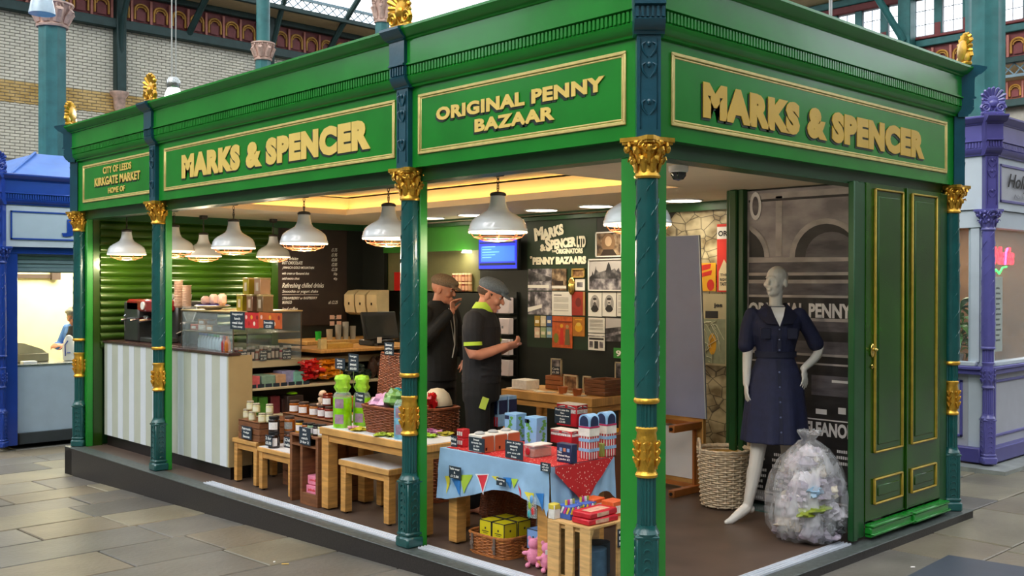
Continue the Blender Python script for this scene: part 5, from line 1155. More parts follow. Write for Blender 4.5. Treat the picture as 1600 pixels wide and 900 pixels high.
def eyes(parent, c, rot, s=1, col='2a1c14'):
    for sg in (-1, 1): g = G(); g.ell(Vector(c)+rot@(V(.030*sg, -.074, .004)*s), (.012*s, .010*s, .007*s), 10, 6, rot); g.obj('eye', M('eye_white', 'b8b0a8', .3), parent)
    for sg in (-1, 1):
        g = G()
        g.ell(Vector(c)+rot@(V(.030*sg, -.0815, .003)*s), (.006*s, .004*s, .006*s), 8, 6, rot)
        g.tube([Vector(c)+rot@(V((.030+d)*sg, -.088+abs(d)*.3, .022-abs(d)*.15)*s) for d in (-.016, 0, .016)], .003*s, 5)
        g.obj('eyebrow', M('brow_'+col, col, .7), parent)
def hand(g, w, d, nrm, side, curl=.35, s=1, spread=.06, thumb=.5):
    w, d, nrm = Vector(w), Vector(d).normalized(), Vector(nrm); nrm = (nrm-d*nrm.dot(d)).normalized(); l = d.cross(nrm)*side    # l points to the thumb
    rm = Matrix((l, nrm, d)).transposed()
    g.ell(w+d*.02*s, (.024*s, .017*s, .03*s), 12, 8, rm); g.ell(w+d*.052*s, (.040*s, .014*s, .046*s), 14, 8, rm)
    for k, (off, ln) in enumerate(((.030, .068), (.010, .078), (-.010, .072), (-.029, .056))):
        b = w+d*(.083-.004*abs(k-1))*s+l*off*s; a = math.atan2(off, .09)*spread*8
        dd = (d*math.cos(a)+l*math.sin(a)).normalized(); pts = [w+d*.055*s+l*off*.85*s, b]; cu = curl*(1+.12*k)
        for q, f in enumerate((.45, .3, .25)):
            dd = (dd*math.cos(cu)+nrm*math.sin(cu)).normalized(); pts.append(pts[-1]+dd*ln*f*s)
        g.tube(pts, [.009*s, .0092*s, .0085*s, .0078*s, .006*s], 8); g.ell(pts[-1], (.0065*s,)*3, 8, 6)
    p0 = w+d*.022*s+l*.022*s; d1 = (d*.65+l*.75+nrm*.25*thumb*2).normalized(); p1 = p0+d1*.035*s; d2 = (d*.85+l*.25+nrm*thumb).normalized(); p2 = p1+d2*.03*s; p3 = p2+(d2+nrm*.3*thumb).normalized()*.024*s
    g.tube([p0, p1, p2, p3], [.014*s, .0115*s, .0095*s, .007*s], 8); g.ell(p3, (.0075*s,)*3, 8, 6)
def foot(g, ank, fd, heel=0, s=1):
    a = Vector(ank); f = Vector(fd).normalized()
    t = V(a.x, a.y, 0)+f*.15*s; g.tube([a, V(a.x, a.y, heel+.04)+f*.01, (V(a.x, a.y, heel*.6+.03)+f*.07*s), t+V(0, 0, .018), t+f*.045*s+V(0, 0, .013)], [.038*s, .04*s, .036*s, .026*s, .013*s], 12, flat=.9)
    g.ell(V(a.x, a.y, heel+.03)-f*.025*s, (.03*s, .03*s, .03*s), 10, 8)
def euler(x=0, z=0, y=0): return Matrix.Rotation(z, 3, 'Z') @ Matrix.Rotation(x, 3, 'X') @ Matrix.Rotation(y, 3, 'Y')
def rayp(px, d):
    p = CAM+(fw+rt*((px-800)/F))*d; return (p.x, p.y, 0)
# ------------------------------------------------------------------ mannequin in a navy shirt dress
mq = M('mannequin_white', 'd9d6d0', .28, var=.03, coat=.4)
mn = thing('mannequin', 'white shop mannequin standing by the opening, one hand at the hip', 'mannequin', rayp(1212, 7.05), math.radians(-47))
g = G()
torso(g, [(.80, 0, .0, .09, .08), (.88, 0, .0, .155, .115), (.96, 0, .0, .165, .115), (1.06, 0, 0, .135, .10), (1.16, 0, 0, .112, .085), (1.27, 0, -.005, .13, .10), (1.36, 0, -.01, .15, .11), (1.43, 0, 0, .155, .085), (1.475, 0, .005, .10, .06), (1.50, 0, .008, .05, .045)])
limb(g, [(0, .01, 1.45), (0, .0, 1.53), (0, -.005, 1.60)], [.052, .045, .05])
hr = euler(-.10, -.75); head(g, (0, -.012, 1.665), hr, .96)
limb(g, [(-.165, 0, 1.435), (-.19, .0, 1.18), (-.205, -.035, .96)], [.048, .036, .024]); hand(g, (-.205, -.035, .965), (.0, -.12, -1), (1, .1, 0), -1, .16, .92)
limb(g, [(.165, 0, 1.435), (.31, .06, 1.20), (.175, -.07, 1.07)], [.048, .036, .023]); hand(g, (.175, -.07, 1.07), (.12, -.1, -1), (-.7, .6, 0), 1, .22, .92)
limb(g, [(-.085, 0, .86), (-.125, -.02, .48), (-.185, .01, .11)], [.088, .052, .033]); limb(g, [(-.125, .0, .42), (-.14, .025, .34), (-.165, .015, .2)], [.045, .052, .035]); foot(g, (-.185, .01, .115), (-1, -.55, 0), .055)
limb(g, [(.085, 0, .86), (.09, .0, .48), (.10, .03, .11)], [.088, .052, .033]); limb(g, [(.09, .01, .42), (.092, .03, .34), (.098, .04, .2)], [.045, .052, .035]); foot(g, (.10, .03, .115), (.15, -1, 0), .055)
sculpt(g, 'body', mq, mn, .0055, 3)
navyd = M('navy_dress', '1b2040', .75, var=.14, vs_=25, bump=.15, bs=120)
g = G()
torso(g, [(1.15, 0, 0, .128, .10), (1.20, 0, 0, .132, .105), (1.30, 0, -.006, .158, .125), (1.38, 0, -.008, .168, .125), (1.44, 0, 0, .165, .098), (1.48, 0, .004, .10, .075), (1.495, 0, .01, .075, .062)])
n = 48
def ruf(q, z): return 1+(.05*(1.12-z)/.55)*math.sin(q*2*PI*9/n)+(.03*(1.12-z)/.55)*math.sin(q*2*PI*4/n+1)
g.loft([[V(rx*ruf(q, z)*math.cos(2*PI*q/n), ry*ruf(q, z)*math.sin(2*PI*q/n)-.005, z) for q in range(n)] for z, rx, ry in ((.565, .228, .20), (.60, .225, .195), (.75, .212, .178), (.92, .195, .152), (1.04, .165, .125), (1.13, .13, .10), (1.17, .126, .098))])
limb(g, [(-.16, 0, 1.43), (-.192, .0, 1.33), (-.203, -.003, 1.225)], [.056, .052, .056]); limb(g, [(.16, 0, 1.43), (.235, .03, 1.325), (.285, .05, 1.235)], [.056, .052, .056])
sculpt(g, 'shirt_dress', navyd, mn, .007, 3)
navyc = M('navy_collar', '161a34', .75, var=.1, bump=.1, bs=100)
g = G()
for sg in (-1, 1):                              # collar wings
    P_ = [V(.014*sg, -.148, 1.37), V(.052*sg, -.092, 1.48), V(.072*sg, .0, 1.515), V(.05*sg, .06, 1.51), V(.10*sg, .03, 1.475), V(.13*sg, -.085, 1.43), V(.085*sg, -.142, 1.375)]
    g.add(P_+[p+V(0, -.007, .004) for p in P_], [tuple(range(7)), tuple(range(13, 6, -1))]+[(i, (i+1) % 7, 7+(i+1) % 7, 7+i) for i in range(7)])
g.obj('collar', navyc, mn)
g = G(); g.prism([(.142*math.cos(2*PI*q/30), .112*math.sin(2*PI*q/30)) for q in range(30)], 1.145, 1.185); g.obj('belt', navyc, mn)
g = G(); g.add([(-.048, -.083, 1.49), (.048, -.083, 1.49), (.03, -.118, 1.43), (0, -.146, 1.36), (-.03, -.118, 1.43), (-.044, -.07, 1.49), (.044, -.07, 1.49), (.02, -.1, 1.42), (0, -.13, 1.36), (-.02, -.1, 1.42)], [(0, 1, 2, 4), (2, 3, 4), (5, 6, 7, 9), (7, 8, 9), (0, 1, 6, 5)]); g.obj('open_neckline', mq, mn)
g = G(); g.b2((-.012, -.135, 1.19), (.012, -.12, 1.37)); g.add([V(-.012, -.117, 1.14), V(.012, -.117, 1.14), V(.012, -.214, .575), V(-.012, -.214, .575)], [(0, 1, 2, 3)]); g.obj('button_placket', navyc, mn)
bt = M('navy_button', '5a6488', .3)
g = G()
for z in (1.34, 1.27, 1.20): g.ell((0, -.138, z), (.007, .003, .007), 8, 4)
for z in (1.05, .95, .85, .75, .65): g.ell((0, -.118-(1.14-z)*.172, z), (.007, .003, .007), 8, 4)
g.obj('buttons', bt, mn)
for x, z in ((-.09, 1.31), (.09, 1.31)): g = G(); g.box((x, -.122, z), (.07, .012, .075), ch=.004); g.obj('chest_pocket', navyc, mn)
# ------------------------------------------------------------------ men inside the kiosk
def cap_(parent, c, rot, mt, s=1):
    g = G(); g.ell(Vector(c)+rot@(V(0, .010, .062)*s), (.084*s, .108*s, .060*s), 20, 10, rot); g.ell(Vector(c)+rot@(V(0, -.045, .062)*s), (.068*s, .070*s, .034*s), 18, 8, rot)
    g.ell(Vector(c)+rot@(V(0, -.100, .030)*s), (.066*s, .052*s, .010*s), 16, 6, rot @ Matrix.Rotation(.25, 3, 'X'))
    sculpt(g, 'flat_cap', mt, parent, .006, 3)
mA = thing('person', 'person in grey flat cap and dark polo shirt with lime collar, looking down', 'person', rayp(752, 7.4), math.radians(30))
skm = M('skin_tone', 'c4866c', .5, var=.1, vs_=15)
hc = V(0, -.075, 1.565); hr = euler(.38, .12)
g = G()
torso(g, [(.82, 0, 0, .10, .09), (.92, 0, 0, .16, .12), (1.05, 0, 0, .145, .11), (1.2, 0, 0, .155, .115), (1.32, 0, 0, .17, .12), (1.41, 0, .0, .16, .09), (1.46, 0, 0, .08, .06)])
limb(g, [(0, 0, 1.42), (0, -.03, 1.49), (0, -.055, 1.55)], [.065, .058, .06]); head(g, hc, hr, 1.02)
for sg in (-1, 1):
    el = V(.235*sg, -.02, 1.155); wr = V(.075*sg if sg < 0 else .06, -.20, 1.20)
    limb(g, [(.185*sg, 0, 1.39), el, wr], [.056, .045, .028]); hand(g, wr, (-.45*sg, -.85, .15), (-.7*sg, .1, .7), sg*1, .6, 1.0)
    limb(g, [(.09*sg, 0, .85), (.10*sg, -.01, .48), (.105*sg, .02, .10)], [.085, .058, .04]); foot(g, (.105*sg, .02, .10), (.1*sg, -1, 0))
sculpt(g, 'body', skm, mA, .006, 3); eyes(mA, hc, hr, 1.02)
polo = M('charcoal_polo', '17171c', .85, var=.2, vs_=40, bump=.12, bs=150)
g = G()
torso(g, [(.93, 0, 0, .172, .14), (1.0, 0, -.004, .168, .14), (1.12, 0, -.008, .165, .138), (1.25, 0, 0, .175, .135), (1.34, 0, 0, .190, .135), (1.41, 0, 0, .178, .105), (1.455, 0, -.002, .10, .08), (1.475, 0, -.01, .075, .07)])
for sg in (-1, 1): limb(g, [(.178*sg, 0, 1.385), (.222*sg, -.006, 1.31), (.2325*sg, -.015, 1.225)], [.076, .073, .064])
for k in range(5): g.tube([V(.172*math.cos(a), .14*math.sin(a), .98+.05*k+.02*math.sin(a*2+k)) for a in [-.3-.35*j for j in range(8)]], .008, 6)
sculpt(g, 'polo_shirt', polo, mA, .007, 3)
limem = M('lime_trim', 'b4d23c', .7)
g = G()
for sg in (-1, 1): g.tube([V(.2325*sg, -.014, 1.238), V(.2335*sg, -.0155, 1.212)], [.0655, .0665], 18); g.obj('sleeve_band', limem, mA); g = G()
g = G(); n = 16
rings = []
for r_, z, dy in ((.074, 1.455, -.005), (.080, 1.475, -.015), (.068, 1.515, -.03), (.062, 1.51, -.03)): rings.append([V(r_*1.05*math.cos(2*PI*q/n), dy+r_*math.sin(2*PI*q/n)+.0, z+(-.03 if math.sin(2*PI*q/n) < -.6 else 0)) for q in range(n)])
g.loft(rings, caps=False); g.obj('collar', limem, mA)
tro = M('black_trousers', '0b0b0e', .85, var=.2, bump=.1, bs=60)
def trousers(p, mt, wd=.165):
    g = G(); torso(g, [(.80, 0, 0, .175, .13), (.90, 0, 0, wd+.015, .135), (1.0, 0, 0, wd, .13)])
    for sg in (-1, 1): limb(g, [(.088*sg, 0, .85), (.105*sg, -.01, .48), (.108*sg, .02, .10)], [.10, .08, .072])
    return sculpt(g, 'trousers', mt, p, .01, 3)
trousers(mA, tro)
g = G(); g.box((.0, 0, 0), (.05, .004, .085), ch=.001); o = g.obj('hanging_card', M('lime_card', 'b8cc50', .5), mA); o.location = (-.165, -.075, .80); o.rotation_euler = (0, .35, -1.0)
g = G(); g.box((0, 0, 0), (.04, .004, .02)); o = g.obj('name_badge', M('badge_grey', 'b8b8bc', .4), mA); o.location = (.08, -.135, 1.33)
cap_(mA, hc, hr, M('grey_tweed', '5c6670', .9, var=.3, vs_=120, bump=.2, bs=200), 1.03)
g = G(); g.ell(hc+hr@V(0, .022, .012), (.0765, .092, .05), 14, 8, hr); g.obj('hair', M('cropped_hair', '4a3628', .8, var=.2, vs_=80), mA); 
g = G(); g.box((0, -.27, 1.215), (.09, .05, .02), ch=.006); g.obj('small_parcel', M('pink_paper', 'c88a80', .6), mA)
mB = thing('person', 'person in brown flat cap and black jacket behind the third column, holding a pen', 'person', rayp(684, 8.3), math.radians(12))
hc = V(.0, -.06, 1.60); hr = euler(.22, .35)
g = G()
torso(g, [(.82, 0, 0, .10, .09), (.92, 0, 0, .16, .12), (1.05, 0, 0, .15, .11), (1.2, 0, 0, .16, .115), (1.32, 0, 0, .17, .12), (1.42, 0, .0, .16, .09), (1.48, 0, 0, .08, .06)])
limb(g, [(0, 0, 1.44), (0, -.02, 1.51), (0, -.045, 1.57)], [.065, .056, .06]); head(g, hc, hr, 1.0)
limb(g, [(-.19, 0, 1.41), (-.26, -.03, 1.18), (-.06, -.19, 1.42)], [.056, .045, .028]); hand(g, (-.06, -.19, 1.42), (.3, .1, 1), (.2, -1, 0), 1, .8, 1.0)
limb(g, [(.19, 0, 1.41), (.255, -.02, 1.18), (.10, -.22, 1.03)], [.056, .045, .028]); hand(g, (.10, -.22, 1.03), (-.7, -.3, -.4), (-.2, .4, -.9), 1, .45, 1.0)
for sg in (-1, 1): limb(g, [(.09*sg, 0, .85), (.10*sg, -.01, .48), (.105*sg, .02, .10)], [.085, .058, .04]); foot(g, (.105*sg, .02, .10), (.1*sg, -1, 0))
sculpt(g, 'body', skm, mB, .006, 3); eyes(mB, hc, hr, 1.0)
jk = M('black_jacket', '0f1011', .8, var=.25, vs_=20, bump=.1, bs=40)
g = G(); torso(g, [(.86, 0, 0, .185, .145), (1.0, 0, 0, .18, .145), (1.2, 0, 0, .182, .145), (1.34, 0, 0, .195, .14), (1.42, 0, 0, .185, .11), (1.475, 0, 0, .10, .08), (1.51, 0, -.01, .075, .07)])
limb(g, [(-.17, 0, 1.40), (-.26, -.03, 1.18), (-.08, -.17, 1.40)], [.078, .066, .045]); limb(g, [(.17, 0, 1.40), (.258, -.02, 1.18), (.12, -.20, 1.045)], [.078, .066, .045]); sculpt(g, 'zip_jacket', jk, mB, .008, 3)
g = G(); g.tube([(.02, -.135, 1.47), (.03, -.15, 1.3), (.025, -.155, 1.15), (.0, -.15, 1.05)], .005, 6); g.tube([(-.03, -.135, 1.45), (.0, -.155, 1.25), (.02, -.158, 1.15)], .003, 6); g.obj('lanyard', M('pale_cord', 'b8b8b4', .5), mB)
trousers(mB, tro); cap_(mB, hc, hr, M('brown_tweed', '7a6a58', .9, var=.3, vs_=120, bump=.2, bs=200), 1.03)
g = G(); g.tube([(.05, -.25, .99), (.03, -.29, .90)], .005, 8); g.obj('pen', white, mB)
# ------------------------------------------------------------------ clear waste bag
wb_ = thing('waste_bag', 'large clear plastic refuse sack of crumpled packaging beside the mannequin', 'refuse sack', (1.965, .265, 0))
g = G(); n = 56; rings = []
prof = [(.02, .004), (.16, .002), (.225, .03), (.262, .10), (.275, .20), (.270, .32), (.248, .43), (.20, .53), (.135, .61), (.07, .655), (.045, .68), (.06, .70), (.085, .735), (.06, .74), (.01, .72)]
for i, (r_, z) in enumerate(prof):
    ring = []
    for q in range(n):
        a = 2*PI*q/n; u = i/len(prof)
        k = 1+.05*math.sin(a*9+i*.5)*u+.035*math.sin(a*17+i)+.09*noise.noise(V(math.cos(a)*1.6, math.sin(a)*1.6, z*5))
        ring.append(V(.93*r_*k*math.cos(a)+.03*u, .93*r_*k*math.sin(a), .95*z+.02*noise.noise(V(math.cos(a)*3, math.sin(a)*3, i))))
    rings.append(ring)
g.loft(rings)
film = bpy.data.materials.new('clear_film'); film.use_nodes = True; nt = film.node_tree; N = nt.nodes.new; L = nt.links.new
b = nt.nodes['Principled BSDF']; b.inputs['Base Color'].default_value = (.78, .80, .84, 1); b.inputs['Roughness'].default_value = .16; b.inputs['Coat Weight'].default_value = .6
tc = N('ShaderNodeTexCoord'); mp_n = N('ShaderNodeMapping'); mp_n.inputs['Scale'].default_value = (1, 1, .3); nz = N('ShaderNodeTexNoise'); nz.inputs['Scale'].default_value = 9; nz.inputs['Detail'].default_value = 4; nz.inputs['Distortion'].default_value = 1.2
bp = N('ShaderNodeBump'); bp.inputs['Strength'].default_value = .9; bp.inputs['Distance'].default_value = .03; L(tc.outputs['Object'], mp_n.inputs[0]); L(mp_n.outputs[0], nz.inputs[0]); L(nz.outputs[0], bp.inputs['Height']); L(bp.outputs[0], b.inputs['Normal'])
tr = N('ShaderNodeBsdfTransparent'); mx = N('ShaderNodeMixShader'); rp = N('ShaderNodeMapRange'); rp.inputs[1].default_value = .35; rp.inputs[2].default_value = .7; rp.inputs[3].default_value = .10; rp.inputs[4].default_value = .48
L(nz.outputs[0], rp.inputs[0]); L(rp.outputs[0], mx.inputs[0]); L(tr.outputs[0], mx.inputs[1]); L(b.outputs[0], mx.inputs[2]); L(mx.outputs[0], nt.nodes['Material Output'].inputs[0])
g.obj('plastic_film', film, wb_, sharp=70)
fill = [('bcb2c0', .7), ('9a90a0', .7), ('cfc9d2', .6), ('7c7480', .6), ('aaa092', .6)]
for i in range(70):
    a = R.uniform(0, 2*PI); z = R.uniform(.05, .54)
    rr = (.175 if z < .34 else .175-(z-.34)*.7)*math.sqrt(R.random()*.7+.3); c_ = fill[i % 5][0]
    blob('crumpled_wrap', None, None, (rr*math.cos(a)+.01, rr*math.sin(a), z-.04), (R.uniform(.05, .085), R.uniform(.05, .085), R.uniform(.035, .06)), M('wrap_'+c_, c_, .45, var=.35, vs_=22, coat=.3), i+100, .4, parent=wb_, n=12, m=8, fr_=2.6)
for a, z, c_, sz in ((3.7, .19, '8a9a1c', (.10, .05, .025)), (4.1, .22, '7a8c1a', (.09, .05, .022)), (4.7, .05, '17191c', (.06, .05, .05)), (3.9, .31, '8fb0cc', (.05, .04, .04)), (4.6, .30, 'd8ccb4', (.03, .03, .04))):
    blob('crumpled_wrap', 'coloured scrap inside the sack', None, (.20*math.cos(a), .20*math.sin(a), z), sz, M('wrap_'+c_, c_, .4, var=.2, coat=.3), int(z*100), .4, parent=wb_)
# ------------------------------------------------------------------ upended table and tall grey board
ut = thing('upended_table', 'wooden nesting table standing on its side behind the round white basket', 'table', (2.62, 1.72, 0))
g = G(); g.b2((.10, -.1, .04), (.14, .44, .58), ch=.004); g.obj('tabletop', oakh, ut); g = G(); g.b2((.088, -.04, .09), (.1, .38, .52)); g.obj('white_underside', white, ut)
lt_ = M('red_oak', 'a8652f', .45, var=.25, vs_=5)
for y in (-.09, .38):
    for z in (.0, .50): g = G(); g.b2((-.26, y, z+.0), (.10, y+.055, z+.055), ch=.003); l_ = g.obj('leg', lt_, ut); g = G(); o = g.lathe([(0, 0), (.014, 0), (.014, .01), (0, .01)], n=10); q = g.obj('foot_glide', black, l_); q.rotation_euler = (0, -PI/2, 0); q.location = (-.26, y+.027, z+.027)
g = G(); g.b2((.04, -.05, .03), (.07, .40, .06)); g.b2((.04, -.05, .52), (.07, .40, .55)); g.b2((.04, -.06, .05), (.07, -.04, .52)); g.b2((.04, .38, .05), (.07, .40, .52)); g.obj('apron', lt_, ut)
bd = thing('display_board', 'tall grey lilac display board standing on the upended table', 'board', (2.70, 1.58, .582))
g = G(); g.add([(0, 0, 0), (0, .62, 0), (0, .62, 1.45), (0, .07, 1.45), (.02, 0, 0), (.02, .62, 0), (.02, .62, 1.45), (.02, .07, 1.45)], [(0, 1, 2, 3), (7, 6, 5, 4), (0, 4, 5, 1), (1, 5, 6, 2), (2, 6, 7, 3), (3, 7, 4, 0)]); g.obj('board_panel', M('lilac_grey_board', '949ec2', .6, var=.03), bd)
g = G(); g.tube([(0.0, 0, .0), (0, .07, 1.45), (0, .62, 1.45)], .006, 6); g.obj('metal_edge', alu, bd)
# CCTV dome
p = at(1060, 262, 'Z', 2.35)
cc = thing('security_camera', 'black glass dome security camera under the soffit beside the corner column', 'camera', (p.x, p.y, 2.36))
g = G(); g.lathe([(0, 0), (.06, 0), (.06, -.03), (.052, -.04), (0, -.04)], n=24); g.obj('housing', white, cc); g = G(); g.lathe([(.048, -.038), (.046, -.06), (.03, -.082), (0, -.09), ], n=20); g.obj('dome', M('smoked_dome', '0c0e12', .08, coat=.8), cc)
# ------------------------------------------------------------------ the bunting cloth and its goods
cl = thing('bunting_cloth', 'pale blue table cloth printed with coloured pennants, hanging in front of the oak table', 'tablecloth', (0, 0, 0))
blue_c = M('pale_blue_cloth', '8fb4d4', .75, var=.06, vs_=8, bump=.25, bs=12)
low = [at(x, y, 'X', .19) for x, y in ((697, 780), (740, 773), (770, 765), (790, 767), (815, 775), (830, 785), (850, 800), (862, 815), (869, 824))]
Y0_, Y1_ = 1.835, .865
def zlow(y):
    if y >= low[0].y: return low[0].z
    for a, b in zip(low[:-1], low[1:]):
        if b.y <= y <= a.y: return b.z+(a.z-b.z)*(y-b.y)/(a.y-b.y)
    return low[-1].z
def cp(y, z, off=0):                            # point on the hanging front
    t = (.60-z)/.3
    x = .20-off-.014*t-.045*t*noise.noise(V(y*6, z*5, 1))-.012*t*math.sin(y*23+z*6)-.012*t*noise.noise(V(y*22, z*14, 4))
    return V(x, y, z)
g = G(); ny, nz_ = 60, 14; rings = []
for i in range(ny+1):
    y = Y0_+(Y1_-Y0_)*i/ny; zl = zlow(y); rings.append([cp(y, .603-(.603-zl)*j/nz_) for j in range(nz_+1)]+[])
g.loft(rings, caps=False, closed=False)
g.add([cp(Y0_, .603), cp(Y1_, .603), (.76, Y1_, .603), (.76, Y0_, .603)], [(0, 1, 2, 3)])
g.add([cp(Y0_, .603), (.76, Y0_, .603), (.75, Y0_+.01, .33), cp(Y0_, zlow(Y0_))], [(0, 1, 2, 3)])
g.obj('blue_cloth', blue_c, cl, sharp=60)
g = G(); nn = 24; rings = []                    # right-hand side, falling between the points
for i in range(nn+1):
    x = .20+(.56)*i/nn; zl = .14+.22*min(1, i/5) if i < 5 else .36+.05*math.sin(i*.4)
    if i == 0: zl = low[-1].z
    rings.append([V(x, Y1_-.006-.02*((.6-z)/.3)*(1+.6*math.sin(i*1.3)), z) for z in [.603-(.603-zl)*j/8 for j in range(9)]])
g.loft(rings, caps=False, closed=False); g.obj('side_fall', blue_c, cl, sharp=60)
dotm = bpy.data.materials.new('red_dotted_cloth'); dotm.use_nodes = True; nt = dotm.node_tree; N = nt.nodes.new; L = nt.links.new; b = nt.nodes['Principled BSDF']; b.inputs['Roughness'].default_value = .7
tc = N('ShaderNodeTexCoord'); vo = N('ShaderNodeTexVoronoi'); vo.inputs['Scale'].default_value = 55; L(tc.outputs['Object'], vo.inputs[0]); r = N('ShaderNodeValToRGB'); r.color_ramp.interpolation = 'CONSTANT'; e = r.color_ramp.elements; e[0].color = (*lin('e8c8b8'), 1); e[1].position = .2; e[1].color = (*lin('b81c20'), 1); L(vo.outputs['Distance'], r.inputs[0]); L(r.outputs[0], b.inputs[0])
rc = thing('red_dotted_cloth', 'red cloth with pale dots laid over the blue cloth, point hanging down', 'tablecloth', (0, 0, 0))
g = G(); g.b2((.225, .858, .604), (.745, 1.80, .607)); g.obj('cloth_top', dotm, rc)
g = G(); rings = []
for i in range(21):
    x = .225+.52*i/20; zl = .605-.24*(1-abs(i-9)/10.5)
    rings.append([V(x, .842-.014*((.6-z)/.25)*(1+.5*math.sin(i*1.3)), z) for z in [.606-(.606-zl)*j/6 for j in range(7)]])
g.loft(rings, caps=False, closed=False); g.obj('hanging_point', dotm, rc, sharp=60)
pc = {'y': M('pennant_yellow', 'd8cc38', .7), 'b': M('pennant_blue', '2c7cc8', .7), 'g': M('pennant_lime', 'a8c83c', .7), 'r': M('pennant_red', 'cc2a38', .7), 'w': M('pennant_white', 'e0e4e8', .7)}
for c_, pts in (('y', ((694, 744), (701, 744), (696, 772))), ('b', ((703, 748), (722, 748), (721, 774))), ('g', ((721, 742), (737, 742), (726, 771))), ('w', ((740, 741), (762, 741), (757, 773))), ('r', ((743, 743), (760, 742), (756, 769))), ('y', ((767, 744), (778, 745), (775, 752))), ('b', ((784, 746), (797, 747), (796, 764))), ('g', ((796, 748), (807, 749), (801, 763))), ('r', ((807, 756), (815, 766), (818, 779))), ('y', ((820, 768), (833, 771), (832, 790))), ('b', ((835, 771), (846, 772), (843, 800)))):
    q = [at(x, y, 'X', .185) for x, y in pts]; g = G(); n = 6; vs_ = []; fs = []; idx = {}
    for i in range(n+1):
        for j in range(n+1-i):
            a, b_ = i/n, j/n; y = q[0].y+(q[1].y-q[0].y)*a+(q[2].y-q[0].y)*b_; z = q[0].z+(q[1].z-q[0].z)*a+(q[2].z-q[0].z)*b_
            idx[i, j] = len(vs_); vs_.append(cp(y, z, .004 if c_ == 'w' else .006))
    for i in range(n):
        for j in range(n-i):
            fs.append((idx[i, j], idx[i+1, j], idx[i, j+1]))
            if j < n-i-1: fs.append((idx[i+1, j], idx[i+1, j+1], idx[i, j+1]))
    g.add(vs_, fs); g.obj('printed_pennant', pc[c_], cl)
px_tag('chalk tag pinned to the left end of the bunting cloth', 702, 729, 720, 748, .165, ['Table wear', '&', '£12.50'])
px_tag('small dark tag pinned mid cloth between the pennants', 776, 747, 790, 759, .165, ['Bunting', '£8'])
px_tag('small chalk tag at the right corner of the bunting cloth', 845, 723, 860, 737, .18, ['Games', 'all £3', '£3.00'])
t = thing('toy_packet', 'clear hanging packet with green, red and blue toys at the right end of the cloth', 'packet', (.15, .955, .33))
g = G(); g.b2((-.006, -.035, -.02), (.01, .035, .10), ch=.003); g.obj('clear_packet', plastic, t)
for y, z, c_ in ((.012, .05, '9cb82c'), (-.012, .02, 'cc2c34'), (.0, .085, '5a9ad0'), (.018, -.0, '38a0a8')): g = G(); g.ell((-.0, y, z), (.01, .013, .026), 10, 6); g.obj('toy_shape', hexm(c_), t)
def on2(px, py, z=.608): p = at(px, py, 'Z', z); return p
def place(name, label, cat, px, py, d, mt, z=.608, rz=0, **k):   # px, py: nearest bottom corner (towards the camera) of the box
    p = at(px, py, 'Z', z); return bxi(name, label, cat, (p.x+d[0]/2, p.y+d[1]/2, z), d, mt, rz, **k)
redc = hexm('b81c28'); wc = hexm('e0dcd4'); terra = M('terracotta_print', 'b0603c', .4, var=.08)
for k in range(2):
    t = place('red_carton', 'small red carton with white print at the left end of the red cloth, %s' % ['lower', 'upper'][k], 'carton', 723, 699, (.06, .06, .055), redc, .608); t.location.z += .057*k
    for j in range(3): g = G(); g.b2((-.032, -.025+j*.018, .015), (-.03, -.013+j*.018, .04)); g.obj('white_print', wc, t)
for k in range(3):
    t = bxi('cake_box', 'cream and terracotta cake box on the red cloth, %s of three' % ['nearest the front', 'middle', 'farthest'][k], 'box', (.275+.112*k, 1.53, .608), (.095, .125, .105), wc)
    g = G(); g.b2((-.049, -.066, .002), (.049, -.062, .098)); g.obj('terracotta_side', terra, t); g = G(); g.b2((-.02, -.067, .012), (-.006, -.065, .03)); g.obj('brown_mark', darkj, t)
    g = G(); g.b2((-.0495, -.05, .02), (-.047, .05, .09)); g.obj('printed_front', M('printed_cream', 'c8c0a8', .5, var=.3, vs_=60), t)
    g = G(); g.lathe([(0, 0), (.03, 0), (.034, .006), (.02, .014), (0, .016)], (0, .01, .107), 14); g.obj('grey_round_tag', M('tag_grey', 'a8acb0', .4), t)
lb_ = hexm('8ab4dc'); nv = hexm('1e2c50')
for k in range(2):
    t = place('tall_gift_box', 'tall pale blue gift box with a dark panel on the red cloth, %s' % ['front one', 'rear one'][k], 'box', 779, 667, (.085, .10, .215), lb_); t.location.x += .10*k
    g = G(); g.b2((-.049, -.04, .09), (-.046, .04, .19)); g.b2((-.04, -.052, .09), (.04, -.049, .19)); g.obj('dark_panel', nv, t)
    for j in range(4): g = G(); g.b2((-.05, -.045+j*.024, .0), (-.047, -.033+j*.024, .07)); g.obj('red_stripe', redc, t)
bm = M('map_blue', '7fb0dc', .45, var=.08)
for k in range(2):
    t = place('map_box', 'sky blue box printed with green islands, %s of the pair' % ['left', 'right'][k], 'box', (806, 838)[k], (690, 697)[k], (.10, .11, .18), bm)
    for j in range(7):
        g = G(); cy, cz, r_ = R.uniform(-.03, .03), .03+j*.02, R.uniform(.009, .018); pts = [V(-.0515, cy+r_*math.cos(a)*(1+.4*math.sin(a*3+j)), cz+r_*math.sin(a)*.9) for a in [2*PI*q/14 for q in range(14)]]; g.add(pts, [tuple(range(14))]); pts = [V(p.y, -.0565, p.z) for p in pts]; g.add(pts, [tuple(range(14))]); g.obj('green_island', hexm('5a9a48'), t)
    g = G(); g.b2((-.0515, .01, .14), (-.05, .05, .165)); g.obj('navy_title', nv, t)
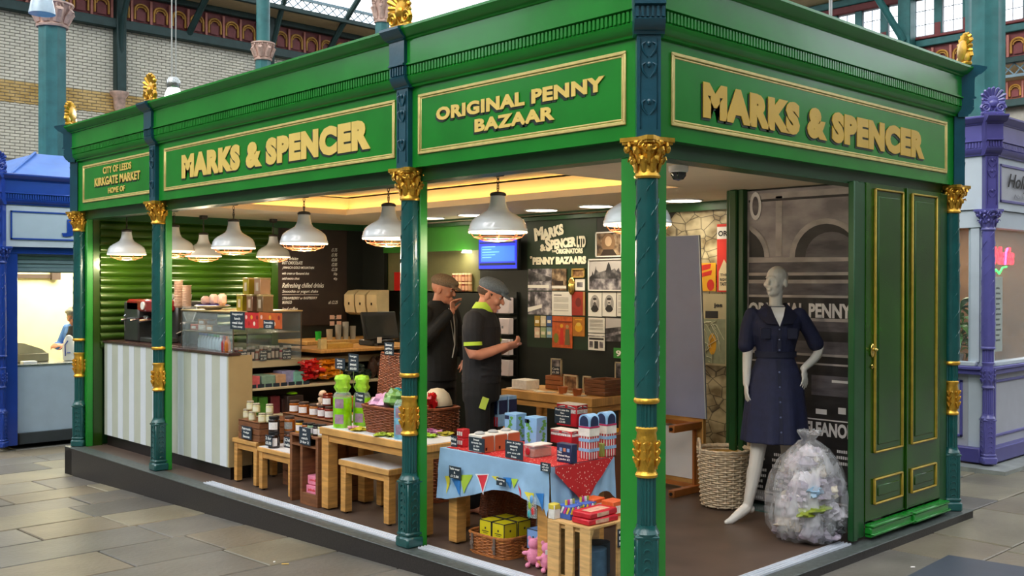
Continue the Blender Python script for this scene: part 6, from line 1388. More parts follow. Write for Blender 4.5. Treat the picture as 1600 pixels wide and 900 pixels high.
def flag_tin(label, px, py, d, z):
    t = place('flag_tin', label, 'tin', px, py, d, redc, z)
    hx, hy, h = d[0]/2, d[1]/2, d[2]
    for nm, mt, sh_ in (('white_band', wc, [(-.9, .92), (.9, .92), (.9, .78), (-.9, .78)]),):
        g = G(); g.b2((-hx-.002, -hy*.9, h*.62), (-hx, hy*.9, h*.80)); g.b2((-hx*.9, -hy-.002, h*.62), (hx*.9, -hy, h*.80)); g.obj(nm, M('flag_letters', 'e4dce0', .5, var=.5, vs_=70), t)
    def arch(w0, w1, mt, off):                  # curved flag band at the top
        g = G(); n = 10
        for face in (0, 1):
            R_ = hy if face == 0 else hx; rr = []
            for q in range(n+1):
                u = -1+2*q/n; zt = h*(.99); a_, b_ = h*(.86+.12*(1-u*u)*w0), h*(.86+.12*(1-u*u)*w1)
                pr = [(u*R_*.95, a_), (u*R_*.95, b_)]
                rr.append([V(-hx-off, y, z) if face == 0 else V(y, -hy-off, z) for y, z in pr])
            g.loft(rr, caps=False, closed=False)
        g.obj('flag_band', mt, t)
    arch(.0, 1.0, wc, .002); arch(.15, .6, nv, .003); 
    g = G(); g.b2((-hx-.004, -hy*.12, h*.86), (-hx-.002, hy*.12, h*.98)); g.b2((-hx*.12, -hy-.004, h*.86), (hx*.12, -hy-.002, h*.98)); g.obj('red_cross', redc, t)
    g = G(); g.b2((-hx, -hy, h), (hx, hy, h+.006), ch=.003); g.obj('lid', wc, t)
    return t
flag_tin('large red white and blue flag tin at the back of the red cloth', 901, 668, (.12, .20, .155), .612)
flag_tin('smaller red white and blue flag tin in front of the large one', 893, 696, (.10, .19, .085), .612)
t = tag_('slate sign with chalk price standing before the large flag tin', (*on2(879, 676)[:2], .67), 'L', .15, .11, ["Don't miss the", 'fun', 'Seaside goodness', 'from', '£3.00'], rz=.0)
p = on2(905, 700, .612)
for k in range(2):
    t = place('tower_gift_box', 'tall striped gift box with rounded blue top, %s of the pair' % ['left', 'right'][k], 'box', (921, 948)[k], (719, 714)[k], (.085, .085, .165), wc); t.scale = (1, 1, 1.16)
    hx = .0425
    for j in range(4): g = G(); g.b2((-hx-.002, -hx+.006+j*.021, .0), (-hx, -hx+.016+j*.021, .12)); g.b2((-hx+.006+j*.021, -hx-.002, .0), (-hx+.016+j*.021, -hx, .12)); g.obj('red_stripe', redc, t)
    for z in (.04, .09): g = G(); g.b2((-hx-.003, -hx-.003, z), (hx, hx, z+.016)); g.obj('blue_ribbon', lb_, t)
    g = G(); g.b2((-hx-.003, -hx-.003, .118), (hx+.001, hx+.001, .166)); g.obj('white_belt', wc, t)
    g = G(); g.b2((-hx-.004, -hx-.004, .160), (hx+.001, hx+.001, .168)); g.obj('pink_line', hexm('b02858'), t)
    g = G(); n = 10; prof = [(-hx, .166), (hx, .166)]+[(hx*math.cos(PI*q/n), .20+.03*math.sin(PI*q/n)) for q in range(n+1)]; g.prism(prof, -hx, hx, 'X'); g.obj('rounded_top', lb_, t)
    g = G(); pts = [(-hx*.8, .17), (hx*.8, .17)]+[(hx*.8*math.cos(PI*q/n), .19+.032*math.sin(PI*q/n)) for q in range(n+1)]; g.add([V(-hx-.002, y, z) for y, z in pts], [tuple(range(len(pts)))]); g.add([V(y, -hx-.002, z) for y, z in pts], [tuple(range(len(pts)))]); g.obj('navy_arch', nv, t)
t = place('cake_window_box', 'white topped clear cake pack with orange cakes, front right of the red cloth', 'box', 835, 716, (.15, .09, .07), plastic)
g = G(); g.b2((-.07, -.04, .004), (.07, .04, .05)); g.obj('orange_cakes', hexm('c07050'), t); g = G(); g.b2((-.077, -.047, .068), (.077, .047, .074)); g.obj('white_top', wc, t); g = G(); g.ell((-.078, .01, .035), (.003, .02, .022), 12, 6); g.obj('red_seal', redc, t)
t = place('navy_box', 'navy box with chalk lettered front at the right front corner of the cloth', 'box', 893, 725, (.05, .12, .11), nv)
for i, s in enumerate(('Two', 'Wicked Mugs', '2 packs £2')): text_fit(s, V(-.027, .052, .052-.020*i), 'L', .10 if i else .035, .014, chalk, t, 'lettering', .02, .001)
for j, c_ in enumerate(('7fa0cc', 'c87c5c', '7fa0cc')): g = G(); g.b2((-.027, .035-j*.03, .065), (-.0255, .015-j*.03, .085)); g.obj('front_print', hexm(c_), t)
px_tag('chalk tag leaning on the front cream box', 733, 684, 757, 705, .225, ['Sweet', 'treats in', 'a tin', 'Sauce'])
px_tag('large chalk tag in the middle of the red cloth front edge', 790, 689, 817, 717, .215, ['Jam & jelly', 'sweets', 'Buy 2', 'get one £5', 'free'])
px_tag('dark tag at the left corner of the red cloth', 705, 681, 714, 698, .24, ['Mini', 'jams'])
bxi('green_box', 'small green and yellow box at the far right of the red cloth', 'box', (.70, .90, .608), (.07, .06, .08), hexm('8fa050'))
# under the cloth
yb = M('yellow_tea_box', 'd8c81c', .4, var=.04)
def tea(label, x, y, z, mt, group):
    t = thing('tea_box', label, 'box', (x, y, z), 0, group); h = .115; w_ = .052
    g = G(); g.b2((-w_, -w_, 0), (w_, w_, h), ch=.001); g.obj('carton', mt, t)
    g = G(); e = .002
    for a in (-w_, w_):
        for b_ in (-w_, w_): g.b2((a-e, b_-e, 0), (a+e, b_+e, h+e))
        g.b2((a-e, -w_, h-e), (a+e, w_, h+e)); g.b2((-w_, a-e, h-e), (w_, a+e, h+e))
    g.obj('black_edging', ink, t)
    g = G(); g.b2((-w_-.001, -.006, h*.55), (-w_, .006, h*.66)); g.b2((-w_-.001, -.03, h*.42), (-w_, .03, h*.46)); g.b2((-w_-.001, -.02, h*.33), (-w_, .02, h*.36)); g.b2((-.006, -w_-.001, h*.55), (.006, -w_, h*.66)); g.obj('printed_crest', ink, t)
    return t
for i, (dx, dy, w_) in enumerate(((0, 0, 'front left'), (0, -.115, 'front right'), (.12, 0, 'back left'), (.12, -.115, 'back right'))): tea('yellow tea box with black edges in the buckled hamper, '+w_, .285+dx, 1.44+dy, .085, yb, 'yellow tea boxes')
bb_ = M('blue_tea_box', '7fa4dc', .4, var=.04)
for i, (x, y, w_) in enumerate(((.36, 1.10, 'left front'), (.36, .98, 'right front'), (.48, 1.08, 'behind'))): tea('light blue tea box with black edges on the low tray, '+w_, x, y, .075, bb_, 'light blue tea boxes')
plush = M('pink_plush', 'e08aa8', .9, var=.12, vs_=30, bump=.4, bs=220)
for i, (px, py, a) in enumerate(((832, 887, -.9), (853, 895, -.6))):
    p = at(px, py, 'Z', 0)
    t = thing('soft_toy', 'seated pink plush toy on the floor, %s' % ['left one leaning on its neighbour', 'right one with a white paper tag'][i], 'soft toy', (p.x+.03, p.y+.02, 0), a)
    g = G(); g.ell((0, 0, .06), (.042, .038, .055), 16, 10); g.ell((0, -.004, .132), (.034, .032, .032), 16, 10)
    for sg in (-1, 1):
        g.ell((.026*sg, 0, .164), (.012, .009, .013), 10, 6); g.ell((.047*sg, -.012, .078), (.024, .013, .013), 10, 6); g.ell((.03*sg, -.045, .016), (.016, .026, .015), 10, 6)
    sculpt(g, 'plush_body', plush, t, .0045, 2)
    if i: g = G(); g.box((.0, -.045, .12), (.04, .004, .026), rz=.1); g.obj('paper_tag', white, t)
# on the slatted crate
for k in range(2):
    t = thing('red_biscuit_pack', 'red boxed biscuit pack on the pine crate, %s of two' % ['lower', 'upper'][k], 'packet', (.20+.006*k, .60, .333+.034*k), -.06+.1*k)
    g = G(); g.b2((-.035, -.075, 0), (.20, .06, .032), ch=.006); g.obj('carton', hexm('c41c2c'), t); g = G(); g.b2((.02, -.077, .006), (.12, -.074, .026)); g.b2((.0, -.05, .032), (.16, .02, .0335)); g.obj('pale_label', M('pale_pack', 'd8a890', .5, var=.3, vs_=40), t)
for k in range(2):
    t = bxi('peg_box', 'blue box with a row of coloured pegs, %s of two on the pine crate' % ['left', 'right'][k], 'box', (.24+.12*k, .74, .333), (.10, .10, .075), hexm('3f63b8'))
    for j in range(4):
        pm_ = hexm(['d8c03c', 'c83c8c', 'e4e0dc', '9aa04c'][j])
        g = G(); g.box((-.052, -.035+j*.022, .05), (.004, .012, .04), rm=Matrix.Rotation(.5, 3, 'X')); g.obj('printed_peg', pm_, t)
        g = G(); g.box((-.035+j*.022, -.052, .05), (.012, .004, .04), rm=Matrix.Rotation(.5, 3, 'Y')); g.obj('printed_peg', pm_, t)
        g = G(); g.box((-.03+j*.02, 0, .085), (.008, .012, .035)); g.obj('peg', pm_, t)
t = bxi('yellow_tray_pack', 'white tub pack with a yellow top at the left corner of the pine crate', 'packet', (.165, .79, .333), (.05, .05, .08), wc); g = G(); g.b2((-.026, -.026, .05), (.026, .026, .085), ch=.006); g.obj('yellow_top', hexm('c8b43c'), t)
for k, (x, y) in enumerate(((.44, .74), (.47, .62))): bxi('orange_box', 'orange and white box at the back of the pine crate, %s' % ['left', 'right'][k], 'box', (x, y, .333), (.10, .09, .085), hexm('d8602c'), stripe_=wc)
tag_('dark chalk tag hanging on the side of the pine crate', (.42, .49, .19), 'R', .12, .10, ['Pear & lily', 'Bubbles', 'Butterflies'])
# table in front of the picture wall
bxi('white_tub', 'white open box on the rear oak table beside the man', 'box', (2.2, 3.10, .742), (.16, .18, .08), wc)
t = thing('wooden_box', 'woven brown wooden box at the right end of the rear table', 'box', (2.36, 2.33, .742)); plank_box(t, -.13, .13, -.11, .11, 0, .13, darkwood, 4)
t = thing('wooden_box', 'smaller orange brown wooden box left of the glass frame', 'box', (2.42, 2.88, .742)); plank_box(t, -.10, .10, -.10, .10, 0, .12, M('orange_wood', '9a5a2c', .5, var=.25), 3)
for i, (x, y, lb) in enumerate(((2.16, 2.62, 'left'), (2.12, 2.42, 'right'))): g = G(); g.lathe([(0, 0), (.03, 0), (.045, .055), (.04, .055), (.027, .006), (0, .006)], n=18); props(g.obj('copper_pot', M('copper_pot', 'b06a40', .35, metal=.5), loc=(x, y, .742)), 'small copper pot on the rear table, %s of two' % lb, 'pot')
for i, (x, y, w_, h, lb) in enumerate(((2.30, 2.66, .16, .14, 'glass photo frame standing in the middle of the rear table'), (2.33, 2.50, .10, .14, 'narrow glass frame beside the brown box'), (2.52, 3.02, .13, .25, 'tall framed print at the back of the rear table, left'), (2.52, 2.28, .13, .26, 'tall framed print behind the brown box, right'))):
    t = thing('photo_frame', lb, 'frame', (x, y, .742 if i < 2 else .745+.0)); g = G()
    for a, b_ in (((-w_/2, 0), (-w_/2+.01, h)), ((w_/2-.01, 0), (w_/2, h)), ((-w_/2, 0), (w_/2, .01)), ((-w_/2, h-.01), (w_/2, h))): g.b2((-.008, a[0], a[1]), (.008, b_[0], b_[1]))
    g.obj('frame_edge', M('cream_frame', 'c8bfa0', .4), t); g = G(); g.b2((-.002, -w_/2, 0), (.004, w_/2, h)); g.obj('picture', photo_m[3] if i < 2 else photo_m[1], t)
    if i > 1: t.location.z = .742+.0; t.location.x = 2.5
for i in range(8):
    x, y = 2.12+R.random()*.08, 3.2-i*.115; g = G(); g.b2((-.035, -.045, 0), (.035, .045, .004)); o = props(g.obj('flat_card', M('card_w%d' % (i % 3), ['d8d0bc', 'a8a090', 'c8bca4'][i % 3], .6, var=.2, vs_=60), loc=(x, y, .742), rz=R.uniform(-.3, .3)), 'small pale card lying flat on the rear table, %s from the left' % ['first', 'second', 'third', 'fourth', 'fifth', 'sixth', 'seventh', 'eighth'][i], 'card', 'flat cards on the rear table')
tag_('small dark slate standing on the rear table left of the glass frame', (2.40, 2.93, .862), 'L', .09, .07, ['Cards', '£1.50'])
bxi('stock_box', 'brown box low behind the striped tower boxes', 'box', (1.36, 1.5, 0), (.3, .3, .62), M('brown_box', '6a3c20', .6, var=.2)); bxi('yellow_pack', 'orange and yellow pack lying on the low brown box', 'packet', (1.34, 1.45, .622), (.2, .1, .03), hexm('e09a1c'))
# card rack by the screen wall
ck = thing('card_rack', 'black wall rack of boxed cards right of the man in the flat cap', 'rack', (3.30, 4.58, .66))
g = G(); g.b2((.06, -.16, 0), (.08, .16, .90)); g.obj('back_panel', black, ck)
for k in range(4):
    z = .02+k*.215; g = G(); g.b2((-.04, -.16, z), (.06, .16, z+.012)); g.obj('shelf', black, ck)
    t = thing('card_box', '%s printed white card box on the %s tier of the rack' % (['pink', 'sepia', 'street scene', 'mauve'][k], ['lowest', 'second', 'third', 'top'][k]), 'box', (3.28, 4.58, .66+z+.012))
    g = G(); g.b2((-.02, -.15, 0), (.05, .15, .165), ch=.006); g.obj('carton', M('card_white', 'd8ccd4', .4), t)
    g = G(); g.b2((-.022, .01, .012), (-.02, .135, .15)); g.obj('printed_panel', [M('pinkprint', 'c85a8c', .5, var=.3, vs_=30), photo_m[0], photo_m[1], M('mauveprint', '9a849c', .5, var=.2, vs_=20)][k], t)
# ------------------------------------------------------------------ market hall floor, paved with stone flags
def gz2(y): return gz(min(y, 13))
floor = G(); floor.loft([[V(x, y, gz2(y)-.035) for x in (-22, 34)] for y in (-18, 0, 4, 8, 13, 26)], caps=False, closed=False)
fl = struct('floor', floor, M('joint_dirt', '4a463e', .8, var=.2))
flag = M('stone_flag', 'e6e2da', .38, var=.22, vs_=2.2, bump=.25, bs=26, rnd=['8a867a', '7c7a76', '74726e', '868172', '6c6a67', '827a6c', '948e7c', '787571'], spec=.4)
def pj(p):
    v = Vector(p)-CAM; z = v.dot(fw)
    return (800+F*v.dot(rt)/z, 450-F*v.dot(up)/z, z) if z > .3 else (9999, 9999, z)
slabs = []; y = -4.2; RR = random.Random(11)
while y < 14:
    w_ = RR.choice((.50, .56, .62, .66)); x = -7+RR.random()*.8
    while x < 12:
        l_ = RR.choice((.62, .78, .9, 1.02, 1.15))
        if not (x > -.1 and x+l_ < 3.6 and y > -.1 and y+w_ < 7.3): slabs.append((x, y, l_, w_))
        x += l_
    y += w_
def slab_geo(g, s):
    x, y, l_, w_ = s; j = .007; c_ = .006; dz = RR.uniform(-.003, .003)
    a, b, c, d = x+j, x+l_-j, y+j, y+w_-j
    lo = [V(a, c, gz2(c)-.03), V(b, c, gz2(c)-.03), V(b, d, gz2(d)-.03), V(a, d, gz2(d)-.03)]
    md = [V(p.x, p.y, gz2(p.y)-c_+dz) for p in lo]; hi = [V(p.x+(c_ if k in (0, 3) else -c_), p.y+(c_ if k < 2 else -c_), gz2(p.y)+dz) for k, p in enumerate(md)]
    g.loft([lo, md, hi])
vis = []; rest = G()
for s in slabs:
    px, py, z = pj((s[0]+s[2]/2, s[1]+s[3]/2, gz2(s[1])))
    ok = -140 < px < 1740 and py < 1010 and z < 22
    if ok and s[0] > -.1 and s[1] > -.1 and s[1] < 7.2 and s[0] < 3.6: ok = False
    (vis if ok else []).append((z, s)); 
    if not ok: slab_geo(rest, s)
vis.sort(key=lambda t: t[0])
for k, (z, s) in enumerate(vis):
    if k < 290: g = G(); slab_geo(g, s); g.obj('paving_stone', flag, fl)
    else: slab_geo(rest, s)
rest.obj('paving_stones', flag, fl, kind='stuff')
g = G(); q = [at(*p, 'Z', -.05) for p in ((1400, 910), (1482, 868), (1640, 893), (1640, 960))]; g.add([V(p.x, p.y, -.052) for p in q]+[V(p.x, p.y, -.046) for p in q], [(0, 1, 2, 3), (4, 5, 6, 7), (0, 1, 5, 4), (1, 2, 6, 5)]); props(g.obj('floor_mat', M('dark_slate_mat', '3c4450', .45, var=.1)), 'dark slate blue mat on the flagstones in the lower right corner', 'mat')
for px, py, l_, c_, lb in ((440, 873, .035, 'd8b45c', 'yellow cigarette end on the flagstones'), (427, 869, .01, 'e8e4dc', 'tiny white scrap on the flagstones beside the cigarette end'), (1423, 885, .02, 'e8e4e0', 'small white scrap at the edge of the dark mat')):
    p = at(px, py, 'Z', -.09 if px < 1000 else -.045); g = G(); g.tube([(0, 0, 0), (l_, -l_*.8, 0)], .004, 6); props(g.obj('litter', hexm(c_), loc=(p.x, p.y, gz2(p.y)+.006)), lb, 'litter')
# ------------------------------------------------------------------ blue fish stall kiosk
bluep = M('blue_gloss', '1c3f9a', .3, var=.1, coat=.3); bwhite = M('pale_blue_white', 'bcc9d6', .45, var=.04)
palb = dict(body=bluep, fascia=bwhite, lintel=bluep, column=bluep, accent=bluep, pilaster=bluep, finial=bluep, post=bluep)
BL = V(*rayp(2, 12.0)); BL.z = -.29
BK = thing('market_kiosk', 'blue market kiosk with a hipped blue roof behind the green one', 'kiosk', BL)
kiosk(BK, palb, [], [3.505])
g = G(); x0, x1, z0, z1 = .09, 3.2, 2.45, 2.79
for a, b in (((x0, z0), (x1, z0+.018)), ((x0, z1-.018), (x1, z1)), ((x0, z0), (x0+.018, z1)), ((x1-.018, z0), (x1, z1))): g.b2((a[0], -.045, a[1]), (b[0], -.03, b[1]))
sb = g.obj('bead_frame', bluep, BK); g = G(); g.b2((x0, -.036, z0), (x1, -.03, z1)); g.obj('sign_board', M('sign_grey', 'a9bccb', .5, var=.03), BK)
pa = at(96, 370, 'Y', BL.y-.04)-BL; pb = at(117, 370, 'Y', BL.y-.04)-BL; z_a = (at(106, 370, 'Y', BL.y-.04)-BL).z; z_b = (at(106, 343, 'Y', BL.y-.04)-BL).z
text_fit('J', V(pa.x, -.046, z_a), 'R', pb.x-pa.x, z_b-z_a, bluep, BK, 'letter', .06, .004)
text_fit('S', V(pb.x+.05, -.046, z_a), 'R', pb.x-pa.x, z_b-z_a, bluep, BK, 'letter', .06, .004)
g = G(); rx, ry, hz = 3.53, 7.3, 3.23                     # hipped roof
g.add([(.1, .1, 3.2), (rx-.1, .1, 3.2), (rx-.1, ry-.1, 3.2), (.1, ry-.1, 3.2), (.75, 1.1, 3.62), (2.75, 1.1, 3.62), (2.75, 6.2, 3.62), (.75, 6.2, 3.62)], [(0, 1, 5, 4), (1, 2, 6, 5), (2, 3, 7, 6), (3, 0, 4, 7), (4, 5, 6, 7), (0, 3, 2, 1)])
g.tube([(.1, .1, 3.2), (.75, 1.1, 3.63)], .02, 6); g.obj('roof', M('blue_roof', '3a6cb8', .45, var=.12), BK)
g = G()
for k in range(6): g.prism([(.02, 2.36-k*.048), (.0, 2.34-k*.048), (.0, 2.318-k*.048), (.02, 2.312-k*.048)], 0, 3.4, 'X') if False else g.b2((.05, .10-.012*(k % 2), 2.36-(k+1)*.048), (3.4, .12, 2.36-k*.048-.004), ch=.004)
g.obj('shutter_slats', M('grey_blue_shutter', '7f98a0', .4, metal=.3, var=.1), BK)
stw = M('stall_cream_wall', 'efe6b8', .6, var=.04)
g = G(); g.b2((.05, 2.4, 0), (3.45, 2.44, 2.6)); g.b2((.02, .2, 0), (.05, 2.4, 2.6)); g.b2((3.4, .2, 0), (3.45, 2.4, 2.6)); g.b2((.05, .2, 2.56), (3.45, 2.4, 2.6)); g.obj('inner_wall', stw, BK); g = G(); g.b2((.05, .5, -.1), (3.45, 2.4, 0)); g.obj('floor_board', kfloor, BK); g = G(); g.b2((.05, .13, 2.06), (3.4, .14, 2.36)); g.obj('shutter_backing', M('grey_blue_shutter', '7f98a0', .4, metal=.3, var=.1), BK)
light('AREA', (1.6, 1.3, 2.5), 95, (1, .93, .68), 1.6, BK)
g = G(); g.b2((.3, 1.2, 2.50), (2.6, 1.28, 2.54)); g.obj('strip_lamp', M('strip_glow', 'fffbe0', .4, var=0, emit=7), BK)
dk = M('brown_rail', '4a3a34', .5)
g = G(); g.b2((.55, 2.33, 2.0), (1.5, 2.39, 2.06)); g.b2((1.38, 2.28, 1.98), (1.5, 2.36, 2.14)); g.b2((.62, 2.33, .9), (.66, 2.38, 2.1)); g.b2((.57, 2.3, 1.84), (.68, 2.38, 2.0)); g.tube([(.5, 2.3, 2.0), (.45, 2.28, 1.5), (.30, 2.2, 1.2)], .008, 6); g.obj('wall_rail', dk, BK)
fc = thing('serving_counter', 'white fish stall counter with black base in the blue kiosk', 'counter', BL+V(.13, .05, 0))
cwp = M('blue_white_panel', 'b0c2d2', .35, var=.05)
g = G(); g.b2((0, .08, .13), (3.2, .8, .93)); g.obj('counter_front', cwp, fc); g = G(); g.b2((.10, .03, .0), (3.2, .75, .13)); g.obj('black_base', M('grey_black_base', '3a4044', .4), fc); g = G(); g.b2((-.01, .07, .93), (3.2, 1.0, .95), ch=.004); g.obj('steel_top', steel, fc)
sc_ = thing('weighing_till', 'beige stepped weighing till on the fish stall counter', 'till', BL+V(.28, .45, .95)); bg = M('beige_case', 'a8a080', .45)
g = G(); g.b2((0, 0, 0), (.42, .3, .11), ch=.01); g.obj('till_base', M('taupe_case', '8c8468', .45), sc_); g = G(); g.prism([(.05, .11), (.40, .11), (.34, .16), (.12, .24), (.03, .25), (.0, .18)], .02, .28, 'Y'); g.obj('till_top', bg, sc_); g = G(); g.box((.02, .05, .26), (.06, .05, .05), ch=.01); g.obj('display_pod', black, sc_)
t = thing('carrier_bag', 'white carrier bag with blue print held over the fish stall counter', 'bag', BL+V(.93, .42, .955)); g = G(); g.loft([[V(.075*k*math.cos(2*PI*q/16)*(1+.08*math.sin(q*2.7+z*30)), .04*k*math.sin(2*PI*q/16), z) for q in range(16)] for z, k in ((0, .8), (.02, 1), (.15, 1.05), (.25, .8), (.31, .45), (.32, .1))]); g.obj('bag_body', paper, t)
g = G(); g.tube([(-.06, -.045, .06), (-.065, -.048, .2), (-.03, -.05, .25)], .008, 5); g.tube([(-.04, -.05, .10), (-.0, -.05, .10)], .008, 5); g.tube([(.06, -.04, .05), (.065, -.04, .18)], .008, 5); g.obj('blue_print', bluep, t)
for x, lb in ((.12, 'small white paper bags on the fish counter edge'), (.35, 'white tray on the fish counter')): bxi('paper_tray', lb, 'tray', BL+V(x+.05, .28, .95), (.16, .12, .03 if x > .2 else .09), paper)
mC = thing('person', 'person with short grey hair in blue top and dark tabard at the blue stall', 'person', BL+V(1.22, .92, .0), math.radians(-60))
hc = V(0, -.07, 1.50); hr = euler(.4, 0); g = G()
torso(g, [(.78, 0, 0, .10, .09), (.88, 0, 0, .16, .13), (1.02, 0, 0, .15, .12), (1.18, 0, 0, .155, .125), (1.28, 0, 0, .165, .12), (1.36, 0, 0, .14, .085), (1.41, 0, 0, .07, .06)])
limb(g, [(0, 0, 1.36), (0, -.03, 1.43), (0, -.05, 1.48)], [.06, .05, .055]); head(g, hc, hr, .98)
for sg in (-1, 1):
    wr = V(.06*sg, -.33, 1.13); limb(g, [(.17*sg, 0, 1.33), (.22*sg, -.06, 1.10), wr], [.05, .042, .027]); hand(g, wr, (-.3*sg, -.9, .1), (-.5*sg, 0, -.6), sg, .5, .95)
    limb(g, [(.085*sg, 0, .80), (.09*sg, 0, .45), (.09*sg, .02, .1)], [.08, .056, .04]); foot(g, (.09*sg, .02, .1), (0, -1, 0))
sculpt(g, 'body', skm, mC, .008, 3); eyes(mC, hc, hr, .98)
g = G(); torso(g, [(.86, 0, 0, .17, .145), (1.1, 0, 0, .165, .14), (1.28, 0, 0, .178, .132), (1.36, 0, 0, .155, .10), (1.42, 0, 0, .075, .07)])
for sg in (-1, 1): limb(g, [(.15*sg, 0, 1.33), (.222*sg, -.06, 1.11), (.10*sg, -.26, 1.125)], [.066, .056, .045])
sculpt(g, 'blue_top', M('blue_top', '4a78c8', .8), mC, .009, 3)
g = G(); torso(g, [(.80, 0, 0, .178, .153), (1.1, 0, 0, .150, .150), (1.26, 0, 0, .135, .145), (1.37, 0, .0, .11, .105)]); sculpt(g, 'tabard', M('dark_tabard', '23222c', .8), mC, .009, 3)
g = G(); g.ell(hc+hr@V(0, .025, .03), (.088, .100, .098), 16, 10, hr); g.ell(hc+hr@V(0, -.045, .085), (.06, .05, .035), 12, 8, hr); sculpt(g, 'hair', M('grey_hair', '8a8478', .9, var=.3, vs_=60, bump=.3, bs=90), mC, .008, 1)
trousers(mC, tro)
g = G(); g.box((.05, -.147, 1.22), (.05, .008, .03)); g.obj('name_badge', white, mC)
# ------------------------------------------------------------------ purple corner kiosk
pur = M('purple_gloss', '5d5aa0', .3, var=.1, coat=.3); purd = M('purple_gloss_dark', '4c4888', .35, var=.1)
lil = M('pale_lilac_white', 'c2ccd6', .5, var=.03); lilg = M('lilac_grey_panel', 'b2b4bc', .5, var=.04)
palp = dict(body=pur, fascia=lil, lintel=lil, column=pur, accent=pur, pilaster=purd, finial=pur, post=lil)
PL = V(5.79, .63, -.02)
PK = thing('market_kiosk', 'purple and white corner kiosk at the right edge', 'kiosk', PL)
kiosk(PK, palp, [1.886, 5.462, 7.285], [3.505])
for fr, (u0, u1) in (('L', (.28, 1.7)), ('R', (.18, 3.2))):
    def Q(u, o, z): return (-.03-o, u, z) if fr == 'L' else (u, -.03-o, z)
    g = G(); z0, z1 = 2.44, 2.80
    for a, b in (((u0, z0), (u1, z0+.025)), ((u0, z1-.025), (u1, z1)), ((u0, z0), (u0+.025, z1)), ((u1-.025, z0), (u1, z1))): g.b2(Q(a[0], 0, a[1]), Q(b[0], .014, b[1]), ch=.004)
    sf = g.obj('sign_frame', pur, PK); g = G(); g.b2(Q(u0, 0, z0), Q(u1, .004, z1)); g.obj('sign_board', lilg if fr == 'R' else lil, sf)
    for a, b in (((0.1, 0), (1.83, 0)),) if fr == 'L' else (((0.1, 0), (3.4, 0)),):
        g = G(); g.b2(Q(a[0], -.06, .14), Q(b[0], -.10, .86)); g.obj('lower_panel', lilg, PK)
        g = G(); g.b2(Q(a[0]-.06, .02, .865), Q(b[0], -.10, .90), ch=.008); g.b2(Q(a[0]-.06, .0, .82), Q(b[0], -.10, .865), ch=.006); g.obj('sill', pur, PK); g = G(); g.b2(Q(a[0], .01, .90), Q(b[0], -.09, .94), ch=.006); g.obj('window_rail', lil, PK)
        g = G(); g.b2(Q(a[0]-.05, .02, 0), Q(b[0], -.10, .14), ch=.01); g.obj('skirting', purd, PK)
        g = G(); e0, e1 = a[0]+(.12 if fr == 'R' else .14), b[0]-.1
        for p_, q_ in (((e0, .22), (e1, .245)), ((e0, .735), (e1, .76)), ((e0, .22), (e0+.025, .76)), ((e1-.025, .22), (e1, .76))): g.b2(Q(p_[0], -.045, p_[1]), Q(q_[0], -.065, q_[1]), ch=.004)
        g.obj('panel_bead', pur, PK)
        g = G(); g.b2(Q(a[0], -.05, .94), Q(b[0], -.055, 2.30)); g.obj('window_glass', glassm, PK)
        g = G(); g.b2(Q(.08, -.03, .94), Q(.16, -.08, 2.30)); g.b2(Q(.02, -.02, 2.2), Q(b[0], -.14, 2.36)); g.obj('window_frame', lil, PK)
text_fit('Hollywood', V(.34, -.048, 2.55), 'R', 1.15, .17, ink, PK, 'lettering', .012, .002, .35); text_fit('Nails & Beauty', V(.5, -.048, 2.48), 'R', .8, .05, M('faint_ink', '8a8a92', .6), PK, 'lettering', .0, .002, .2)
p = at(1487, 284, 'X', PL.x-.04)-PL; text_fit('2', V(-.048, p.y+.03, 2.63), 'L', .07, .10, purd, PK, 'numeral', .03, .003); text_fit('2', V(-.048, p.y+.01, 2.50), 'L', .07, .10, purd, PK, 'numeral', .03, .003)
ow = M('orange_wood_wall', '9c5c2c', .5, var=.15); yw = M('yellow_wall', 'd8ac4c', .6, var=.05)
g = G(); g.b2((.1, .1, -.1), (3.4, 7.2, -.02)); g.b2((1.8, .3, 0), (1.85, 7, 2.36)); g.obj('inner_wall', M('tan_inner_wall', '7c6148', .6, var=.2), PK)
g = G(); g.b2((.25, 1.15, .0), (1.6, 1.2, 2.36)); g.obj('inner_partition', ow, PK); g = G(); g.b2((.22, 1.13, 0), (.25, 1.2, 2.36)); g.obj('partition_edge', yw, PK)
g = G(); g.b2((.2, .12, .8), (3.2, .4, .84)); g.b2((.1, .12, .8), (.4, 1.8, .84)); g.obj('window_shelf', white, PK)
g = G(); g.b2((.15, .15, 2.36), (3.4, 7.1, 2.38)); g.obj('ceiling_board', cream, PK)
light('AREA', (1.0, .9, 2.3), 18, (1, .88, .7), .8, PK)
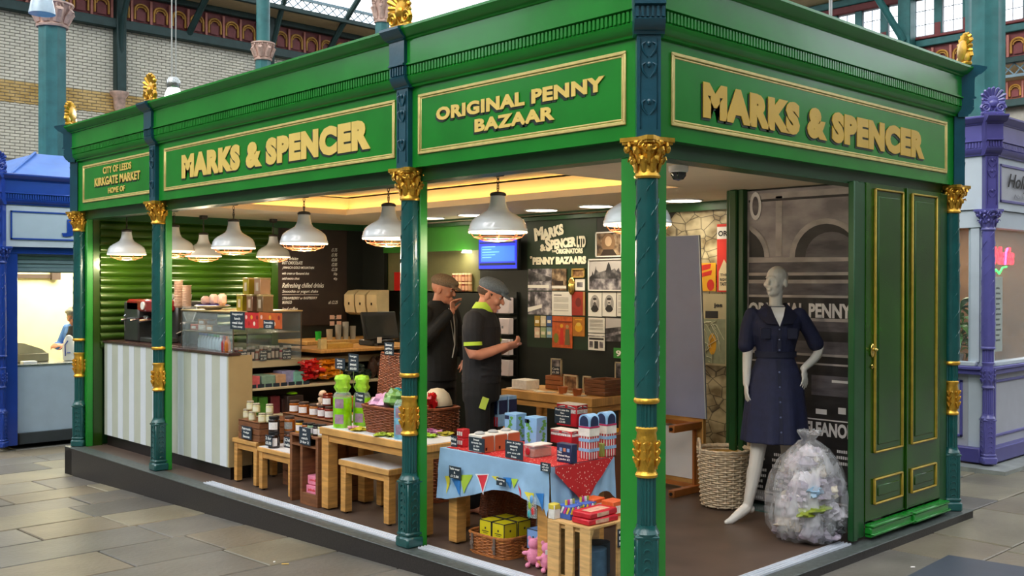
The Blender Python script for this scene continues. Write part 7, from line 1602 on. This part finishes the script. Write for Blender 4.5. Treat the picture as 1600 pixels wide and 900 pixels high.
def plant(name, label, loc, n, s, seed, potc):
    t = thing(name, label, 'plant', loc); rr = random.Random(seed)
    g = G(); g.lathe([(0, 0), (.05*s, 0), (.07*s, .12*s), (.06*s, .12*s), (.05*s, .02), (0, .02)], n=16); g.obj('pot', hexm(potc), t)
    g = G()
    lf = M('leaf_green', '4a7a34', .4, var=.35, vs_=14)
    me_ = G(); pts = []
    for i in range(7): u = i/6; w2 = .032*math.sin(PI*min(1, u*1.05))*(1-.3*u)+.001; pts.append([V(-w2, u*.17, .03*math.sin(u*PI)-.05*u*u), V(0, u*.17, .03*math.sin(u*PI)-.05*u*u-.006), V(w2, u*.17, .03*math.sin(u*PI)-.05*u*u)])
    me_.loft(pts, caps=False, closed=False); lm = me_.mesh('leaf', lf, 80)
    for k in range(n):
        a = rr.uniform(0, 2*PI); h = rr.uniform(.1, .42)*s; r_ = rr.uniform(.01, .07)*s; b_ = V(r_*math.cos(a), r_*math.sin(a), h+.08*s)
        g.tube([(0, 0, .1*s), (b_.x*.5, b_.y*.5, h*.6), b_], .003, 4)
        o = inst('leaf', lm, t); o.location = b_; o.rotation_euler = (rr.uniform(-.3, .6), 0, a-PI/2); o.scale = (s*rr.uniform(.9, 1.3),)*3
    g.obj('stems', lf, t)
plant('potted_plant', 'leafy potted plant behind the narrow left window of the purple kiosk', PL+V(.26, .42, .84), 44, 1.25, 3, 'd8d4d0')
plant('potted_plant', 'second leafy plant beside it, in a red pot inside the purple kiosk', PL+V(.28, .24, .84), 22, .8, 5, 'c03038')
plant('potted_plant', 'small plant low behind the right window of the purple kiosk', PL+V(.42, .32, .84), 20, .7, 9, 'c03038')
ns = thing('neon_sign', 'red and green neon sign hanging in the purple kiosk window', 'neon sign', PL+V(.48, .10, 1.86))
nr = M('neon_red', 'ff3040', .4, var=0, emit=4, ecol='ff2030'); ng = M('neon_green', '30ff60', .4, var=0, emit=3.5, ecol='20ff50'); nv2 = M('neon_violet', 'b060ff', .4, var=0, emit=3)
text_fit('Nails', V(-.10, 0, 0), 'R', .5, .17, nr, ns, 'neon_letters', .03, .02, .1); g = G(); g.tube([(-.15, -.01, -.10), (-.06, -.01, -.05), (.02, -.01, -.09), (.10, -.01, -.03), (.2, -.01, -.02)], .008, 6); g.obj('neon_swash', ng, ns); g = G(); g.tube([(.16, -.012, .0), (.18, -.012, .12), (.22, -.012, .16)], .008, 6); g.obj('neon_stroke', nv2, ns)
g = G(); g.b2((-.2, .02, .04), (.5, .03, .05)); g.obj('hanging_bar', steel, ns)
t = thing('price_list', 'long white price list taped inside the purple kiosk window', 'notice', PL+V(.34, .07, 1.02)); g = G(); g.b2((0, 0, 0), (.19, .004, .72)); g.obj('sheet', M('sheer_paper', 'c8ccc4', .5, alpha=.75), t)
g = G()
for k in range(11): g.b2((.03, -.002, .60-k*.05), (.03+.12*(.7+.3*((k*7) % 3)/2), 0, .618-k*.05))
g.obj('printed_lines', ink, t, kind='stuff')
g = G(); q = [(5.55, .38), (9.6, .38), (9.6, 9), (5.55, 9)]; g.prism(q, -.12, -.035); props(g.obj('kerb_stone', M('pale_kerb', '8f938e', .4, var=.3, vs_=6, bump=.3, bs=20)), 'worn grey stone step under the purple kiosk', 'step')
# ------------------------------------------------------------------ hall walls and iron columns
iron_t = M('hall_teal_iron', '2f6c6c', .45, var=.2, vs_=5, bump=.08, bs=30); capst = M('rose_cream_capital', 'c8a898', .6, var=.3, vs_=8, bump=.3, bs=18); darkbeam = M('dark_green_beam', '1e3a38', .5, var=.2)
def hall_col(px, d, r, zc, label, fl_=8, z0=-.4, hcap=.45, top=14):
    x, y, _ = rayp(px, d); t = thing('iron_column', label, 'column', (x, y, 0))
    g = G(); n = fl_*8; g.loft([[V(r*(1-.10*abs(math.sin(fl_*PI*q/n)))*math.cos(2*PI*q/n), r*(1-.10*abs(math.sin(fl_*PI*q/n)))*math.sin(2*PI*q/n), z) for q in range(n)] for z in (z0, zc)]); g.obj('shaft', iron_t, t)
    g = G(); g.lathe([(0, zc), (r*1.1, zc), (r*1.15, zc+.04), (r, zc+.06), (r*1.02, zc+hcap*.5), (r*1.35, zc+hcap*.9), (r*1.5, zc+hcap*.93), (r*1.5, zc+hcap), (0, zc+hcap)], n=20)
    for k in range(8):
        a = k*PI/4; u = V(math.cos(a), math.sin(a), 0); tt = V(-u.y, u.x, 0)
        g.tube([u*r+V(0, 0, zc+.08), u*r*1.15+V(0, 0, zc+hcap*.4), u*r*1.5+V(0, 0, zc+hcap*.7), u*r*1.6+V(0, 0, zc+hcap*.6)], [r*.3, r*.38, r*.3, r*.12], 6, flat=.6, ref=tt)
        spiral(g, u*r*1.35+V(0, 0, zc+hcap*.82), r*.3, tt, (0, 0, 1), 1.2, r*.09, 12)
    g.obj('capital', capst, t); g = G(); n = 16; g.lathe([(0, zc+hcap), (r*.85, zc+hcap), (r*.85, top), (0, top)], n=n); g.obj('upper_shaft', iron_t, t)
    return t
hall_col(82, 19, .25, 6.38, 'tall fluted teal iron column with pale capital, leftmost behind the blue kiosk')
hall_col(411, 26, .20, 7.3, 'teal iron column with rosy capital above the middle of the green kiosk')
hall_col(597, 24, .17, 7.75, 'teal iron column just left of the gilded finial at the top of the photo', hcap=.55)
hall_col(1538, 14, .255, 9.0, 'large fluted teal iron column behind the purple kiosk', fl_=9)
YW = 23.5
brick_m = M('glazed_white_brick', 'd8d2c0', .3, var=.12, vs_=2, coat=.2, rnd=['ffffff'])
wl_g = G(); wl_g.b2((-22, YW, -2), (32, YW+.3, 9.4)); wl_l = struct('wall_left', wl_g, M('mortar_grey', '8c887e', .8))
def bricks(parent, ax, plane, a0, a1, z0, z1, mt, course=.078, ln=.235, name='glazed_bricks'):
    g = G(); k = 0; z = z0
    while z < z1-.02:
        u = a0-(ln/2 if k % 2 else 0)
        while u < a1:
            p, q = max(u, a0)+.006, min(u+ln, a1)-.006
            if q > p: 
                if ax == 'Y': g.add([(p, plane, z+.006), (q, plane, z+.006), (q, plane, z+course-.006), (p, plane, z+course-.006), (p+.006, plane-.018, z+.012), (q-.006, plane-.018, z+.012), (q-.006, plane-.018, z+course-.012), (p+.006, plane-.018, z+course-.012)], [(4, 5, 6, 7), (0, 1, 5, 4), (1, 2, 6, 5), (2, 3, 7, 6), (3, 0, 4, 7)])
                else: g.add([(plane, p, z+.006), (plane, q, z+.006), (plane, q, z+course-.006), (plane, p, z+course-.006), (plane-.018, p+.006, z+.012), (plane-.018, q-.006, z+.012), (plane-.018, q-.006, z+course-.012), (plane-.018, p+.006, z+course-.012)], [(4, 5, 6, 7), (0, 1, 5, 4), (1, 2, 6, 5), (2, 3, 7, 6), (3, 0, 4, 7)])
            u += ln
        z += course; k += 1
    return g.obj(name, mt, parent, kind='stuff')
bricks(wl_l, 'Y', YW, 3.6, 13.6, 6.62, 8.3, brick_m); bricks(wl_l, 'Y', YW, 3.6, 10.5, 4.7, 6.05, brick_m)
tanb = print_mat('tan_tile', 'b8944c', 'd8b878', 3, st=(1, 1, 1)); bricks(wl_l, 'Y', YW, 3.6, 13.6, 6.06, 6.62, tanb, .08, .235, 'tan_tiles')
def beam(nm, a, b, mt, par=None): g = G(); g.b2(a, b, ch=.02); return g.obj(nm, mt, par)
maroon = M('maroon_paint', '7c3838', .55, var=.15); ochre = M('ochre_paint', 'c08c38', .5, var=.15); rose = M('rose_paint', 'b87468', .6, var=.1)
def frieze(par, ax, plane, u0, n, du, z0, h):
    for k in range(n):
        g = G(); u = u0+k*du; R_ = du*.34; pts = []
        T = (lambda a, o, z: V(a, plane-o, z)) if ax == 'Y' else (lambda a, o, z: V(plane-o, a, z))
        arc = [T(u+R_*math.cos(PI*q/10), .06, z0+h*.55+R_*.85*math.sin(PI*q/10)) for q in range(11)]
        g.tube([T(u+R_, .06, z0+.08)]+arc+[T(u-R_, .06, z0+.08)], .03, 6)
        arc = [T(u+R_*.72*math.cos(PI*q/10), .05, z0+h*.52+R_*.6*math.sin(PI*q/10)) for q in range(11)]; g.tube(arc, .02, 5)
        ar = g.obj('frieze_arch', ochre, par)
        g = G(); w2 = R_*.66; g.add([T(u-w2, .045, z0+.06), T(u+w2, .045, z0+.06), T(u+w2, .045, z0+h*.5), T(u-w2, .045, z0+h*.5)], [(0, 1, 2, 3)]); g.obj('arch_infill', maroon, ar)
        g = G(); a_ = T(u+du/2-.03, .03, z0); b_ = T(u+du/2+.03, .08, z0+h); g.b2(a_, b_); g.obj('frieze_pier', rose, ar)
beam('iron_beam', (-4, YW-.25, 8.3), (26, YW, 8.55), darkbeam, wl_l); beam('frieze_board', (-4, YW-.03, 8.5), (26, YW, 9.3), maroon, wl_l); frieze(wl_l, 'Y', YW-.03, 4.0, 26, .53, 8.58, .62); beam('iron_beam', (-4, YW-.2, 9.25), (26, YW, 9.42), darkbeam, wl_l)
g = G(); g.add([(-4, YW-.1, 9.4), (26, YW-.1, 9.4), (26, YW-.9, 9.5), (-4, YW-.9, 9.5), (-4, YW-.1, 9.5), (26, YW-.1, 9.5), (26, YW-.9, 9.6), (-4, YW-.9, 9.6)], [(0, 1, 2, 3), (4, 5, 6, 7), (2, 3, 7, 6)]); g.obj('sloping_soffit', M('cream_soffit', 'c8b48c', .7, var=.06), wl_l)
beam('iron_beam', (-4, YW-1.02, 9.46), (26, YW-.9, 9.60), darkbeam, wl_l)
g = G()
for k in range(90):
    u = -2+k*.3; g.tube([(u, YW-1, 9.6), (u+.3, YW-1, 9.86)], .018, 4); g.tube([(u+.3, YW-1, 9.6), (u, YW-1, 9.86)], .018, 4)
g.b2((-4, YW-1.04, 9.84), (26, YW-.96, 9.92)); g.obj('lattice_girder', M('blue_grey_iron', '7f98a4', .5), wl_l, kind='stuff')
for k, x in enumerate((2.7, 7.1, 11.5, 15.9)):
    g = G(); g.b2((x-.13, YW-.28, 6.65), (x+.13, YW, 9.4), ch=.02); g.tube([(x, YW-.2, 7.6), (x, YW-.4, 8.6), (x, YW-.7, 9.2), (x, YW-1.1, 9.9)], [.07, .08, .08, .08], 8); br = g.obj('wall_bracket', darkbeam, wl_l)
    g = G(); g.lathe([(0, 6.0), (.10, 6.0), (.10, 6.15), (.14, 6.25), (.16, 6.5), (.24, 6.6), (.24, 6.66), (0, 6.66)], (x, YW-.12, 0), 14); g.obj('corbel_capital', capst, br)
for x in (9.0, 13.4):
    g = G(); g.tube([(x, YW-.2, 8.5), (x+.2, YW-.8, 9.4), (x+.7, YW-2.2, 11.2)], .09, 8); g.obj('roof_strut', darkbeam, wl_l)
# clerestory and outer wall on the right
XC = 24.0
wr_g = G(); wr_g.b2((XC, -6, 7.45), (XC+.2, 20, 8.5)); wr = struct('wall_right', wr_g, maroon)
frieze(wr, 'X', XC, 5.0, 20, .50, 7.6, .58); beam('iron_beam', (XC-.15, -6, 7.42), (XC, 20, 7.58), darkbeam, wr); beam('green_rail', (XC-.12, -6, 8.24), (XC, 20, 8.44), iron_t, wr); beam('maroon_rail', (XC-.16, -6, 8.44), (XC, 20, 8.52), maroon, wr)
for k in range(17):
    y = 5.2+k*.78-.0
    g = G(); 
    g.b2((XC-.02, y+.1, 8.52), (XC+.03, y+.14, 9.6)); g.b2((XC-.02, y+.64, 8.52), (XC+.03, y+.68, 9.6)); g.b2((XC-.02, y+.1, 8.52), (XC+.03, y+.68, 8.57)); g.b2((XC-.02, y+.1, 9.56), (XC+.03, y+.68, 9.6)); g.b2((XC, y+.38, 8.55), (XC+.03, y+.405, 9.6)); g.b2((XC, y+.12, 9.25), (XC+.03, y+.66, 9.27)); g.b2((XC, y+.12, 8.86), (XC+.03, y+.66, 8.88)); wf = g.obj('window_%d' % (k+1), M('white_sash', 'c8ccd4', .5), kind='structure')
    g = G(); g.b2((XC+.01, y+.1, 8.57), (XC+.015, y+.68, 9.58)); g.obj('pane', glassm, wf)
    g = G(); g.b2((XC-.08, y-.1, 8.52), (XC+.04, y+.1, 9.6)); g.obj('mullion', iron_t, wr)
    g = G(); g.b2((XC-.1, y-.08, 8.52), (XC-.07, y+.08, 8.85)); g.obj('mullion_foot', maroon, wr)
beam('iron_beam', (XC-.15, -6, 9.6), (XC+.1, 20, 9.8), maroon, wr); beam('iron_beam', (XC-.2, -6, 9.8), (XC+.1, 20, 10.0), iron_t, wr)
g = G(); g.add([(XC, -6, 10.0), (XC, 20, 10.0), (XC-2, 20, 10.5), (XC-2, -6, 10.5), (XC, -6, 10.1), (XC, 20, 10.1), (XC-2, 20, 10.6), (XC-2, -6, 10.6)], [(0, 1, 2, 3), (4, 5, 6, 7), (2, 3, 7, 6)]); g.obj('sloping_soffit', M('cream_soffit'), wr)
p = at(1412, 60, 'X', XC-.5); beam('wall_post', (XC-.5, p.y-.18, 7.4), (XC-.15, p.y+.18, 12), iron_t, wr)
g = G(); g.tube([(XC-.5, p.y, 8.4), (XC-1.0, p.y+.4, 9.4), (XC-1.6, p.y+.9, 10.6)], .10, 8); g.obj('roof_strut', iron_t, wr)
g = G()
for k in range(60):
    u = 2+k*.3; g.tube([(XC-.02, u, 7.12), (XC-.02, u+.3, 7.42)], .02, 4); g.tube([(XC-.02, u+.3, 7.12), (XC-.02, u, 7.42)], .02, 4)
g.b2((XC-.08, -4, 7.06), (XC, 20, 7.13)); g.obj('lattice_girder', M('blue_grey_iron'), wr, kind='stuff')
X2 = 32.0; w2g = G(); w2g.b2((X2, -18.3, -2), (X2+.3, 30, 9.3)); w2 = struct('wall_back', w2g, M('mortar_grey'))
bricks(w2, 'X', X2, 3.5, 9.5, 4.6, 7.6, brick_m, .09, .26); beam('iron_beam', (X2-.25, -6, 7.6), (X2, 28, 7.85), darkbeam, w2); beam('frieze_board', (X2-.03, -6, 7.8), (X2, 28, 8.5), M('sienna_paint', '8a4a30', .6), w2); frieze(w2, 'X', X2-.03, 3.0, 18, .5, 7.88, .56)
g = G(); g.add([(X2, -6, 8.5), (X2, 28, 8.5), (X2-1.5, 28, 9.2), (X2-1.5, -6, 9.2), (X2, -6, 8.6), (X2, 28, 8.6), (X2-1.5, 28, 9.3), (X2-1.5, -6, 9.3)], [(0, 1, 2, 3), (4, 5, 6, 7)]); g.obj('sloping_soffit', M('cream_soffit'), w2)
# hanging hall lamps
def hall_lamp(px, py, d, label, r, cord=True, bell=False):
    x, y, _ = rayp(px, d); z = CAM.z+(443-py)/F*d; t = thing('hall_lamp', label, 'lamp', (x, y, z))
    if bell:
        g = G(); g.lathe([(r, -.02), (r*1.0, 0), (r*.9, .1), (r*.75, .22), (r*.5, .32), (r*.15, .38), (0, .38)], n=24); g.obj('glass_bell', M('milky_glass', 'b8ccd8', .2, coat=.5), t)
    else:
        g = G(); g.lathe([(0, -.1), (r, -.1), (r*1.02, -.08), (r*.85, -.02), (r*.6, .04), (0, .05)], n=24); g.obj('diffuser', M('lamp_white_glow', 'ffffff', .3, var=0, emit=6), t)
        g = G(); g.lathe([(r*.6, .03), (r*.75, .06), (r*.75, .12), (r*.5, .16), (0, .17)], n=20); g.obj('housing', steel, t); light('POINT', (0, 0, -.16), 45, (.95, .98, 1), .1, t)
    if cord:
        g = G(); g.tube([(-.02, 0, .16), (-.02, 0, 7)], .008, 5); g.tube([(.03, 0, .16), (.03, 0, 7)], .006, 5); g.obj('cord', M('pale_cord', 'b8b8b4', .5), t)
hall_lamp(271, 144, 12, 'bright white hanging lamp above the green cornice between two gilded finials', .105)
hall_lamp(66, 22, 15, 'milky glass bell lamp beside the leftmost iron column', .185, bell=True)
x, y, _ = rayp(1295, 14); g = G(); g.tube([(x, y, 3.2), (x, y, 9)], .012, 5); g.tube([(x+.05, y, 3.2), (x+.05, y, 9)], .012, 5); props(g.obj('hanging_cord', M('pale_cord'), None), 'pale twin hanging cord behind the right cornice', 'cord')

# unseen rest of the hall: walls and slatted roof added to shape the light
g = G(); x = -22.0
while x < 24: g.b2((x, -18, 12.2), (x+1.5, 23.4, 12.3)); x += 2.6
g.b2((-22, -18, 12.3), (-21.8, 23.4, 12.6)); struct('ceiling', g, M('roof_boards', '8a7c66', .7, var=.1))
g = G(); g.b2((-22.3, -18, -2), (-22, 23.5, 12.2)); struct('wall_side', g, M('pale_hall_wall', '8c8674', .7, var=.2))  # out of view; lighter tone set for the brighter left face
g = G(); g.b2((-22, -18.3, -2), (32, -18, 12.2)); struct('wall_front', g, M('dim_hall_wall', '4c4a40', .7, var=.3))  # out of view; kept dark so the right face reflects less
